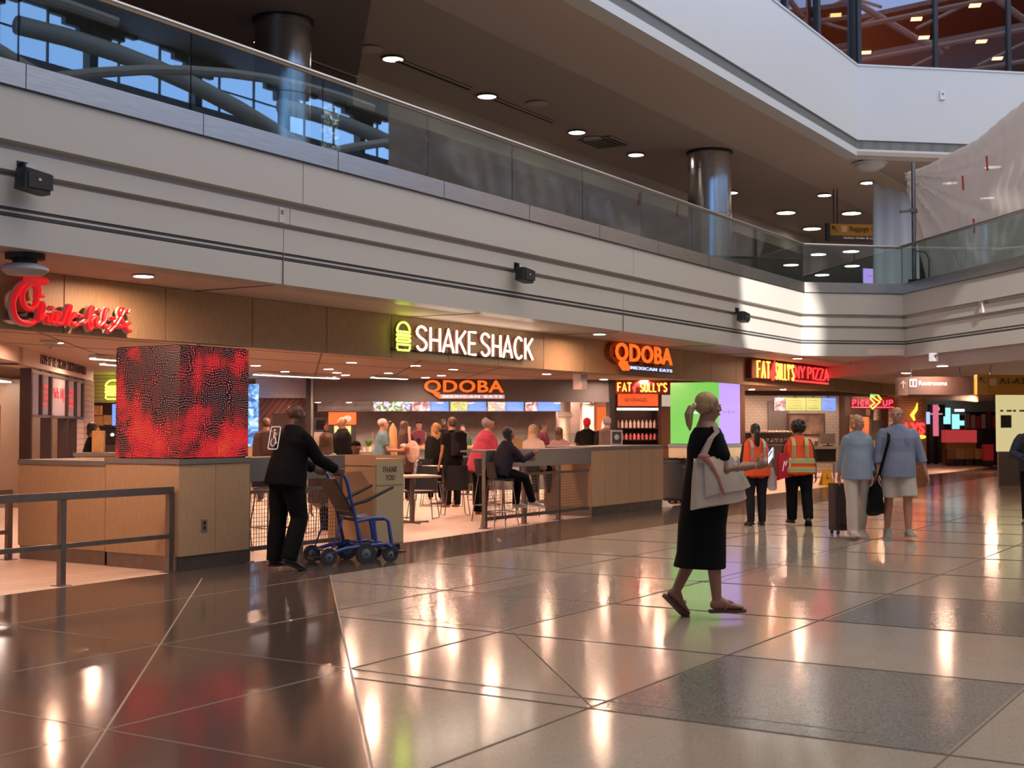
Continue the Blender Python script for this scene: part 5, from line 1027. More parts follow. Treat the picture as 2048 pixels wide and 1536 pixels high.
# ================================================================ furniture
CHB = mat('chair_black', (.012, .013, .018), .45); CHL = mat('chair_wire', (.35, .32, .31), .3, .9)
def make_chair():
    t = thing('dining_chair', 'black dining chair', 'chair', (0, 0, 0), 0, 'black dining chairs in the food court')
    rg = []
    for k_ in range(9):
        v = k_/8; w_ = .20-.025*v; z = .44+.42*v; y = .20+.07*v
        rg.append([(-w_, y-.03, z), (-w_*.5, y+.012, z), (0, y+.022, z), (w_*.5, y+.012, z), (w_, y-.03, z), (w_, y-.015, z), (w_*.5, y+.028, z), (0, y+.038, z), (-w_*.5, y+.028, z), (-w_, y-.015, z)])
    MB().loft(rg).build('backrest', CHB, t, smooth=True)
    MB().loft([[(-.21, -.2, z), (0, -.23, z-.01), (.21, -.2, z), (.22, .1, z), (.2, .2, z+.02), (-.2, .2, z+.02), (-.22, .1, z)] for z in (.43, .455)]).build('seat', CHB, t)
    MB().ell((0, 0, .462), (.17, .17, .012), 20, 6).build('cushion', mat('seat_pad', (.35, .30, .32), .6), t, smooth=True)
    for s_ in (-1, 1):
        MB().tube([(s_*.17, -.14, .43), (s_*.22, -.21, .012), (s_*.22, .23, .012), (s_*.17, .16, .43)], .0085, 6).build('leg_frame', CHL, t, smooth=True)
    return t
ch0 = make_chair(); used = [False]
def gz(px, py): p = at_z(px, py); return p.x, p.y
def place_chair(x, y, rz, label):
    if not used[0]: used[0] = True; ch0.location = (x, y, 0); ch0.rotation_euler = (0, 0, rz); MW[ch0.name] = Matrix.LocRotScale(V((x, y, 0)), Euler((0, 0, rz)), None); ch0['label'] = label; return ch0
    return dup(ch0, (x, y, 0), rz, label)
TT = mat('table_top', (.58, .44, .34), .45)
def make_table():
    t = thing('cafe_table', 'x', 'table', (0, 0, 0), 0, 'square cafe tables'); MB().rbox((0, 0, .74), (.72, .72, .03), .04).build('table_top', TT, t); MB().box(-.3, -.3, .715, .3, .3, .724).build('under_frame', BLACKM, t)
    MB().box(-.03, -.03, .03, .03, .03, .72).build('pedestal', STEELD, t); MB().bar((-.28, 0, .015), (.28, 0, .015), .05, .03).bar((0, -.28, .015), (0, .28, .015), .05, .03).build('base', STEELD, t); return t
tb0 = make_table(); tbs = [((824, 1046), -30, 'cafe table nearest the tan waste receptacle'), ((888, 1008), -35, 'cafe table just right of the nearest black chair'), ((868, 985), -30, 'cafe table at the back, before the curly haired woman'), ((935, 990), -30, 'cafe table at the back beside the man in shorts'), ((1075, 1005), -30, 'cafe table seen through the mesh bar rail')]
for i, ((px, py), a, s) in enumerate(tbs):
    x, y = gz(px, py)
    if i == 0: tb0.location = (x, y, 0); tb0.rotation_euler = (0, 0, R(a)); tb0['label'] = s; MW[tb0.name] = Matrix.LocRotScale(V((x, y, 0)), Euler((0, 0, R(a))), None)
    else: dup(tb0, (x, y, 0), R(a), s)
for (px, py), a, s in (((846, 1037), -70, 'black chair with ribbed back at the front left cafe table'), ((910, 1030), 135, 'black chair facing away, plain back, centre of the food court'), ((792, 1035), 60, 'black chair half hidden by the tan waste receptacle'), ((843, 1000), 150, 'black chair behind the ribbed one, back towards the viewer'), ((935, 1012), 150, 'black chair between the centre chair and the bar rail'), ((928, 992), 150, 'black chair at the rear cafe tables'), ((866, 1012), 30, 'black chair tucked between two cafe tables'), ((960, 1000), 200, 'black chair behind the man in the red shirt')):
    x, y = gz(px, py); place_chair(x, y, R(a), s)
def make_stool():
    t = thing('bar_stool', 'x', 'stool', (0, 0, 0), 0, 'wire leg bar stools'); MB().rbox((0, 0, .74), (.38, .36, .03), .08).build('seat', CHB, t)
    rg = []
    for k_ in range(5):
        v = k_/4; w_ = .19-.02*v; z = .76+.24*v; y = .17+.04*v; rg.append([(-w_, y-.03, z), (0, y+.012, z), (w_, y-.03, z), (w_, y-.015, z), (0, y+.028, z), (-w_, y-.015, z)])
    MB().loft(rg).build('backrest', CHB, t, smooth=True)
    for sx_ in (-1, 1):
        for sy_ in (-1, 1): MB().tube([(sx_*.14, sy_*.13, .725), (sx_*.22, sy_*.21, .006)], .009, 6).build('leg', CHL, t)
    MB().tube([(-.19, -.18, .26), (.19, -.18, .26), (.19, .18, .26), (-.19, .18, .26)], .008, 6, True).build('foot_ring', CHL, t); return t
st0 = make_stool(); sts = [((8.0, 1.35), 10, 'bar stool second along the mesh bar rail'), ((8.6, 1.5), -15, 'bar stool nearest the long oak counter'), ((1.75, 1.0), 15, 'bar stool behind the left mesh rail, by the attendant'), ((2.55, 1.05), -10, 'bar stool behind the left mesh rail, by the wheelchair')]
for i, ((x, y), a, s) in enumerate(sts):
    if i == 0: st0.location = (x, y, 0); st0.rotation_euler = (0, 0, R(a)); st0['label'] = s; MW[st0.name] = Matrix.LocRotScale(V((x, y, 0)), Euler((0, 0, R(a))), None)
    else: dup(st0, (x, y, 0), R(a), s)
# straws bundle pole (tall tan tapered poles)
for px, d, s in ((786, 26, 'tall tan tapered stanchion beside the man in the white cap'), (704, 30.4, 'tan tapered stanchion by the black dispenser')):
    p = at_d(px, 860, d); t = thing('wrapped_umbrella', s, 'pole', (p.x, p.y, 0)); ht = at_d(px, 848, d).z; MB().lathe([(.05, .02), (.085, .6), (.09, 1.2), (.07, 1.5), (.02, ht), (.005, ht+.02)], n=16).build('wrap', mat('umbrella_tan', (.70, .38, .15), .6), t, smooth=True); MB().lathe([(.2, 0), (.2, .02)], n=20).build('base', BLACK, t)
# wheeled bin, dustpan
x, y = 14.1, .95; BG = mat('bin_grey', (.10, .105, .11), .5)
t = thing('wheeled_bin', 'grey round wheeled rubbish bin with black liner behind the woman with the tote', 'bin', (x, y, 0))
MB().lathe([(.23, .09), (.24, .1), (.30, .80), (.31, .84), (.30, .86), (.28, .86)], n=28).build('body', BG, t, smooth=True)
rg = [[(.305*math.cos(2*PI*k_/28)*(1+.03*math.sin(k_*7)), .305*math.sin(2*PI*k_/28)*(1+.03*math.cos(k_*5)), z+.015*math.sin(k_*3)) for k_ in range(28)] for z in (.80, .87, .90)]; MB().loft(rg, False).loft([rg[2], [(p[0]*.9, p[1]*.9, .80) for p in rg[2]]], False).build('liner', mat('liner_black', (.02, .02, .022), .3, bump=.6, bscale=30), t, smooth=True)
MB().box(-.16, -.34, .70, .06, -.29, .76).build('handle', BG, t); MB().lathe([(.26, .06), (.26, .09)], n=24).build('dolly', BLACK, t)
for a in range(4): MB().lathe([(.035, -.015), (.035, .015)], (.19*math.cos(PI/4+a*PI/2), .19*math.sin(PI/4+a*PI/2), .036), 14, 0).build('wheel', BLACK, t)
x, y = 12.95, .62; t = thing('lobby_dustpan', 'pale long handled dustpan standing at the end of the long oak counter', 'dustpan', (x, y, 0), R(-50)); CRM = mat('dustpan_cream', (.62, .55, .48), .5)
MB().loft([[(-.17, -.13, 0), (.17, -.13, 0), (.17, .13, 0), (-.17, .13, 0)], [(-.14, -.06, .05), (.14, -.06, .05), (.14, .13, .06), (-.14, .13, .06)], [(-.04, .04, .12), (.04, .04, .12), (.04, .10, .12), (-.04, .10, .12)]]).build('pan', CRM, t); MB().tube([(0, .07, .1), (-.01, .07, .95)], .013).build('handle', STEEL, t); MB().tube([(0, .07, .80), (-.01, .07, 1.02)], .018).build('grip', CRM, t)
# items on the bar
x, y = 8.6, .66
p = at_d(1062, 900, 19.9); t = thing('paper_bag', 'brown paper bag on the bar in front of the blonde seated woman', 'bag', (7.9, .82, 1.167), R(-50)); MB().loft([[(-.13, -.08, 0), (.13, -.08, 0), (.13, .08, 0), (-.13, .08, 0)], [(-.135, -.07, .17), (.135, -.07, .17), (.135, .07, .17), (-.135, .07, .17)]]).build('bag_body', mat('kraft_paper', (.52, .29, .11), .7), t); MB().box(-.10, -.04, .165, .10, .04, .175).build('folded_rim', mat('kraft_dark', (.4, .2, .08), .7), t)
t = thing('menu_stand', 'small framed black and white card on the oak counter by the red beanie', 'sign', (11.6, .9, 1.182), R(-50)); MB().box(-.11, 0, 0, .11, .015, .28).build('frame', WHITE, t); MB().box(-.085, -.004, .03, .085, 0, .25).build('card', mat('card_dark', (.06, .06, .07), .5), t); MB().ell((0, -.006, .15), (.045, .004, .05)).build('mark', WHITE, t)
t = thing('pizza_peel', 'large pale mottled shopping bag with long strap hanging from the dark haired woman', 'bag', (0, 0, 0)); t.name = 'shoulder_bag'
pk = at_d(825, 897, 25.6); t.location = pk; t.rotation_euler = (0, 0, R(-55)); MW[t.name] = Matrix.LocRotScale(pk, Euler((0, 0, R(-55))), None)
MB().ell((0, 0, -.06), (.14, .05, .22), 18, 12).build('bag_body', mat('bag_mottled', (.70, .45, .36), .7, noise=.4, nscale=25), t, smooth=True); MB().tube([(-.05, 0, .1), (-.07, 0, .36), (-.06, .03, .42)], .03, 6).build('strap', mat('strap_pink', (.68, .42, .34), .7), t)

# hidden battens added inside the shops to brighten their walls
def batten(M_, x, y, z, w, label, e=14.):
    p = M_ @ V((x, y, z)); t = thing('linear_light', label, 'light', p, M_.to_euler().z, 'added fill battens in the shops')
    MB().box(0, -.09, .0, w, .09, .05).build('housing', WHITE, t); MB().box(.02, -.08, -.012, w-.02, .08, .0).build('diffuser', emat('fill_batten_lens_%d' % int(e), (1, .80, .68), e), t)
for i in range(4): batten(QF, .3+1.35*i, 1.9, 2.58, 1.2, 'added batten light brightening the kitchen behind the grey header', 16.)
for i in range(4): batten(PF, -.8+1.5*i, 1.9, 2.58, 1.3, 'added batten light brightening the pizza shop', 18.)
for i in range(4): batten(CH, -1.5+2.2*i, 1.5, 2.36, 1.3, 'added batten light brightening the left shop', 24.)
for px in (185, 222): batten(Matrix.LocRotScale(at_d(px, 720, 28.6), Euler((0, 0, BR_)), None), 0, 0, 0, .8, 'added batten light brightening the kitchen left of the red cube', 9.)
for px, py in ((1900, 365), (1985, 333), (1975, 395)):
    p = at_z(px, py, 7.6); downlight((p.x, p.y, 7.588), .2, 'warm ceiling light glowing through the plastic sheet', LAMPU)['group'] = 'lights glowing through the plastic sheet'
SQL = emat('square_lens', (1, .78, .55), 9.)
for px, py in ((1833, 38), (1950, 11), (1963, 83), (1995, 117), (1848, 75), (1672, 30), (1732, 105)):
    p = at_z(px, py, 12.38); p = p if (p-CAM).length < 60 else at_d(px, py, 50)
    t = thing('ceiling_light', 'small square ceiling light behind the brown third level glass', 'light', (p.x, p.y, 12.385), R(20), 'square lights behind the third level glass'); MB().box(-.17, -.17, 0, .17, .17, .014).build('frame', BLACKM, t); MB().box(-.14, -.14, -.012, .14, .14, 0).build('lens', SQL, t)
l = bpy.data.lights.new('lounge_fill', 'AREA'); l.shape = 'RECTANGLE'; l.size = 8; l.size_y = 3; l.energy = 60; l.color = (1, .72, .5)  # added upward area light, brightens the room behind the brown glass
o = bpy.data.objects.new('lounge_fill', l); o.location = (26, 2, 9.4); o.rotation_euler = (PI, 0, 0); col.objects.link(o)

pw = at_y(662, 240, -.55)
t = thing('plastic_wrap', 'narrow crumpled clear plastic hanging behind the upper glass guard, left of centre', 'sheet', (pw.x, pw.y, 4.2))
PLW = glass_mat('clear_film', (.9, .9, .9), 3., .12, .12)
rg = []
for k_ in range(26):
    z = .98*k_/25; rg.append([((.10+.03*math.sin(k_*1.7+a*2)+(.12 if z < .25 else 0)*(1-z/.25))*math.cos(2*PI*a/18)*(1+.35*math.sin(a*2.6)), (.07+.02*math.cos(k_*1.3+a))*math.sin(2*PI*a/18), z) for a in range(18)])
MB().loft(rg).build('film', PLW, t)
# ================================================================ people
def nrm(v): return V(v).normalized()
class Fig:
    """one standing or seated figure in local space: faces +Y, right is +X, feet on z = 0"""
    def __init__(s, name, label, loc, rz, H, skin, build=1., shw=1., female=False, lean=0., side=0., arms=None, legs=None, head=(0, 0), vox=.012, seat=None, twist=0, waist=1.):
        s.H = H; s.fem = female; s.b = build; s.vox = vox; s.rz = rz; s.waist = waist
        h = H
        arms = arms or [((.12, .02, -1), (.05, .12, -1))]*2; legs = legs or [((.03, 0, -1), (0, -.03, -1), 0)]*2
        s.hipz = .53*h
        up = nrm((math.sin(R(side)), math.sin(R(lean)), math.cos(R(lean))*math.cos(R(side)))); s.up = up
        fw = nrm((0, math.cos(R(lean)), -math.sin(R(lean)))); s.fw = fw; rt = fw.cross(up).normalized(); s.rt = rt
        tw = Matrix.Rotation(R(twist), 3, up); s.srt = tw @ rt; s.sfw = tw @ fw
        # legs first, to find the ground
        hw = (.056 if not female else .060)*h; s.legs = []
        for i, sg in enumerate((1, -1)):
            td, sd, fa = legs[i]; td = nrm((td[0]*sg, td[1], td[2])); sd = nrm((sd[0]*sg, sd[1], sd[2]))
            hp = V((sg*hw, 0, 0)); kn = hp+td*.245*h; an = kn+sd*.245*h; s.legs.append([hp, kn, an, fa, sg])
        low = min(l[2].z-.042*h-(.11*h*max(0, math.sin(R(-l[3])))) for l in s.legs)
        z0 = seat if seat is not None else -low
        s.pel = V((0, 0, z0))
        for l in s.legs:
            for j in range(3): l[j] = l[j]+s.pel
        P_ = lambda t, f=0., r=0.: s.pel+up*t*h+s.sfw*f*h+s.srt*r*h
        s.P = P_
        s.neck = P_(.315, -.005); hb = Euler((R(-head[1]), 0, R(head[0]))).to_matrix()
        hup = nrm(up*.5+V((0, 0, .5))); s.hm = Matrix((s.rt, V((0, 0, 1)).cross(s.rt)*1., V((0, 0, 1)))).transposed() @ hb
        s.hc = s.neck+hup*.074*h+s.hm @ V((0, .012*h, .0))
        s.arms = []
        sw = (.106 if not female else .092)*h*shw
        for i, sg in enumerate((1, -1)):
            ud, fd = arms[i][0], arms[i][1]; ud = nrm((ud[0]*sg, ud[1], ud[2])); fd = nrm((fd[0]*sg, fd[1], fd[2]))
            sh = s.pel+up*.260*h+s.srt*sg*sw; el = sh+ud*.172*h; wr = el+fd*.15*h; hd = nrm((arms[i][2][0]*sg, arms[i][2][1], arms[i][2][2])) if len(arms[i]) > 2 else fd
            s.arms.append([sh, el, wr, fd, sg, hd, arms[i][3] if len(arms[i]) > 3 else 25])
        s.root = None; s.name = name; s.label = label; s.loc = loc; s.skin = skin
        m = MB(); s.torso(m, 1.0, -.05, .315)
        # neck
        s.ell_loft(m, [(s.P(.27, -.01), .050, .045), (s.neck, .036, .039), (s.hc-V((0, 0, .03*h)), .034, .040)])
        s.headm(m)
        for hp, kn, an, fa, sg in s.legs:
            s.limb(m, [(hp, .052), (hp.lerp(kn, .5), .046), (kn, .031), (kn.lerp(an, .3)+V((0, -.006*h, 0)), .031), (an, .020)])
            s.footm(m, an, fa, sg, .0)
        for sh, el, wr, fd, sg, hd, cu in s.arms:
            s.limb(m, [(sh, .024), (sh.lerp(el, .25), .028), (sh.lerp(el, .6), .025), (el, .020), (el.lerp(wr, .35), .0205), (wr, .0135)])
            s.handm(m, wr, hd, fd, sg, cu)
        o = s.remesh(m, name, skin, vox*.72 if vox < .011 else vox, 3 if vox > .011 else 4); o.location = loc; o.rotation_euler = (0, 0, rz); MW[o.name] = Matrix.LocRotScale(V(loc), Euler((0, 0, rz)), None)
        tag(o, label, 'person'); s.root = o
        if vox < .011: s.eyes()
    def ring(s, c, rx, ry, xa, ya, n=16): return [c+xa*rx*math.cos(2*PI*k/n)+ya*ry*math.sin(2*PI*k/n) for k in range(n)]
    def ell_loft(s, m, rr, xa=None, ya=None):
        xa = xa or s.rt; ya = ya or s.fw; h = s.H; m.loft([s.ring(c, a*h, b*h, xa, ya) for c, a, b in rr])
    def torso(s, m, k, z0, z1, grow=0., fit=1.):
        f = s.fem; B = s.b; W = s.waist
        st = [(-.06, .062, .058), (-.02, .094 if not f else .100, .070), (.03, .096 if not f else .098, .068), (.09, (.084 if not f else .074)*W, .060*W), (.16, .092 if not f else .082, .064), (.22, .104 if not f else .090, .064), (.262, .106 if not f else .093, .054), (.284, .090 if not f else .078, .046), (.302, .060, .042), (.318, .040, .040)]
        rr = []
        for t, a, b in st:
            if t < z0-.02 or t > z1+.02: continue
            q = max(0, min(1, t/.25)); xa = s.rt.lerp(s.srt, q).normalized(); ya = s.fw.lerp(s.sfw, q).normalized()
            bel = .014*max(0, B-1)*3*math.exp(-((t-.10)/.07)**2)
            c = s.pel+s.up*t*s.H+ya*(bel*s.H)
            rr.append(s.ring(c, (a*(B if t < .25 else 1)*k+grow)*s.H, (b*B*k+grow+bel)*s.H, xa, ya, 20))
        m.loft(rr)
        if f and z1 > .2 and z0 < .2:
            for sg in (1, -1): m.ell(s.P(.200, .036, sg*.040), (.040*s.H*k, .034*s.H*k, .046*s.H*k))
        if z0 < 0:      # seat of the body
            for sg in (1, -1): m.ell(s.pel+s.rt*sg*.045*s.H-s.fw*.028*s.H-V((0, 0, .018*s.H)), (.052*s.H*k*B, .052*s.H*k*B, .058*s.H*k))
    def limb(s, m, pts, k=1., g=0.):
        P_ = [p for p, r in pts]; r_ = [(r*k+g)*s.H*(.5+.5*s.b) for p, r in pts]; m.tube(P_, r_, 14)
        for p, r in zip(P_, r_): m.ell(p, (r*.98,)*3, 12, 8)
    def headm(s, m):
        h = s.H; c = s.hc; M = s.hm; E = lambda o, r: m.ell(c+M @ (V(o)*h), tuple(x*h for x in r), 18, 12, M)
        E((0, -.008, .018), (.0435, .053, .047)); E((0, .012, -.008), (.038, .040, .050)); E((0, .022, -.035), (.026, .024, .022))
        E((0, .050, -.002), (.0075, .012, .014)); E((0, .056, -.009), (.009, .008, .007)); E((0, .046, -.028), (.014, .008, .004)); E((0, .045, -.033), (.012, .008, .004)); E((0, .043, .012), (.030, .009, .005))
        for sg in (1, -1): E((sg*.043, -.004, -.002), (.006, .011, .017)); E((sg*.022, .036, -.012), (.014, .012, .012))
    def eyes(s):
        h = s.H
        m = MB(); [m.ell(s.hc+s.hm @ (V((sg*.017, .0425, .004))*h), (.0062*h, .005*h, .0042*h), 10, 6) for sg in (1, -1)]; m.build('eyes', mat('eye_white', (.62, .56, .52), .2), s.root, True)
        m = MB(); [m.ell(s.hc+s.hm @ (V((sg*.017, .0472, .004))*h), (.0026*h, .0012*h, .0028*h), 8, 5) for sg in (1, -1)]; m.build('irises', mat('iris', (.04, .025, .02), .2), s.root, True)
        m = MB(); [m.ell(s.hc+s.hm @ (V((sg*.018, .0490, .0135))*h), (.011*h, .003*h, .0016*h), 10, 5) for sg in (1, -1)]; m.build('eyebrows', mat('brow', (.10, .06, .04), .7), s.root, True)
        m = MB(); m.ell(s.hc+s.hm @ (V((0, .0525, -.0300))*h), (.0125*h, .0035*h, .0045*h), 12, 6); m.build('lips', mat('lips', (.36, .12, .10), .5), s.root, True)
    def footdir(s, an, fa, sg):
        d = V((math.sin(R(8*sg)), math.cos(R(8*sg))*math.cos(R(fa)), math.sin(R(fa)))).normalized(); return d
    def footm(s, m, an, fa, sg, g):
        h = s.H; d = s.footdir(an, fa, sg); x = d.cross(V((0, 0, 1))).normalized() if abs(d.z) < .9 else V((1, 0, 0)); u = x.cross(d).normalized()
        base = an-u*.040*h
        rr = [(-.030, .012, .012, .020), (-.015, .022, .026, .026), (.02, .024, .030, .030), (.06, .024, .018, .018), (.09, .028, .013, .013), (.115, .024, .009, .009), (.125, .012, .005, .008)]
        m.loft([[base+d*(t*h)+u*(zc*h)+x*((w+g)*h*math.cos(2*PI*k/14))+u*((hh+g)*h*math.sin(2*PI*k/14)) for k in range(14)] for t, w, hh, zc in rr])
    def handm(s, m, wr, hd, fd, sg, curl):
        h = s.H; d = hd; side = V((0, 0, 1)).cross(d)
        if side.length < .3: side = V((0, 1, 0)) - d*d.y
        side.normalize(); 
        if abs(d.z) > .6: th = V((0, 1, 0)); th = (th-d*th.dot(d)).normalized()      # hanging hand: thumb forward
        else: th = V((0, 0, 1)); th = (th-d*th.dot(d)).normalized()                   # level hand: thumb up
        pn = d.cross(th).normalized()*(-sg); pn = -pn if (pn.x*sg) > 0 and abs(d.z) > .6 else pn     # palm faces the body
        if abs(pn.x) > .2 and pn.x*sg > 0: pn = -pn
        r0 = .0105*h
        m.loft([[wr+d*t*h+th*(w*h*math.cos(2*PI*k/12))+pn*(q_*h*math.sin(2*PI*k/12)) for k in range(12)] for t, w, q_ in ((-.01, .015, .012), (.015, .021, .011), (.045, .024, .010), (.055, .021, .008))])
        fs = [(.019, .046), (.007, .051), (-.006, .047), (-.018, .037)]
        for i, (o_, L_) in enumerate(fs):
            p = wr+d*.05*h+th*o_*h; a = R(curl*.45); pts = [p]; dd = d
            for j in range(3):
                dd = (dd*math.cos(a)+pn*math.sin(a)).normalized(); pp_ = pn; 
                p = p+dd*L_*h*(.42, .32, .26)[j]; pts.append(p); a = R(curl*(.7+.1*i))
                pn2 = (pn-dd*pn.dot(dd)); 
            m.tube(pts, [.0062*h, .0058*h, .0052*h, .0042*h], 8); m.ell(pts[-1], (.0043*h,)*3, 8, 5)
        p = wr+d*.012*h+th*.014*h; pts = [p, p+(d*.6+th*.7).normalized()*.022*h, p+(d*.6+th*.7).normalized()*.022*h+(d*.85+th*.3+pn*.3).normalized()*.03*h]
        m.tube(pts, [.0085*h, .0068*h, .005*h], 8); m.ell(pts[-1], (.005*h,)*3, 8, 5)
    def remesh(s, m, name, mt, vox, it=2, parent=None):
        me = bpy.data.meshes.new('tmp'); me.from_pydata([tuple(p) for p in m.v], [], m.f); o = bpy.data.objects.new('tmp', me); col.objects.link(o)
        r = o.modifiers.new('r', 'REMESH'); r.mode = 'VOXEL'; r.voxel_size = vox; r.use_smooth_shade = True
        if it: q_ = o.modifiers.new('s', 'SMOOTH'); q_.iterations = it; q_.factor = .5
        dg = bpy.context.evaluated_depsgraph_get(); n_ = bpy.data.meshes.new_from_object(o.evaluated_get(dg)); bpy.data.objects.remove(o); bpy.data.meshes.remove(me)
        n_.name = name; n_.materials.clear(); n_.materials.append(mt)
        for p in n_.polygons: p.use_smooth = True
        oo = bpy.data.objects.new(name, n_); col.objects.link(oo)
        if parent: oo.parent = parent
        MW[oo.name] = MW.get(parent.name, Matrix.Identity(4)) if parent else Matrix.Identity(4)
        return oo
    # clothing
    def top(s, mt, z0=-.02, z1=.305, sleeve=1., k=1.10, g=.003, name='shirt', long=0., collar=False, loose=0., hw=1.):
        m = MB(); s.torso(m, k, z0, z1, g)
        if z0 > -.03 or long: 
            f = s.fem; w = (.104 if f else .097)*hw*s.b*k+g; m.loft([s.ring(s.pel+s.up*t*s.H-s.fw*.004*s.H, (w*q_+loose)*s.H, (w*dq+loose)*s.H, s.rt, s.fw, 20) for t, q_, dq in ((-long if long else z0, 1.04, .90), (0, 1.02, .88), (.05, .99, .84), (.10, .96, .78), (.16, .94, .70), (.21, .90, .62), (.24, .84, .54))]); [m.ell(s.pel+s.rt*sg*.045*s.H-s.fw*.028*s.H-V((0, 0, .012*s.H)), (.056*s.H*k*s.b, .055*s.H*k*s.b, .056*s.H*k)) for sg in (1, -1) if long > .03]
        for sh, el, wr, fd, sg, hd, cu in s.arms:
            if sleeve <= 0: break
            pts = [(sh, .023), (sh.lerp(el, .22), .030), (sh.lerp(el, .55), .029), (el, .026)]
            if sleeve < 1: pts = [(sh, .023), (sh.lerp(el, .22), .030), (sh.lerp(el, sleeve), .033)]
            elif sleeve < 2: 
                pts.append((el.lerp(wr, max(.02, sleeve-1)), .024))
            else: pts += [(el.lerp(wr, .5), .024), (wr-fd*.004*s.H, .019)]
            pr = [p for p, r in pts]; m.tube(pr, [(r*k+g)*s.H*(.5+.5*s.b) for p, r in pts], 14)
            for p, r in pts[:-1]: m.ell(p, ((r*k+g)*s.H*(.5+.5*s.b)*.98,)*3, 12, 8)
        if collar: s.ell_loft(m, [(s.P(.295, -.004), .056, .052), (s.P(.326, -.002), .042, .045)])
        return s.remesh(m, name, mt, s.vox, 2, s.root)
    def trousers(s, mt, length=1., k=1.12, flare=0., name='trousers', g=.003):
        m = MB(); s.torso(m, 1.05, -.06, .05, .003)
        for hp, kn, an, fa, sg in s.legs:
            end = an+ (an-kn).normalized()*.012*s.H
            if length < 1: e = hp.lerp(kn, length*1.0); pts = [(hp, .054), (hp.lerp(kn, .4), .054), (e, .050+flare)]
            else: pts = [(hp, .054), (hp.lerp(kn, .5), .048), (kn, .036+flare*.3), (kn.lerp(an, .4), .035+flare*.6), (end, .028+flare)]
            m.tube([p for p, r in pts], [(r*k+g)*s.H*(.5+.5*s.b) for p, r in pts], 16)
            for p, r in pts[:-1]: m.ell(p, ((r*k+g)*s.H*(.5+.5*s.b)*.97,)*3, 12, 8)
        return s.remesh(m, name, mt, s.vox, 2, s.root)
    def shoes(s, mt, sole=None, name='shoe'):
        for hp, kn, an, fa, sg in s.legs:
            m = MB(); s.footm(m, an, fa, sg, .006); m.tube([an-V((0, 0, .02*s.H)), an+(kn-an).normalized()*.012*s.H], .026*s.H, 12); o = s.remesh(m, name, mt, min(s.vox, .009), 1, s.root)
            h = s.H; d = s.footdir(an, fa, sg); x = d.cross(V((0, 0, 1))).normalized(); u = x.cross(d).normalized(); base = an-u*.040*h
            pl = [(-.036, .016), (-.03, .026), (.03, .030), (.09, .036), (.12, .028), (.135, .012)]; lo = [base+d*a*h+x*b*h for a, b in pl]+[base+d*a*h-x*b*h for a, b in reversed(pl)]
            c_ = MB().loft([[p-u*.006*h for p in lo], [p+u*.006*h for p in lo]]); c_.build('sole', sole or BLACK, o)
    def hair(s, mt, kind='short', k=1.):
        h = s.H; c = s.hc; M = s.hm; m = MB(); E = lambda o, r: m.ell(c+M @ (V(o)*h), tuple(x*h for x in r), 18, 12, M)
        E((0, -.016, .024), (.0475*k, .053*k, .0475*k))
        if kind != 'fringe0': E((0, -.022, .006), (.0465*k, .046*k, .044*k))
        if kind in ('long', 'veil'):
            L_ = .22 if kind == 'long' else .30
            m.loft([[c+M @ (V((x*h*w, (-.03-.012*q_+yy)*h, z*h))) for x, yy in ((-.046, .03), (-.05, 0), (-.03, -.022), (0, -.028), (.03, -.022), (.05, 0), (.046, .03), (.02, .0), (-.02, .0))] for z, w, q_ in ((.02, .95, 0), (-.04, 1.08, 0), (-.10, 1.15, 1), (-L_+.03, 1.05, 2), (-L_, .6, 2.4))])
        if kind == 'curly':
            rnd = random.Random(3)
            for i in range(46):
                a = rnd.uniform(-2.6, -.5) if i < 34 else rnd.uniform(0, 6.28); z = rnd.uniform(-.17, .04); rr = .052+.006*rnd.random(); E((rr*math.cos(a), rr*math.sin(a)-.005+(-.01 if z < -.06 else 0), z), (.018, .018, .024))
        if kind == 'afro':
            rnd = random.Random(5)
            for i in range(60):
                v = V((rnd.gauss(0, 1), rnd.gauss(-.3, 1), rnd.gauss(.3, .8))).normalized()
                if v.y > .55: continue
                E((v.x*.056, v.y*.058-.012, v.z*.056+.018), (.022, .022, .022))
        if kind == 'bob':
            rnd = random.Random(8)
            for i in range(44):
                a = rnd.uniform(-3.3, .1); z = rnd.uniform(-.05, .05); E((.050*math.cos(a), .052*math.sin(a)-.004, z), (.014, .014, .022))
        if kind == 'pony':
            pts = [V((0, -.062, .002)), V((0, -.085, -.01)), V((0, -.095, -.04)), V((0, -.090, -.085)), V((.004, -.085, -.115))]; m.tube([c+M @ (p*h) for p in pts], [.010*h, .018*h, .021*h, .015*h, .004*h], 10)
        if kind == 'bun': E((0, -.05, .045), (.022, .022, .02))
        if kind == 'ponylong':
            pts = [V((0, -.060, .01)), V((0, -.078, -.02)), V((0, -.078, -.10)), V((0, -.075, -.18)), V((.01, -.07, -.235))]; m.tube([c+M @ (p*h) for p in pts], [.016*h, .027*h, .030*h, .026*h, .008*h], 12)
        o = s.remesh(m, 'hair', mt, s.vox*.8, 1, s.root)
        if kind == 'pony': MB().tube([c+M @ (V((0, -.062, .004))*h), c+M @ (V((0, -.072, .0))*h)], .014*h, 12).build('hair_tie', mat('hair_tie_pale', (.7, .75, .7), .4), s.root)
        return o
    def cap(s, mt, brim=None, dark=None):
        h = s.H; c = s.hc; M = s.hm; m = MB(); m.ell(c+M @ (V((0, -.012, .030))*h), (.0475*h, .0565*h, .044*h), 18, 12, M); o = s.remesh(m, 'cap', mt, s.vox*.8, 1, s.root)
        m = MB(); m.loft([[c+M @ (V((x, y, z))*h) for x, y in ((-.038, .025), (-.034, .065), (0, .088), (.034, .065), (.038, .025))] for z in (.022, .027)]); m.build('cap_brim', brim or mt, o)
        return o
    def to_world(s, p): return MW[s.root.name] @ V(p)
def mirror_arm(a): return a
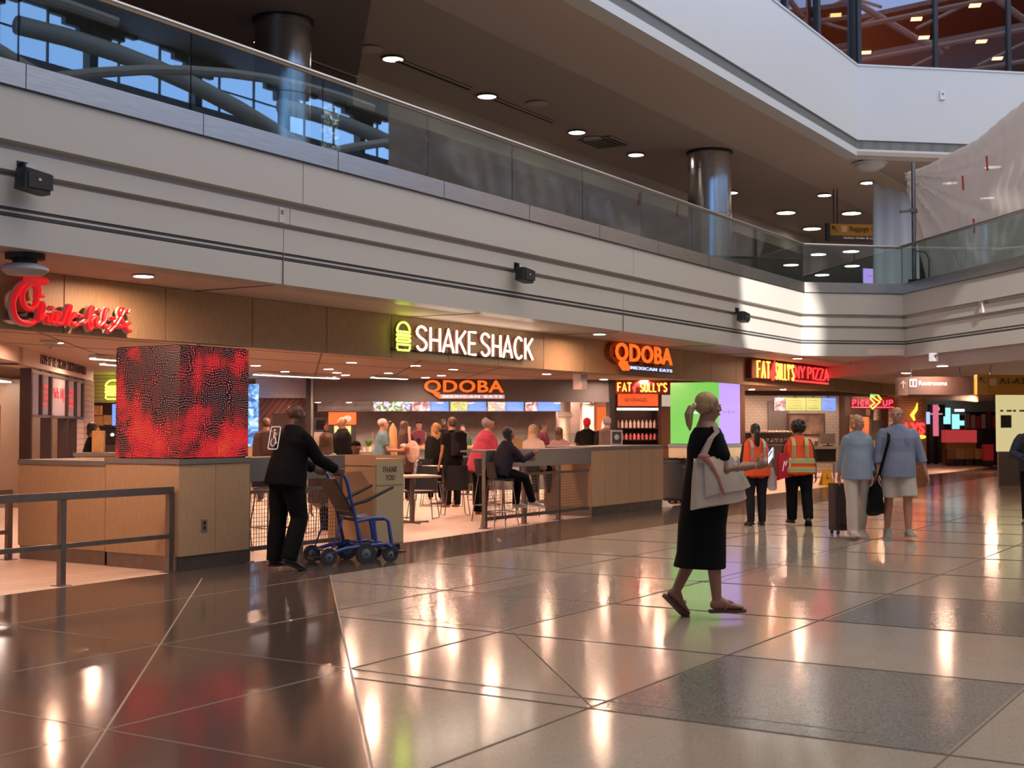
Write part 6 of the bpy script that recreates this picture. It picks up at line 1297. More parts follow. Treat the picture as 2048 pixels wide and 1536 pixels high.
SK1 = mat('skin_fair', (.46, .22, .14), .5, noise=.06, nscale=15); SK2 = mat('skin_tan', (.27, .125, .08), .5, noise=.06, nscale=15); SK3 = mat('skin_brown', (.10, .042, .026), .45)
H_BLOND = mat('hair_blond', (.42, .26, .11), .5, noise=.3, nscale=30, stretch=(1, 1, .15), bump=.3); H_BROWN = mat('hair_brown', (.09, .045, .025), .5, noise=.3, nscale=30, bump=.3); H_BLK = mat('hair_black', (.015, .012, .012), .45, bump=.3); H_GING = mat('hair_ginger_blond', (.50, .25, .09), .5, noise=.3, nscale=25, bump=.3); H_GREY = mat('hair_grey', (.35, .30, .27), .6)
def cloth(name, c, rough=.8, b=.5, n=.08): return mat(name, c, rough, spec=.12 if max(c) < .08 else .3, noise=n, nscale=5, bump=b, bscale=9)
KB = cloth('cloth_black', (.0045, .0045, .005)); 
def face_to(px_dir, cam_rel):      # heading so that the figure faces an azimuth measured from the camera's view (0 = away, 90 = picture right)
    return R(32.02)-R(cam_rel)-PI/2
def gp(px, py): p = at_z(px, py); return V((p.x, p.y, 0))
# ---- woman with tote: walks to the right
F = Fig('person', 'woman in a long black dress walking right, looking up from her phone', gp(1412, 1236), face_to(0, 74), 1.73, SK2, 1.12, .98, True, 2, 0,
  arms=[((.46, .12, -1), (-.05, 1, .12), (-.1, 1, .25), 55), ((.10, .05, -1), (-.1, .3, -1))], legs=[((.0, .06, -1), (0, .05, -1), 0), ((.0, -.02, -1), (0, -.50, -.9), -42)], head=(-4, 4), vox=.0085)
tote = F
m = MB(); h = F.H
st = [(.295, .084, .050), (.26, .112, .068), (.20, .108, .086), (.12, .104, .084), (.03, .114, .098), (-.05, .120, .106), (-.15, .116, .108), (-.28, .114, .112), (-.345, .120, .120)]
m.loft([F.ring(F.pel+F.up*t_*h+F.fw*(-.012 if t_ < -.1 else 0)*h*(1 if t_ > -.3 else 1.6), a*h, b*h*(1+.0), F.rt, F.fw, 40) for t_, a, b in st])
for sh, el, wr, fd, sg, hd, cu in F.arms: F.limb(m, [(sh, .030), (sh.lerp(el, .3), .034), (sh.lerp(el, .62), .036)], 1.0, .002)
DR = F.remesh(m, 'dress', KB, .010, 2, F.root)
F.hair(H_BLOND, 'pony')
for hp, kn, an, fa, sg in F.legs:      # flip flops
    d = F.footdir(an, fa, sg); x = d.cross(V((0, 0, 1))).normalized(); u = x.cross(d).normalized(); base = an-u*.046*h
    pl = [(-.036, .016), (-.03, .022), (.03, .023), (.09, .030), (.12, .024), (.135, .010)]; lo = [base+d*a*h+x*b*h for a, b in pl]+[base+d*a*h-x*b*h for a, b in reversed(pl)]
    o = MB().loft([[p-u*.008*h for p in lo], [p+u*.005*h for p in lo]]).build('sandal', mat('sandal_brown', (.07, .03, .025), .6), F.root)
    MB().tube([base+d*.03*h+x*.026*h+u*.01*h, base+d*.06*h+x*.016*h+u*.045*h, base+d*.095*h+u*.022*h, base+d*.06*h-x*.016*h+u*.045*h, base+d*.03*h-x*.026*h+u*.01*h], .0045, 6).build('strap', mat('sandal_strap', (.25, .12, .10), .5), o)
def held(name, label, cat, F, p, rz, group=None): q_ = F.to_world(p); return thing(name, label, cat, q_, rz, group)
wr, hd = F.arms[0][2], F.arms[0][5]
ph = held('smartphone', 'smartphone with bright screen held up by the woman in black', 'phone', F, wr+hd*.075*h+V((.0, .015, .045)), F.rz)
pm_ = MB().rbox((0, 0, 0), (.078, .165, .010), .012, 3); RM = Euler((R(62), 0, R(0))).to_matrix(); RM = Euler((R(50), R(-50), R(20))).to_matrix()
def txm(mb, M_): mb.v = [M_ @ p for p in mb.v]; return mb
txm(pm_, RM).build('phone_body', mat('phone_case', (.35, .3, .4), .3), ph)
for zz, dm in ((.006, 1), (-.006, 1)): txm(MB().box(-.034, -.076, zz-.0008, .034, .076, zz+.0008), RM).build('screen', emat('phone_screen', (.75, .78, 1), 1.6), ph)
txm(MB().box(-.03, .01, -.0075, .03, .045, -.0068).box(-.03, .01, .0068, .03, .045, .0075), RM).build('screen_picture', mat('screen_dark', (.05, .06, .12), .4), ph)
# bracelet
MB().tube([wr+hd*(-.01)+V((.022*math.cos(a), 0, .022*math.sin(a))) for a in [2*PI*i/12 for i in range(12)]], .004, 6, True).build('bracelet', WHITE, F.root)
# tote bag on her right side (towards the viewer)
CAN = cloth('canvas_cream', (.56, .45, .36), .85, .6); CAN2 = cloth('canvas_cream_flap', (.60, .49, .39), .85, .6)
sh = F.arms[0][0]
tb = held('tote_bag', 'large cream canvas tote bag hanging from the shoulder of the woman in black', 'bag', F, V((sh.x+.05, sh.y-.03, 1.25)), F.rz+R(-4))
def bagmesh(w0, w1, h_, d0, d1, sk=0, n=10):
    rg = []
    for k_ in range(7):
        v = k_/6; w = w0+(w1-w0)*v; d = d0+(d1-d0)*v+.03*math.sin(PI*v); z = -h_+h_*v
        pts = []
        for a in range(28):
            t_ = 2*PI*a/28; cx_, sx_ = math.cos(t_), math.sin(t_); pts.append((math.copysign(abs(sx_)**.6, sx_)*d/2+.006*math.sin(a*3+k_), math.copysign(abs(cx_)**.45, cx_)*w/2+sk*(1-v), z+.03*cx_*(1-v)*1.5+(.02*math.sin(a*1.3) if k_ == 6 else 0)))
        rg.append(pts)
    return MB().loft(rg)
bagmesh(.45, .34, .34, .13, .05, .03).build('bag_body', CAN, tb, smooth=True)
b2 = bagmesh(.38, .28, .26, .06, .03, .05); b2.v = [p+V((.055, .03, .015)) for p in b2.v]; b2.build('outer_pouch', CAN2, tb, smooth=True)
I_ = MW[tb.name].inverted() @ MW[F.root.name]; shp = I_ @ (sh+V((.0, -.01, .052*1.1))); 
for o_ in (.045, -.03):
    MB().loft([[p+V((0, -.022, 0)), p+V((0, .022, 0)), p+V((.008, .022, 0)), p+V((.008, -.022, 0))] for p in (V((o_, -.13, -.02)), V((.075, -.06, .17)), shp+V((.062, 0, -.03)), shp+V((.02, 0, .012)), shp+V((-.03, .0, .012)), V((-.05, .01, .1)), V((-.045, .10, -.02)))]).build('strap', CAN, tb)
MB().tube([(.06, -.10, .02), (.09, -.06, -.03), (.095, .0, -.15), (.10, .03, -.24), (.10, .05, -.27)], [.03, .016, .014, .012, .004], 8).ell((.06, -.11, .03), (.03, .05, .025)).build('scarf', cloth('scarf_red', (.42, .17, .14)), tb, smooth=True)
# ---- wheelchair attendant
F = Fig('person', 'attendant in black seen from behind, pushing the blue wheelchair', gp(572, 1141), face_to(0, 48), 1.74, SK3, 1.18, 1.08, False, 10, 0,
  arms=[((.10, .62, -.9), (-.05, .85, -.42), (0, .9, -.3), 70), ((.12, .62, -.9), (-.05, .85, -.42), (0, .9, -.3), 70)], legs=[((.03, .22, -1), (0, -.30, -1), -22), ((.05, -.06, -1), (0, -.10, -1), 0)], head=(-8, -8), vox=.009)
F.top(KB, -.06, .30, 2, 1.14, .006, 'jacket', .05, True); F.trousers(cloth('trouser_black', (.006, .006, .007)), 1, 1.22, .006); F.shoes(mat('shoe_black', (.015, .014, .014), .4))
wc_at = F
bk = F.pel+F.up*.235*F.H-F.fw*.110*F.H; e_ = MB(); M_ = frame(bk, F.rt, F.up); zb = F.up
fr_ = []
def onb(x, y): return M_ @ V((x*1.25+.035, y*1.25, .016))
W2 = mat('print_white', (.75, .72, .68), .6, emit=(1, .95, .9), es=.15)
rr_ = []
for cx_, cy_, a0 in ((.055, .075, 0), (-.055, .075, 90), (-.055, -.075, 180), (.055, -.075, 270)):
    for k_ in range(5): a = R(a0+22.5*k_); rr_.append(onb(-.05+cx_+.02*math.cos(a), -.01+cy_+.02*math.sin(a)))
e_.tube(rr_, .006, 6, True); e_.tube([onb(-.058+.036*math.cos(R(a)), -.045+.034*math.sin(R(a))) for a in range(-230, 20, 20)], .0045, 6)
e_.tube([onb(-.062, .040), onb(-.060, -.008), onb(-.030, -.010), onb(-.012, -.055), onb(0, -.052)], .0055, 6); e_.ell(onb(-.062, .056), (.011, .011, .011), 8, 6)
e_.build('printed_emblem', W2, F.root)
MB().tube([F.neck+V((.075*math.cos(a)*.9, .06*math.sin(a), .0)) - F.up*.02 for a in [2*PI*i/14 for i in range(14)]], .006, 6, True).build('collar_piping', W2, F.root)
# ---- blue wheelchair
BLU = mat('frame_blue', (.02, .06, .30), .35, coat=.5); SEATB = mat('seat_vinyl_black', (.015, .014, .014), .5); TYRE = mat('tyre', (.03, .03, .035), .6); 
gl_, gr_, gn_ = gp(632, 1125), gp(760, 1125), gp(708, 1137)
wcx = (gl_+gr_)/2; t = thing('wheelchair', 'blue transport wheelchair pushed by the attendant in black', 'wheelchair', (wcx.x+.02, wcx.y+.02, 0), face_to(0, 60))
# local: faces +Y, width x
def wheel(x, y, r, nm='wheel', c=TYRE):
    o = MB().lathe([(r*.72, -.018), (r, -.02), (r, .02), (r*.72, .018)], (x, y, r), 28, 0).build(nm, c, t, smooth=True)
    hb_ = MB().lathe([(r*.76, -.012), (r*.3, -.022), (.01, -.03), (.01, .03), (r*.3, .022), (r*.76, .012)], (x, y, r), 20, 0).build('hub', mat('hub_grey', (.12, .13, .17), .5), o); return o
for sg in (1, -1): wheel(sg*.25, -.33, .095); wheel(sg*.27, .10, .115); wheel(sg*.22, .42, .085)
for sg in (1, -1):
    x = sg*.25
    MB().tube([(x, -.30, .15), (x, -.36, .12), (x, -.12, .18), (x, .12, .20), (x, .36, .21), (x, .42, .17)], .021, 10).build('lower_tube', BLU, t, smooth=True)
    MB().tube([(x, .06, .18), (x, -.02, .52), (x, -.11, .88), (x, -.15, .98), (x, -.24, 1.0)], .020, 10).build('back_tube', BLU, t, smooth=True)
    MB().tube([(x, -.02, .47), (x, .18, .50), (x, .32, .50), (x, .38, .46), (x, .42, .22)], .021, 10).build('seat_tube', BLU, t, smooth=True)
    MB().tube([(x, .20, .49), (x, .24, .21)], .018, 8).build('strut', BLU, t, smooth=True); MB().tube([(x, -.30, .15), (x, -.15, .55)], .010, 8).build('strut', BLU, t, smooth=True)
    MB().tube([(x*1.08, -.06, .66), (x*1.12, .10, .70), (x*1.15, .42, .84)], [.02, .022, .016], 10).build('armrest', mat('armrest_black', (.03, .02, .02), .5), t, smooth=True)
    MB().tube([(x, -.17, .995), (x, -.27, 1.0)], .024, 10).build('grip', BLACK, t)
    MB().box(x-sg*.18, .46, .10, x, .60, .12).build('footplate', BLACK, t); MB().tube([(x-sg*.02, .42, .22), (x-sg*.04, .52, .12)], .012, 8).build('footplate_arm', BLU, t)
MB().box(-.25, -.02, .47, .25, .33, .505).build('seat', mat('seat_vinyl', (.07, .03, .03), .5), t)
MB().loft([[(-.24, .0-.245*v, .52+.42*v), (.24, -.245*v, .52+.42*v), (.24, -.025-.245*v, .52+.42*v), (-.24, -.025-.245*v, .52+.42*v)] for v in (0, .5, 1)]).build('backrest', SEATB, t)
MB().tube([(-.2, -.08, .70), (-.17, -.06, .58), (.17, -.06, .58), (.2, -.08, .70)], .008, 6, True).build('document_rack', mat('rack_grey', (.3, .3, .3), .4, .8), t)
MB().tube([(-.25, -.30, .15), (.25, -.30, .15)], .015, 8).tube([(-.25, .10, .19), (.25, .10, .19)], .015, 8).tube([(-.25, .36, .21), (.25, .36, .21)], .015, 8).build('cross_tube', BLU, t); MB().box(-.10, -.44, .05, .10, -.32, .08).build('brake_pedal', BLACK, t)
# ---- vests
VOR = cloth('vest_orange', (.85, .10, .02), .6, .3, .03); VORE = VOR; REFL = mat('reflective_silver', (.42, .40, .36), .4); LIME = mat('reflective_lime', (.65, .62, .05), .5)
def vest(F, lime=False):
    o = F.top(VOR, -.02, .298, 0, 1.17, .010, 'vest', .06, False, .004, .93)
    h = F.H
    def band(z, w, mt, e, nm='reflective_band'):
        m = MB(); rr = []
        for dz in (0, w):
            t_ = z+dz; st = [(-.08, .126, .112), (.0, .124, .110), (.05, .121, .104), (.12, .117, .095), (.22, .124, .092), (.265, .122, .072)]
            for i in range(len(st)-1):
                if st[i][0] <= t_ <= st[i+1][0]: q_ = (t_-st[i][0])/(st[i+1][0]-st[i][0]); a = st[i][1]+(st[i+1][1]-st[i][1])*q_; b = st[i][2]+(st[i+1][2]-st[i][2])*q_
            c_ = F.pel+F.up*t_*h; rr.append((F.ring(c_, (a*F.b+e)*h, (b*F.b+e)*h, F.rt, F.fw, 32), F.ring(c_, (a*F.b+e-.004)*h, (b*F.b+e-.004)*h, F.rt, F.fw, 32)))
        m.loft([rr[0][1], rr[0][0], rr[1][0], rr[1][1], rr[0][1]], False); m.build(nm, mt, o, True)
    if lime:
        band(.045, .05, LIME, .010); band(.056, .028, REFL, .0115); band(-.04, .05, LIME, .010); band(-.029, .028, REFL, .0115)
    else: band(.05, .03, REFL, .010)
    for sg in (1, -1):
        for wd, mt, e in (((.034, LIME, .0), (.018, REFL, .003)) if lime else ((.026, REFL, .0),)):
            m = MB(); pts = []
            for t_, dpt in ((.10, .100), (.16, .105), (.22, .110), (.26, .095), (.290, .062), (.303, .02), (.298, -.02)): pts.append(F.pel+F.up*t_*h-F.fw*(dpt*F.b+e+.002)*h+F.rt*sg*.062*h)
            m.loft([[p-F.rt*wd/2*h, p+F.rt*wd/2*h, p+F.rt*wd/2*h-F.fw*.004, p-F.rt*wd/2*h-F.fw*.004] for p in pts]); m.build('shoulder_stripe', mt, o)
    return o
F = Fig('person', 'worker with long dark ponytail in an orange safety vest, walking away', gp(1512, 1051), face_to(0, -4), 1.57, SK2, 1.10, 1, True, 2, 0, arms=[((.14, .15, -1), (-.1, .75, -.5)), ((.2, .05, -1), (-.3, .8, -.1))], legs=[((.0, .05, -1), (0, -.08, -1), 0), ((.0, -.04, -1), (0, -.12, -1), -6)], vox=.0095)
F.top(cloth('shirt_navy', (.03, .035, .05)), -.02, .30, 1.2, 1.06, .002, hw=.75); vest(F); F.trousers(cloth('jeans_dark', (.02, .02, .026)), 1, 1.12, .0); F.shoes(mat('shoe_dark', (.03, .02, .02), .4)); F.hair(H_BLK, 'ponylong')
cb = held('tote_bag', 'limp white cloth bag hanging from the shoulder of the ponytailed vest worker', 'bag', F, F.P(.02, -.02, .155), F.rz); bm_ = bagmesh(.10, .04, .30, .14, .05, 0); bm_.build('bag_body', cloth('bag_white', (.55, .42, .38)), cb, smooth=True); MB().tube([(0, 0, -.02), (-.03, -.03, .18), (-.10, 0, F.H*.26)], .012, 6).build('strap', cloth('bag_white', (.55, .42, .38)), cb)
F = Fig('person', 'worker with short curly hair in an orange vest with yellow bands, walking away', gp(1598, 1051), face_to(0, 4), 1.58, SK2, 1.24, 1.06, True, 2, 0, arms=[((.30, -.06, -1), (.12, .12, -1)), ((.2, .2, -1), (-.2, .85, -.2))], legs=[((.05, -.10, -1), (0, -.42, -1), -25), ((.02, .06, -1), (0, .0, -1), 0)], vox=.0095)
F.top(cloth('shirt_navy', (.03, .035, .05)), -.02, .30, 1.0, 1.06, .002, hw=.75); vest(F, True); F.trousers(cloth('trouser_black', (.006, .006, .007)), 1, 1.22, .004); F.shoes(mat('shoe_black', (.015, .014, .014), .4)); F.hair(H_BLK, 'afro')
rb = held('shopping_bag', 'red bag with white print under the arm of the curly haired worker', 'bag', F, F.P(.10, -.06, -.135), F.rz+R(15)); REDB = cloth('bag_red', (.55, .02, .04), .5); bm_ = bagmesh(.26, .24, .36, .14, .10); bm_.v = [V((p.y, p.x, p.z+.06)) for p in bm_.v]; bm_.build('bag_body', REDB, rb, smooth=True); MB().tube([(0, 0, .05), (.04, .02, .22), (.06, .05, .30)], .01, 6).build('strap', REDB, rb)
MB().tube([(-.08, -.088, -.20), (-.05, -.09, -.05), (-.03, -.09, -.12), (-.01, -.09, -.04)], .008, 5).tube([(.03, -.088, -.18), (.05, -.088, .0)], .009, 5).build('print', W2, rb)
# ---- couple
F = Fig('person', 'woman with ginger blonde bob in a pale blue shirt and cream trousers', gp(1716, 1078), face_to(0, 172), 1.66, SK1, 1.04, 1, True, 0, 0, arms=[((.10, -.25, -1), (.0, -.55, -1)), ((.14, .0, -1), (-.15, .45, -1))], legs=[((.02, .16, -1), (0, .05, -1), 6), ((.02, -.14, -1), (0, -.32, -1), -20)], head=(26, 0), vox=.0085)
F.top(cloth('shirt_pale_blue', (.26, .32, .40), .8, .6), -.02, .30, 1.75, 1.12, .007, 'blouse', .07, True); F.trousers(cloth('trouser_cream', (.58, .50, .44), .8, .6), 1, 1.12, .008); F.shoes(mat('shoe_pale', (.5, .45, .42), .5), mat('sole_white', (.6, .56, .52), .5)); F.hair(H_GING, 'bob')
sb_ = held('shoulder_bag', 'flat beige shoulder bag hanging between the walking couple', 'bag', F, F.P(.02, .0, -.148), F.rz); bm_ = bagmesh(.20, .16, .30, .09, .06); bm_.v = [p+V((-.02, 0, .05)) for p in bm_.v]; bm_.build('bag_body', cloth('bag_beige', (.50, .38, .32)), sb_, smooth=True); MB().tube([(0, .02, .04), (.02, .03, .25), (.075, .0, .44), (.03, -.05, .3), (0, -.05, .04)], .010, 6).build('strap', cloth('bag_beige', (.50, .38, .32)), sb_)
wm = F
for sg in (1, -1): MB().loft([[F.P(.318, .030, sg*.012), F.P(.312, .0, sg*.046), F.P(.296, .012, sg*.054), F.P(.262, .062, sg*.020)], [F.P(.318, .036, sg*.012), F.P(.318, .0, sg*.050), F.P(.300, .016, sg*.060), F.P(.262, .070, sg*.022)]]).build('collar', cloth('shirt_pale_blue', (.26, .32, .40)), F.root)
# suitcase
p = gp(1689, 1068); t = thing('suitcase', 'dark upright suitcase rolled behind the woman in pale blue', 'suitcase', (p.x+.0, p.y+.0, 0), face_to(0, 165)); SC = mat('suitcase_brown', (.03, .018, .018), .6, bump=.3, bscale=60)
MB().rbox((0, 0, .39), (.40, .25, .66), .05).build('shell', SC, t, smooth=True); MB().tube([(-.10, -.10, .70), (-.10, -.10, .98), (.10, -.10, .98), (.10, -.10, .70)], .009, 8).build('telescopic_handle', STEELD, t, smooth=True); MB().rbox((0, .13, .36), (.32, .03, .42), .012).build('front_pocket', SC, t)
for sx_ in (-1, 1):
    for sy_ in (-1, 1): MB().lathe([(.028, -.012), (.028, .012)], (sx_*.15, sy_*.09, .029), 14, 0).build('wheel', BLACK, t)
F = Fig('person', 'balding man with glasses, blue grey shirt and pale shorts, walking', gp(1797, 1079), face_to(0, 186), 1.78, SK1, 1.16, 1.04, False, 0, 0, arms=[((.16, .02, -1), (.08, .25, -1)), ((.34, -.05, -1), (.30, .10, -1))], legs=[((.04, -.08, -1), (0, -.30, -1), -14), ((.04, .12, -1), (0, .06, -1), 4)], head=(-20, -3), vox=.0085)
F.top(cloth('shirt_grey_blue', (.21, .24, .34), .8, .6), -.02, .30, 1.45, 1.12, .007, 'shirt', .075, True); F.trousers(cloth('shorts_pale', (.50, .44, .37), .8, .5), .92, 1.20, .008, 'shorts'); F.shoes(mat('shoe_grey', (.28, .25, .22), .6), mat('sole_white', (.6, .56, .52), .5))
m = MB(); h = F.H
for o_, r_ in (((0, -.035, .012), (.0465, .034, .036)), ((.040, -.012, .008), (.010, .020, .016)), ((-.040, -.012, .008), (.010, .020, .016))): m.ell(F.hc+F.hm @ (V(o_)*h), tuple(x*h for x in r_), 14, 9, F.hm)
F.remesh(m, 'hair', mat('hair_dark_grey', (.10, .07, .055), .6), .008, 1, F.root)
for sg in (1, -1): pass
m = MB(); 
for sg in (1, -1): m.tube([F.hc+F.hm @ (V((sg*.018+.0125*math.cos(a), .0535, .003+.009*math.sin(a)))*h) for a in [2*PI*i/14 for i in range(14)]], .0018, 6, True); m.tube([F.hc+F.hm @ (V((sg*.031, .052, .006))*h), F.hc+F.hm @ (V((sg*.046, -.002, .006))*h)], .0018, 6)
m.tube([F.hc+F.hm @ (V((-.006, .055, .004))*h), F.hc+F.hm @ (V((.006, .055, .004))*h)], .0018, 6); m.build('glasses', BLACK, F.root)
for sg in (1, -1): MB().loft([[F.P(.322, .036, sg*.010), F.P(.318, .0, sg*.048), F.P(.300, .014, sg*.058), F.P(.278, .064, sg*.022)], [F.P(.322, .044, sg*.010), F.P(.325, .0, sg*.052), F.P(.304, .020, sg*.062), F.P(.278, .074, sg*.024)]]).build('collar', cloth('shirt_grey_blue', (.21, .24, .34)), F.root)
MB().box(-.03, 0, -.04, .03, .008, .04).xf(Matrix.Translation(F.P(.20, .087, -.05))).build('shirt_pocket', cloth('shirt_grey_blue', (.21, .24, .34)), F.root)
db = held('duffel_bag', 'large black bag slung from the shoulder of the man with glasses', 'bag', F, F.P(-.13, -.02, .17), F.rz); bm_ = bagmesh(.42, .34, .40, .20, .12); bm_.build('bag_body', KB, db, smooth=True)
I_ = MW[db.name].inverted() @ MW[F.root.name]; pts = [V((0, .10, -.03)), I_ @ F.P(.05, .10, .125), I_ @ F.P(.20, .105, .085), I_ @ F.P(.296, .02, .068), I_ @ F.P(.22, -.095, .085), V((-.02, -.12, -.03))]
MB().loft([[p-V((.02, 0, 0)), p+V((.02, 0, 0)), p+V((.02, .008, .004)), p-V((.02, -.008, -.004))] for p in pts]).build('strap', KB, db)
# ---- partial person at the right edge
F = Fig('person', 'person in a dark jacket cut off by the right picture edge', gp(2068, 1048), face_to(0, 200), 1.70, SK2, 1.1, 1, False, 4, 0, arms=[((.35, .25, -.8), (-.6, .7, -.25)), ((.2, .1, -1), (-.3, .7, -.3))], vox=.012)
F.top(cloth('jacket_navy', (.035, .04, .055), .6, .9), -.03, .30, 2, 1.18, .012, 'jacket', .04, True); F.trousers(KB, 1, 1.12); F.shoes(mat('shoe_black', (.015, .014, .014), .4)); F.hair(H_BROWN, 'short')
# ================================================================ people inside the food court (far)
SEATED = {652: 'the seated woman in grey', 712: 'the seated man in the black cap', 1000: 'the black haired woman at the mesh rail', 1066: 'the seated blonde woman', 1118: 'the seated dark haired woman'}
def far(px, head_py, d, rel, H, skin, label, top, tk={}, bottom=None, hair=None, cap=None, seat=None, **kw):
    """px column and head-top row at camera depth d; H tall; stands on the floor"""
    p = at_d(px, head_py, d); H = H or p.z
    if seat == 'chair': seat = .525; H = (p.z-.525)/.455; place_chair(p.x, p.y, face_to(0, rel)+PI, 'black dining chair under '+SEATED[px])
    if seat == 'stool': seat = .83; H = (p.z-.83)/.455+.06; dup(st0, (p.x, p.y, 0), face_to(0, rel)+PI, 'wire leg bar stool under '+SEATED[px])
    F = Fig('person', label, (p.x, p.y, 0), face_to(0, rel), H, skin, kw.pop('build', 1.06), 1, kw.pop('fem', False), kw.pop('lean', 2), 0, vox=.017, seat=seat, **kw)
    F.top(top, **{**dict(z0=-.02, z1=.30, sleeve=.6, k=1.12, g=.006, long=.03), **tk}); F.trousers(bottom or KB, kw.get('tl', 1), 1.14)
    if hair: F.hair(hair[0], hair[1], 1.06)
    if cap: F.cap(cap)
    return F
SIT = [((.1, 1, -.12), (0, .05, -1), 0)]*2
MAR = cloth('shirt_maroon', (.16, .03, .05)); DRK = cloth('shirt_charcoal', (.012, .012, .015)); TEA = cloth('shirt_teal', (.13, .22, .27)); PINK = cloth('shirt_crimson', (.50, .06, .11)); BRJ = cloth('jacket_brown', (.10, .06, .045)); GRT = cloth('shirt_grey', (.25, .24, .22))
HOLD = [((.12, .25, -1), (-.25, 1, .0)), ((.12, .25, -1), (-.25, 1, .0))]
def backpack(F, label, m_, nm='backpack'):
    b = held(nm, label, 'bag', F, F.P(.16, -.115), F.rz); MB().rbox((0, -.02, 0), (.30, .17, .42), .06).ell((0, -.02, .2), (.14, .08, .07)).build('pack_body', m_, b, smooth=True); MB().rbox((0, -.12, -.06), (.22, .05, .2), .02).build('front_pocket', m_, b)
    for sg in (1, -1): MB().tube([(sg*.09, .06, .18), (sg*.10, .16, .22), (sg*.11, .27, .10), (sg*.12, .24, -.05), (sg*.12, .08, -.15)], .018, 6).build('strap', m_, b)
F = far(533, 839, 26.5, -15, 1.72, SK1, 'man in a brown jacket with backpack before the slanted boards', BRJ, dict(sleeve=2, z1=.30), cloth('jeans_grey', (.06, .06, .07)), (H_BROWN, 'short')); backpack(F, 'dark brown backpack on the man in the brown jacket', cloth('pack_brown', (.06, .04, .04)))
F = far(652, 866, 18.6, 10, 1.62, SK1, 'seated woman with long dark hair and grey shirt left of the man phoning', GRT, dict(sleeve=1.), None, (H_BROWN, 'long'), seat='chair', legs=SIT, fem=True)
F = far(687, 834, 25.2, -120, 1.74, SK1, 'bald man in a black jacket talking on a phone', KB, dict(sleeve=2, collar=True), None, None, arms=[((.3, .7, -.5), (-.35, .1, 1)), ((.12, .02, -1), (.05, .1, -1))], build=1.2)
ph = held('smartphone', 'black phone held to the ear of the bald man', 'phone', F, F.hc+F.hm @ V((.095, .01, 0)), F.rz); MB().rbox((0, 0, 0), (.012, .07, .14), .005).build('phone_body', BLACK, ph); MB().box(.0065, -.03, -.06, .008, .03, .06).build('screen', mat('phone_glass', (.02, .02, .03), .1), ph)
F = far(712, 882, 21.0, 172, 1.66, SK3, 'seated man in a black cap looking down behind the tan receptacle', GRT, dict(sleeve=1.), None, None, DRK, seat='chair', legs=SIT, head=(0, -14), lean=10)
F = far(764, 843, 25.5, 78, 1.70, SK1, 'man in a pink cap and teal shirt holding food, facing right', TEA, dict(sleeve=.7), cloth('shorts_dark', (.04, .04, .05)), None, cloth('cap_pale', (.75, .58, .55)), arms=HOLD, head=(0, -8))
fb = held('food_tray', 'small food tray in the hands of the man in teal', 'tray', F, (F.arms[0][2]+F.arms[1][2])/2+V((0, .1, .03)), F.rz); MB().rbox((0, 0, 0), (.26, .20, .05), .02).build('tray', mat('tray_red', (.35, .05, .04), .5), fb); MB().ell((0, 0, .05), (.09, .08, .05)).build('food', mat('food_pale', (.7, .55, .4), .7, noise=.4), fb)
F = far(808, 850, 26.8, 30, 1.66, SK2, 'woman with long dark hair in a brown coat carrying the mottled bag', cloth('coat_brown', (.06, .03, .03)), dict(sleeve=2, long=.18), None, (H_BROWN, 'long'), fem=True)
F = far(838, 838, 32.6, 178, 1.70, SK1, 'server in maroon shirt, black cap and apron behind the counter', MAR, dict(sleeve=.8), None, None, DRK, arms=HOLD, head=(0, -10)); m = MB(); m.loft([F.ring(F.P(t_, .0), w*F.H, .088*F.H, F.rt, F.fw, 16)[0:9] for t_, w in ((-.2, .10), (.10, .10), (.20, .06))], False); m.build('apron', DRK, F.root)
F = far(872, 852, 27.2, 0, 1.62, SK1, 'woman with long curly blonde hair in black, seen from behind', KB, dict(sleeve=2, long=.1), None, (mat('hair_curly_gold', (.40, .20, .08), .5, noise=.35, nscale=25), 'curly'), fem=True)
F = far(888, 837, 32.6, 175, 1.74, SK3, 'server in black shirt with a pale round emblem', KB, dict(sleeve=.7), None, (H_BLK, 'short')); MB().tube([F.P(.17, .092)+F.rt*.055*math.cos(a)+F.up*.055*math.sin(a) for a in [2*PI*i/16 for i in range(16)]], .010, 6, True).build('printed_emblem', mat('print_olive', (.35, .30, .15), .6), F.root)
F = far(905, 838, 24.6, -38, 1.72, SK1, 'man in black shirt and shorts with a black backpack, facing left', KB, dict(sleeve=.6), None, (H_BROWN, 'short'), arms=[((.15, .0, -1), (.05, .15, -1)), ((.12, .02, -1), (.05, .3, -1))]); backpack(F, 'black backpack on the man in black shorts', DRK)
F = far(926, 849, 32.7, 185, 1.60, SK1, 'server with dark bun hair peeking from behind the black backpack', cloth('shirt_green', (.03, .08, .04)), dict(sleeve=1), None, (H_BLK, 'bun'), fem=True)
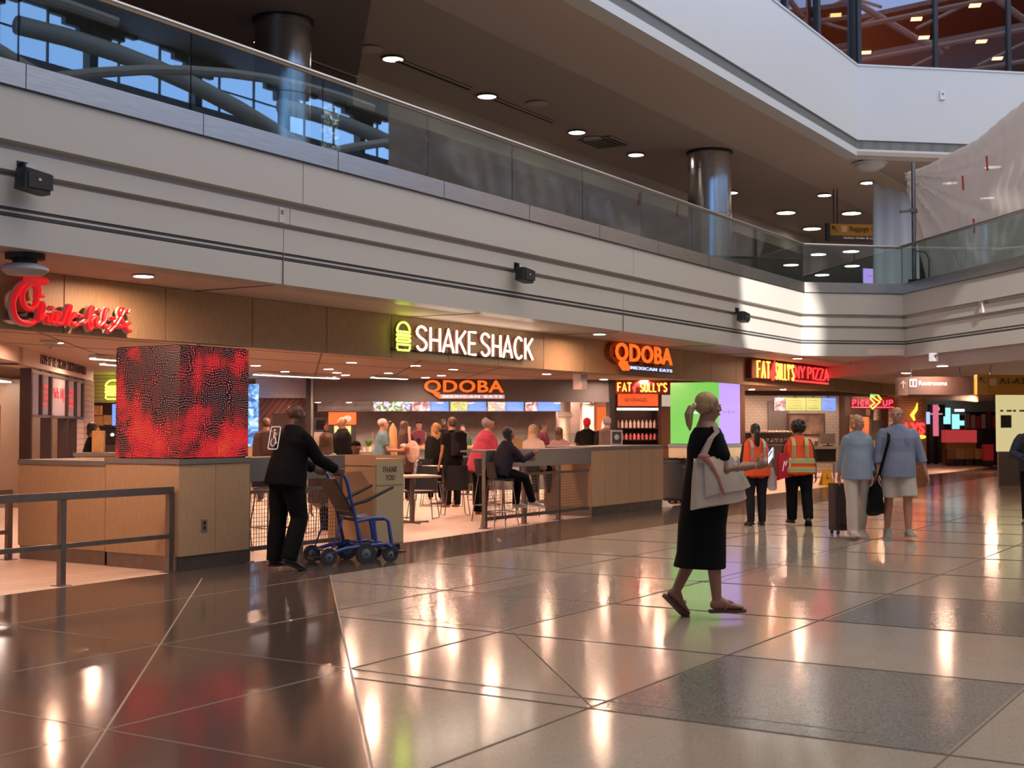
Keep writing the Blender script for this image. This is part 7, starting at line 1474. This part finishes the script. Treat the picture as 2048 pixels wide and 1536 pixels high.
F = far(962, 838, 22.5, 60, 1.72, SK1, 'older man in a crimson shirt and cap bending over a bag', PINK, dict(sleeve=1.2, long=.12), None, (H_GREY, 'short'), DRK, arms=HOLD, lean=14, head=(0, -22), build=1.25)
F = far(1000, 856, 19.4, 62, 1.64, SK2, 'woman with long black hair leaning on the mesh bar rail', cloth('jacket_dark_blue', (.03, .025, .04)), dict(sleeve=2), None, (H_BLK, 'veil'), seat='stool', legs=[((.05, 1, -.2), (0, .35, -1), -10), ((.05, 1, -.25), (0, -.1, -1), 0)], arms=[((.15, .7, -.7), (-.2, .8, .35)), ((.15, .7, -.7), (-.3, .9, .0))], lean=16, head=(0, -12), fem=True); F.shoes(mat('shoe_sneaker', (.45, .33, .28), .6), WHITE)
F = far(1066, 853, 22.3, 25, 1.62, SK1, 'seated blonde woman behind the brown paper bag', cloth('shirt_cream', (.60, .45, .38)), dict(sleeve=1.8), None, (mat('hair_light_blonde', (.62, .38, .22), .5, noise=.2, nscale=25), 'long'), seat='stool', legs=SIT, fem=True)
F = far(1085, 848, 33, 120, 1.64, SK2, 'server in maroon behind the counter right of the blonde woman', MAR, dict(sleeve=.8), None, (H_BLK, 'short'))
F = far(1118, 858, 24.6, 20, 1.60, SK1, 'seated dark haired woman right of the blonde woman', cloth('shirt_rose', (.35, .2, .2)), dict(sleeve=1), None, (H_BROWN, 'long'), seat='stool', legs=SIT, fem=True)
F = far(1174, 837, 28.5, -10, 1.74, SK3, 'man in a bright red beanie and black shirt near the oak counter', KB, dict(sleeve=.7), None, (cloth('beanie_red', (.65, .02, .05)), 'short'))
F = far(1214, 835, 27.5, 8, 1.76, SK1, 'man in grey cap and dark shirt with a grey backpack', DRK, dict(sleeve=1), None, (H_GREY, 'short')); backpack(F, 'grey brown backpack on the man in the grey cap', cloth('pack_grey', (.17, .13, .12)))
F = far(184, 866, 20.5, 60, 1.60, SK1, 'dark haired worker partly hidden by the left tiled pier', KB, dict(sleeve=.8), None, (H_BLK, 'bob'), fem=True)
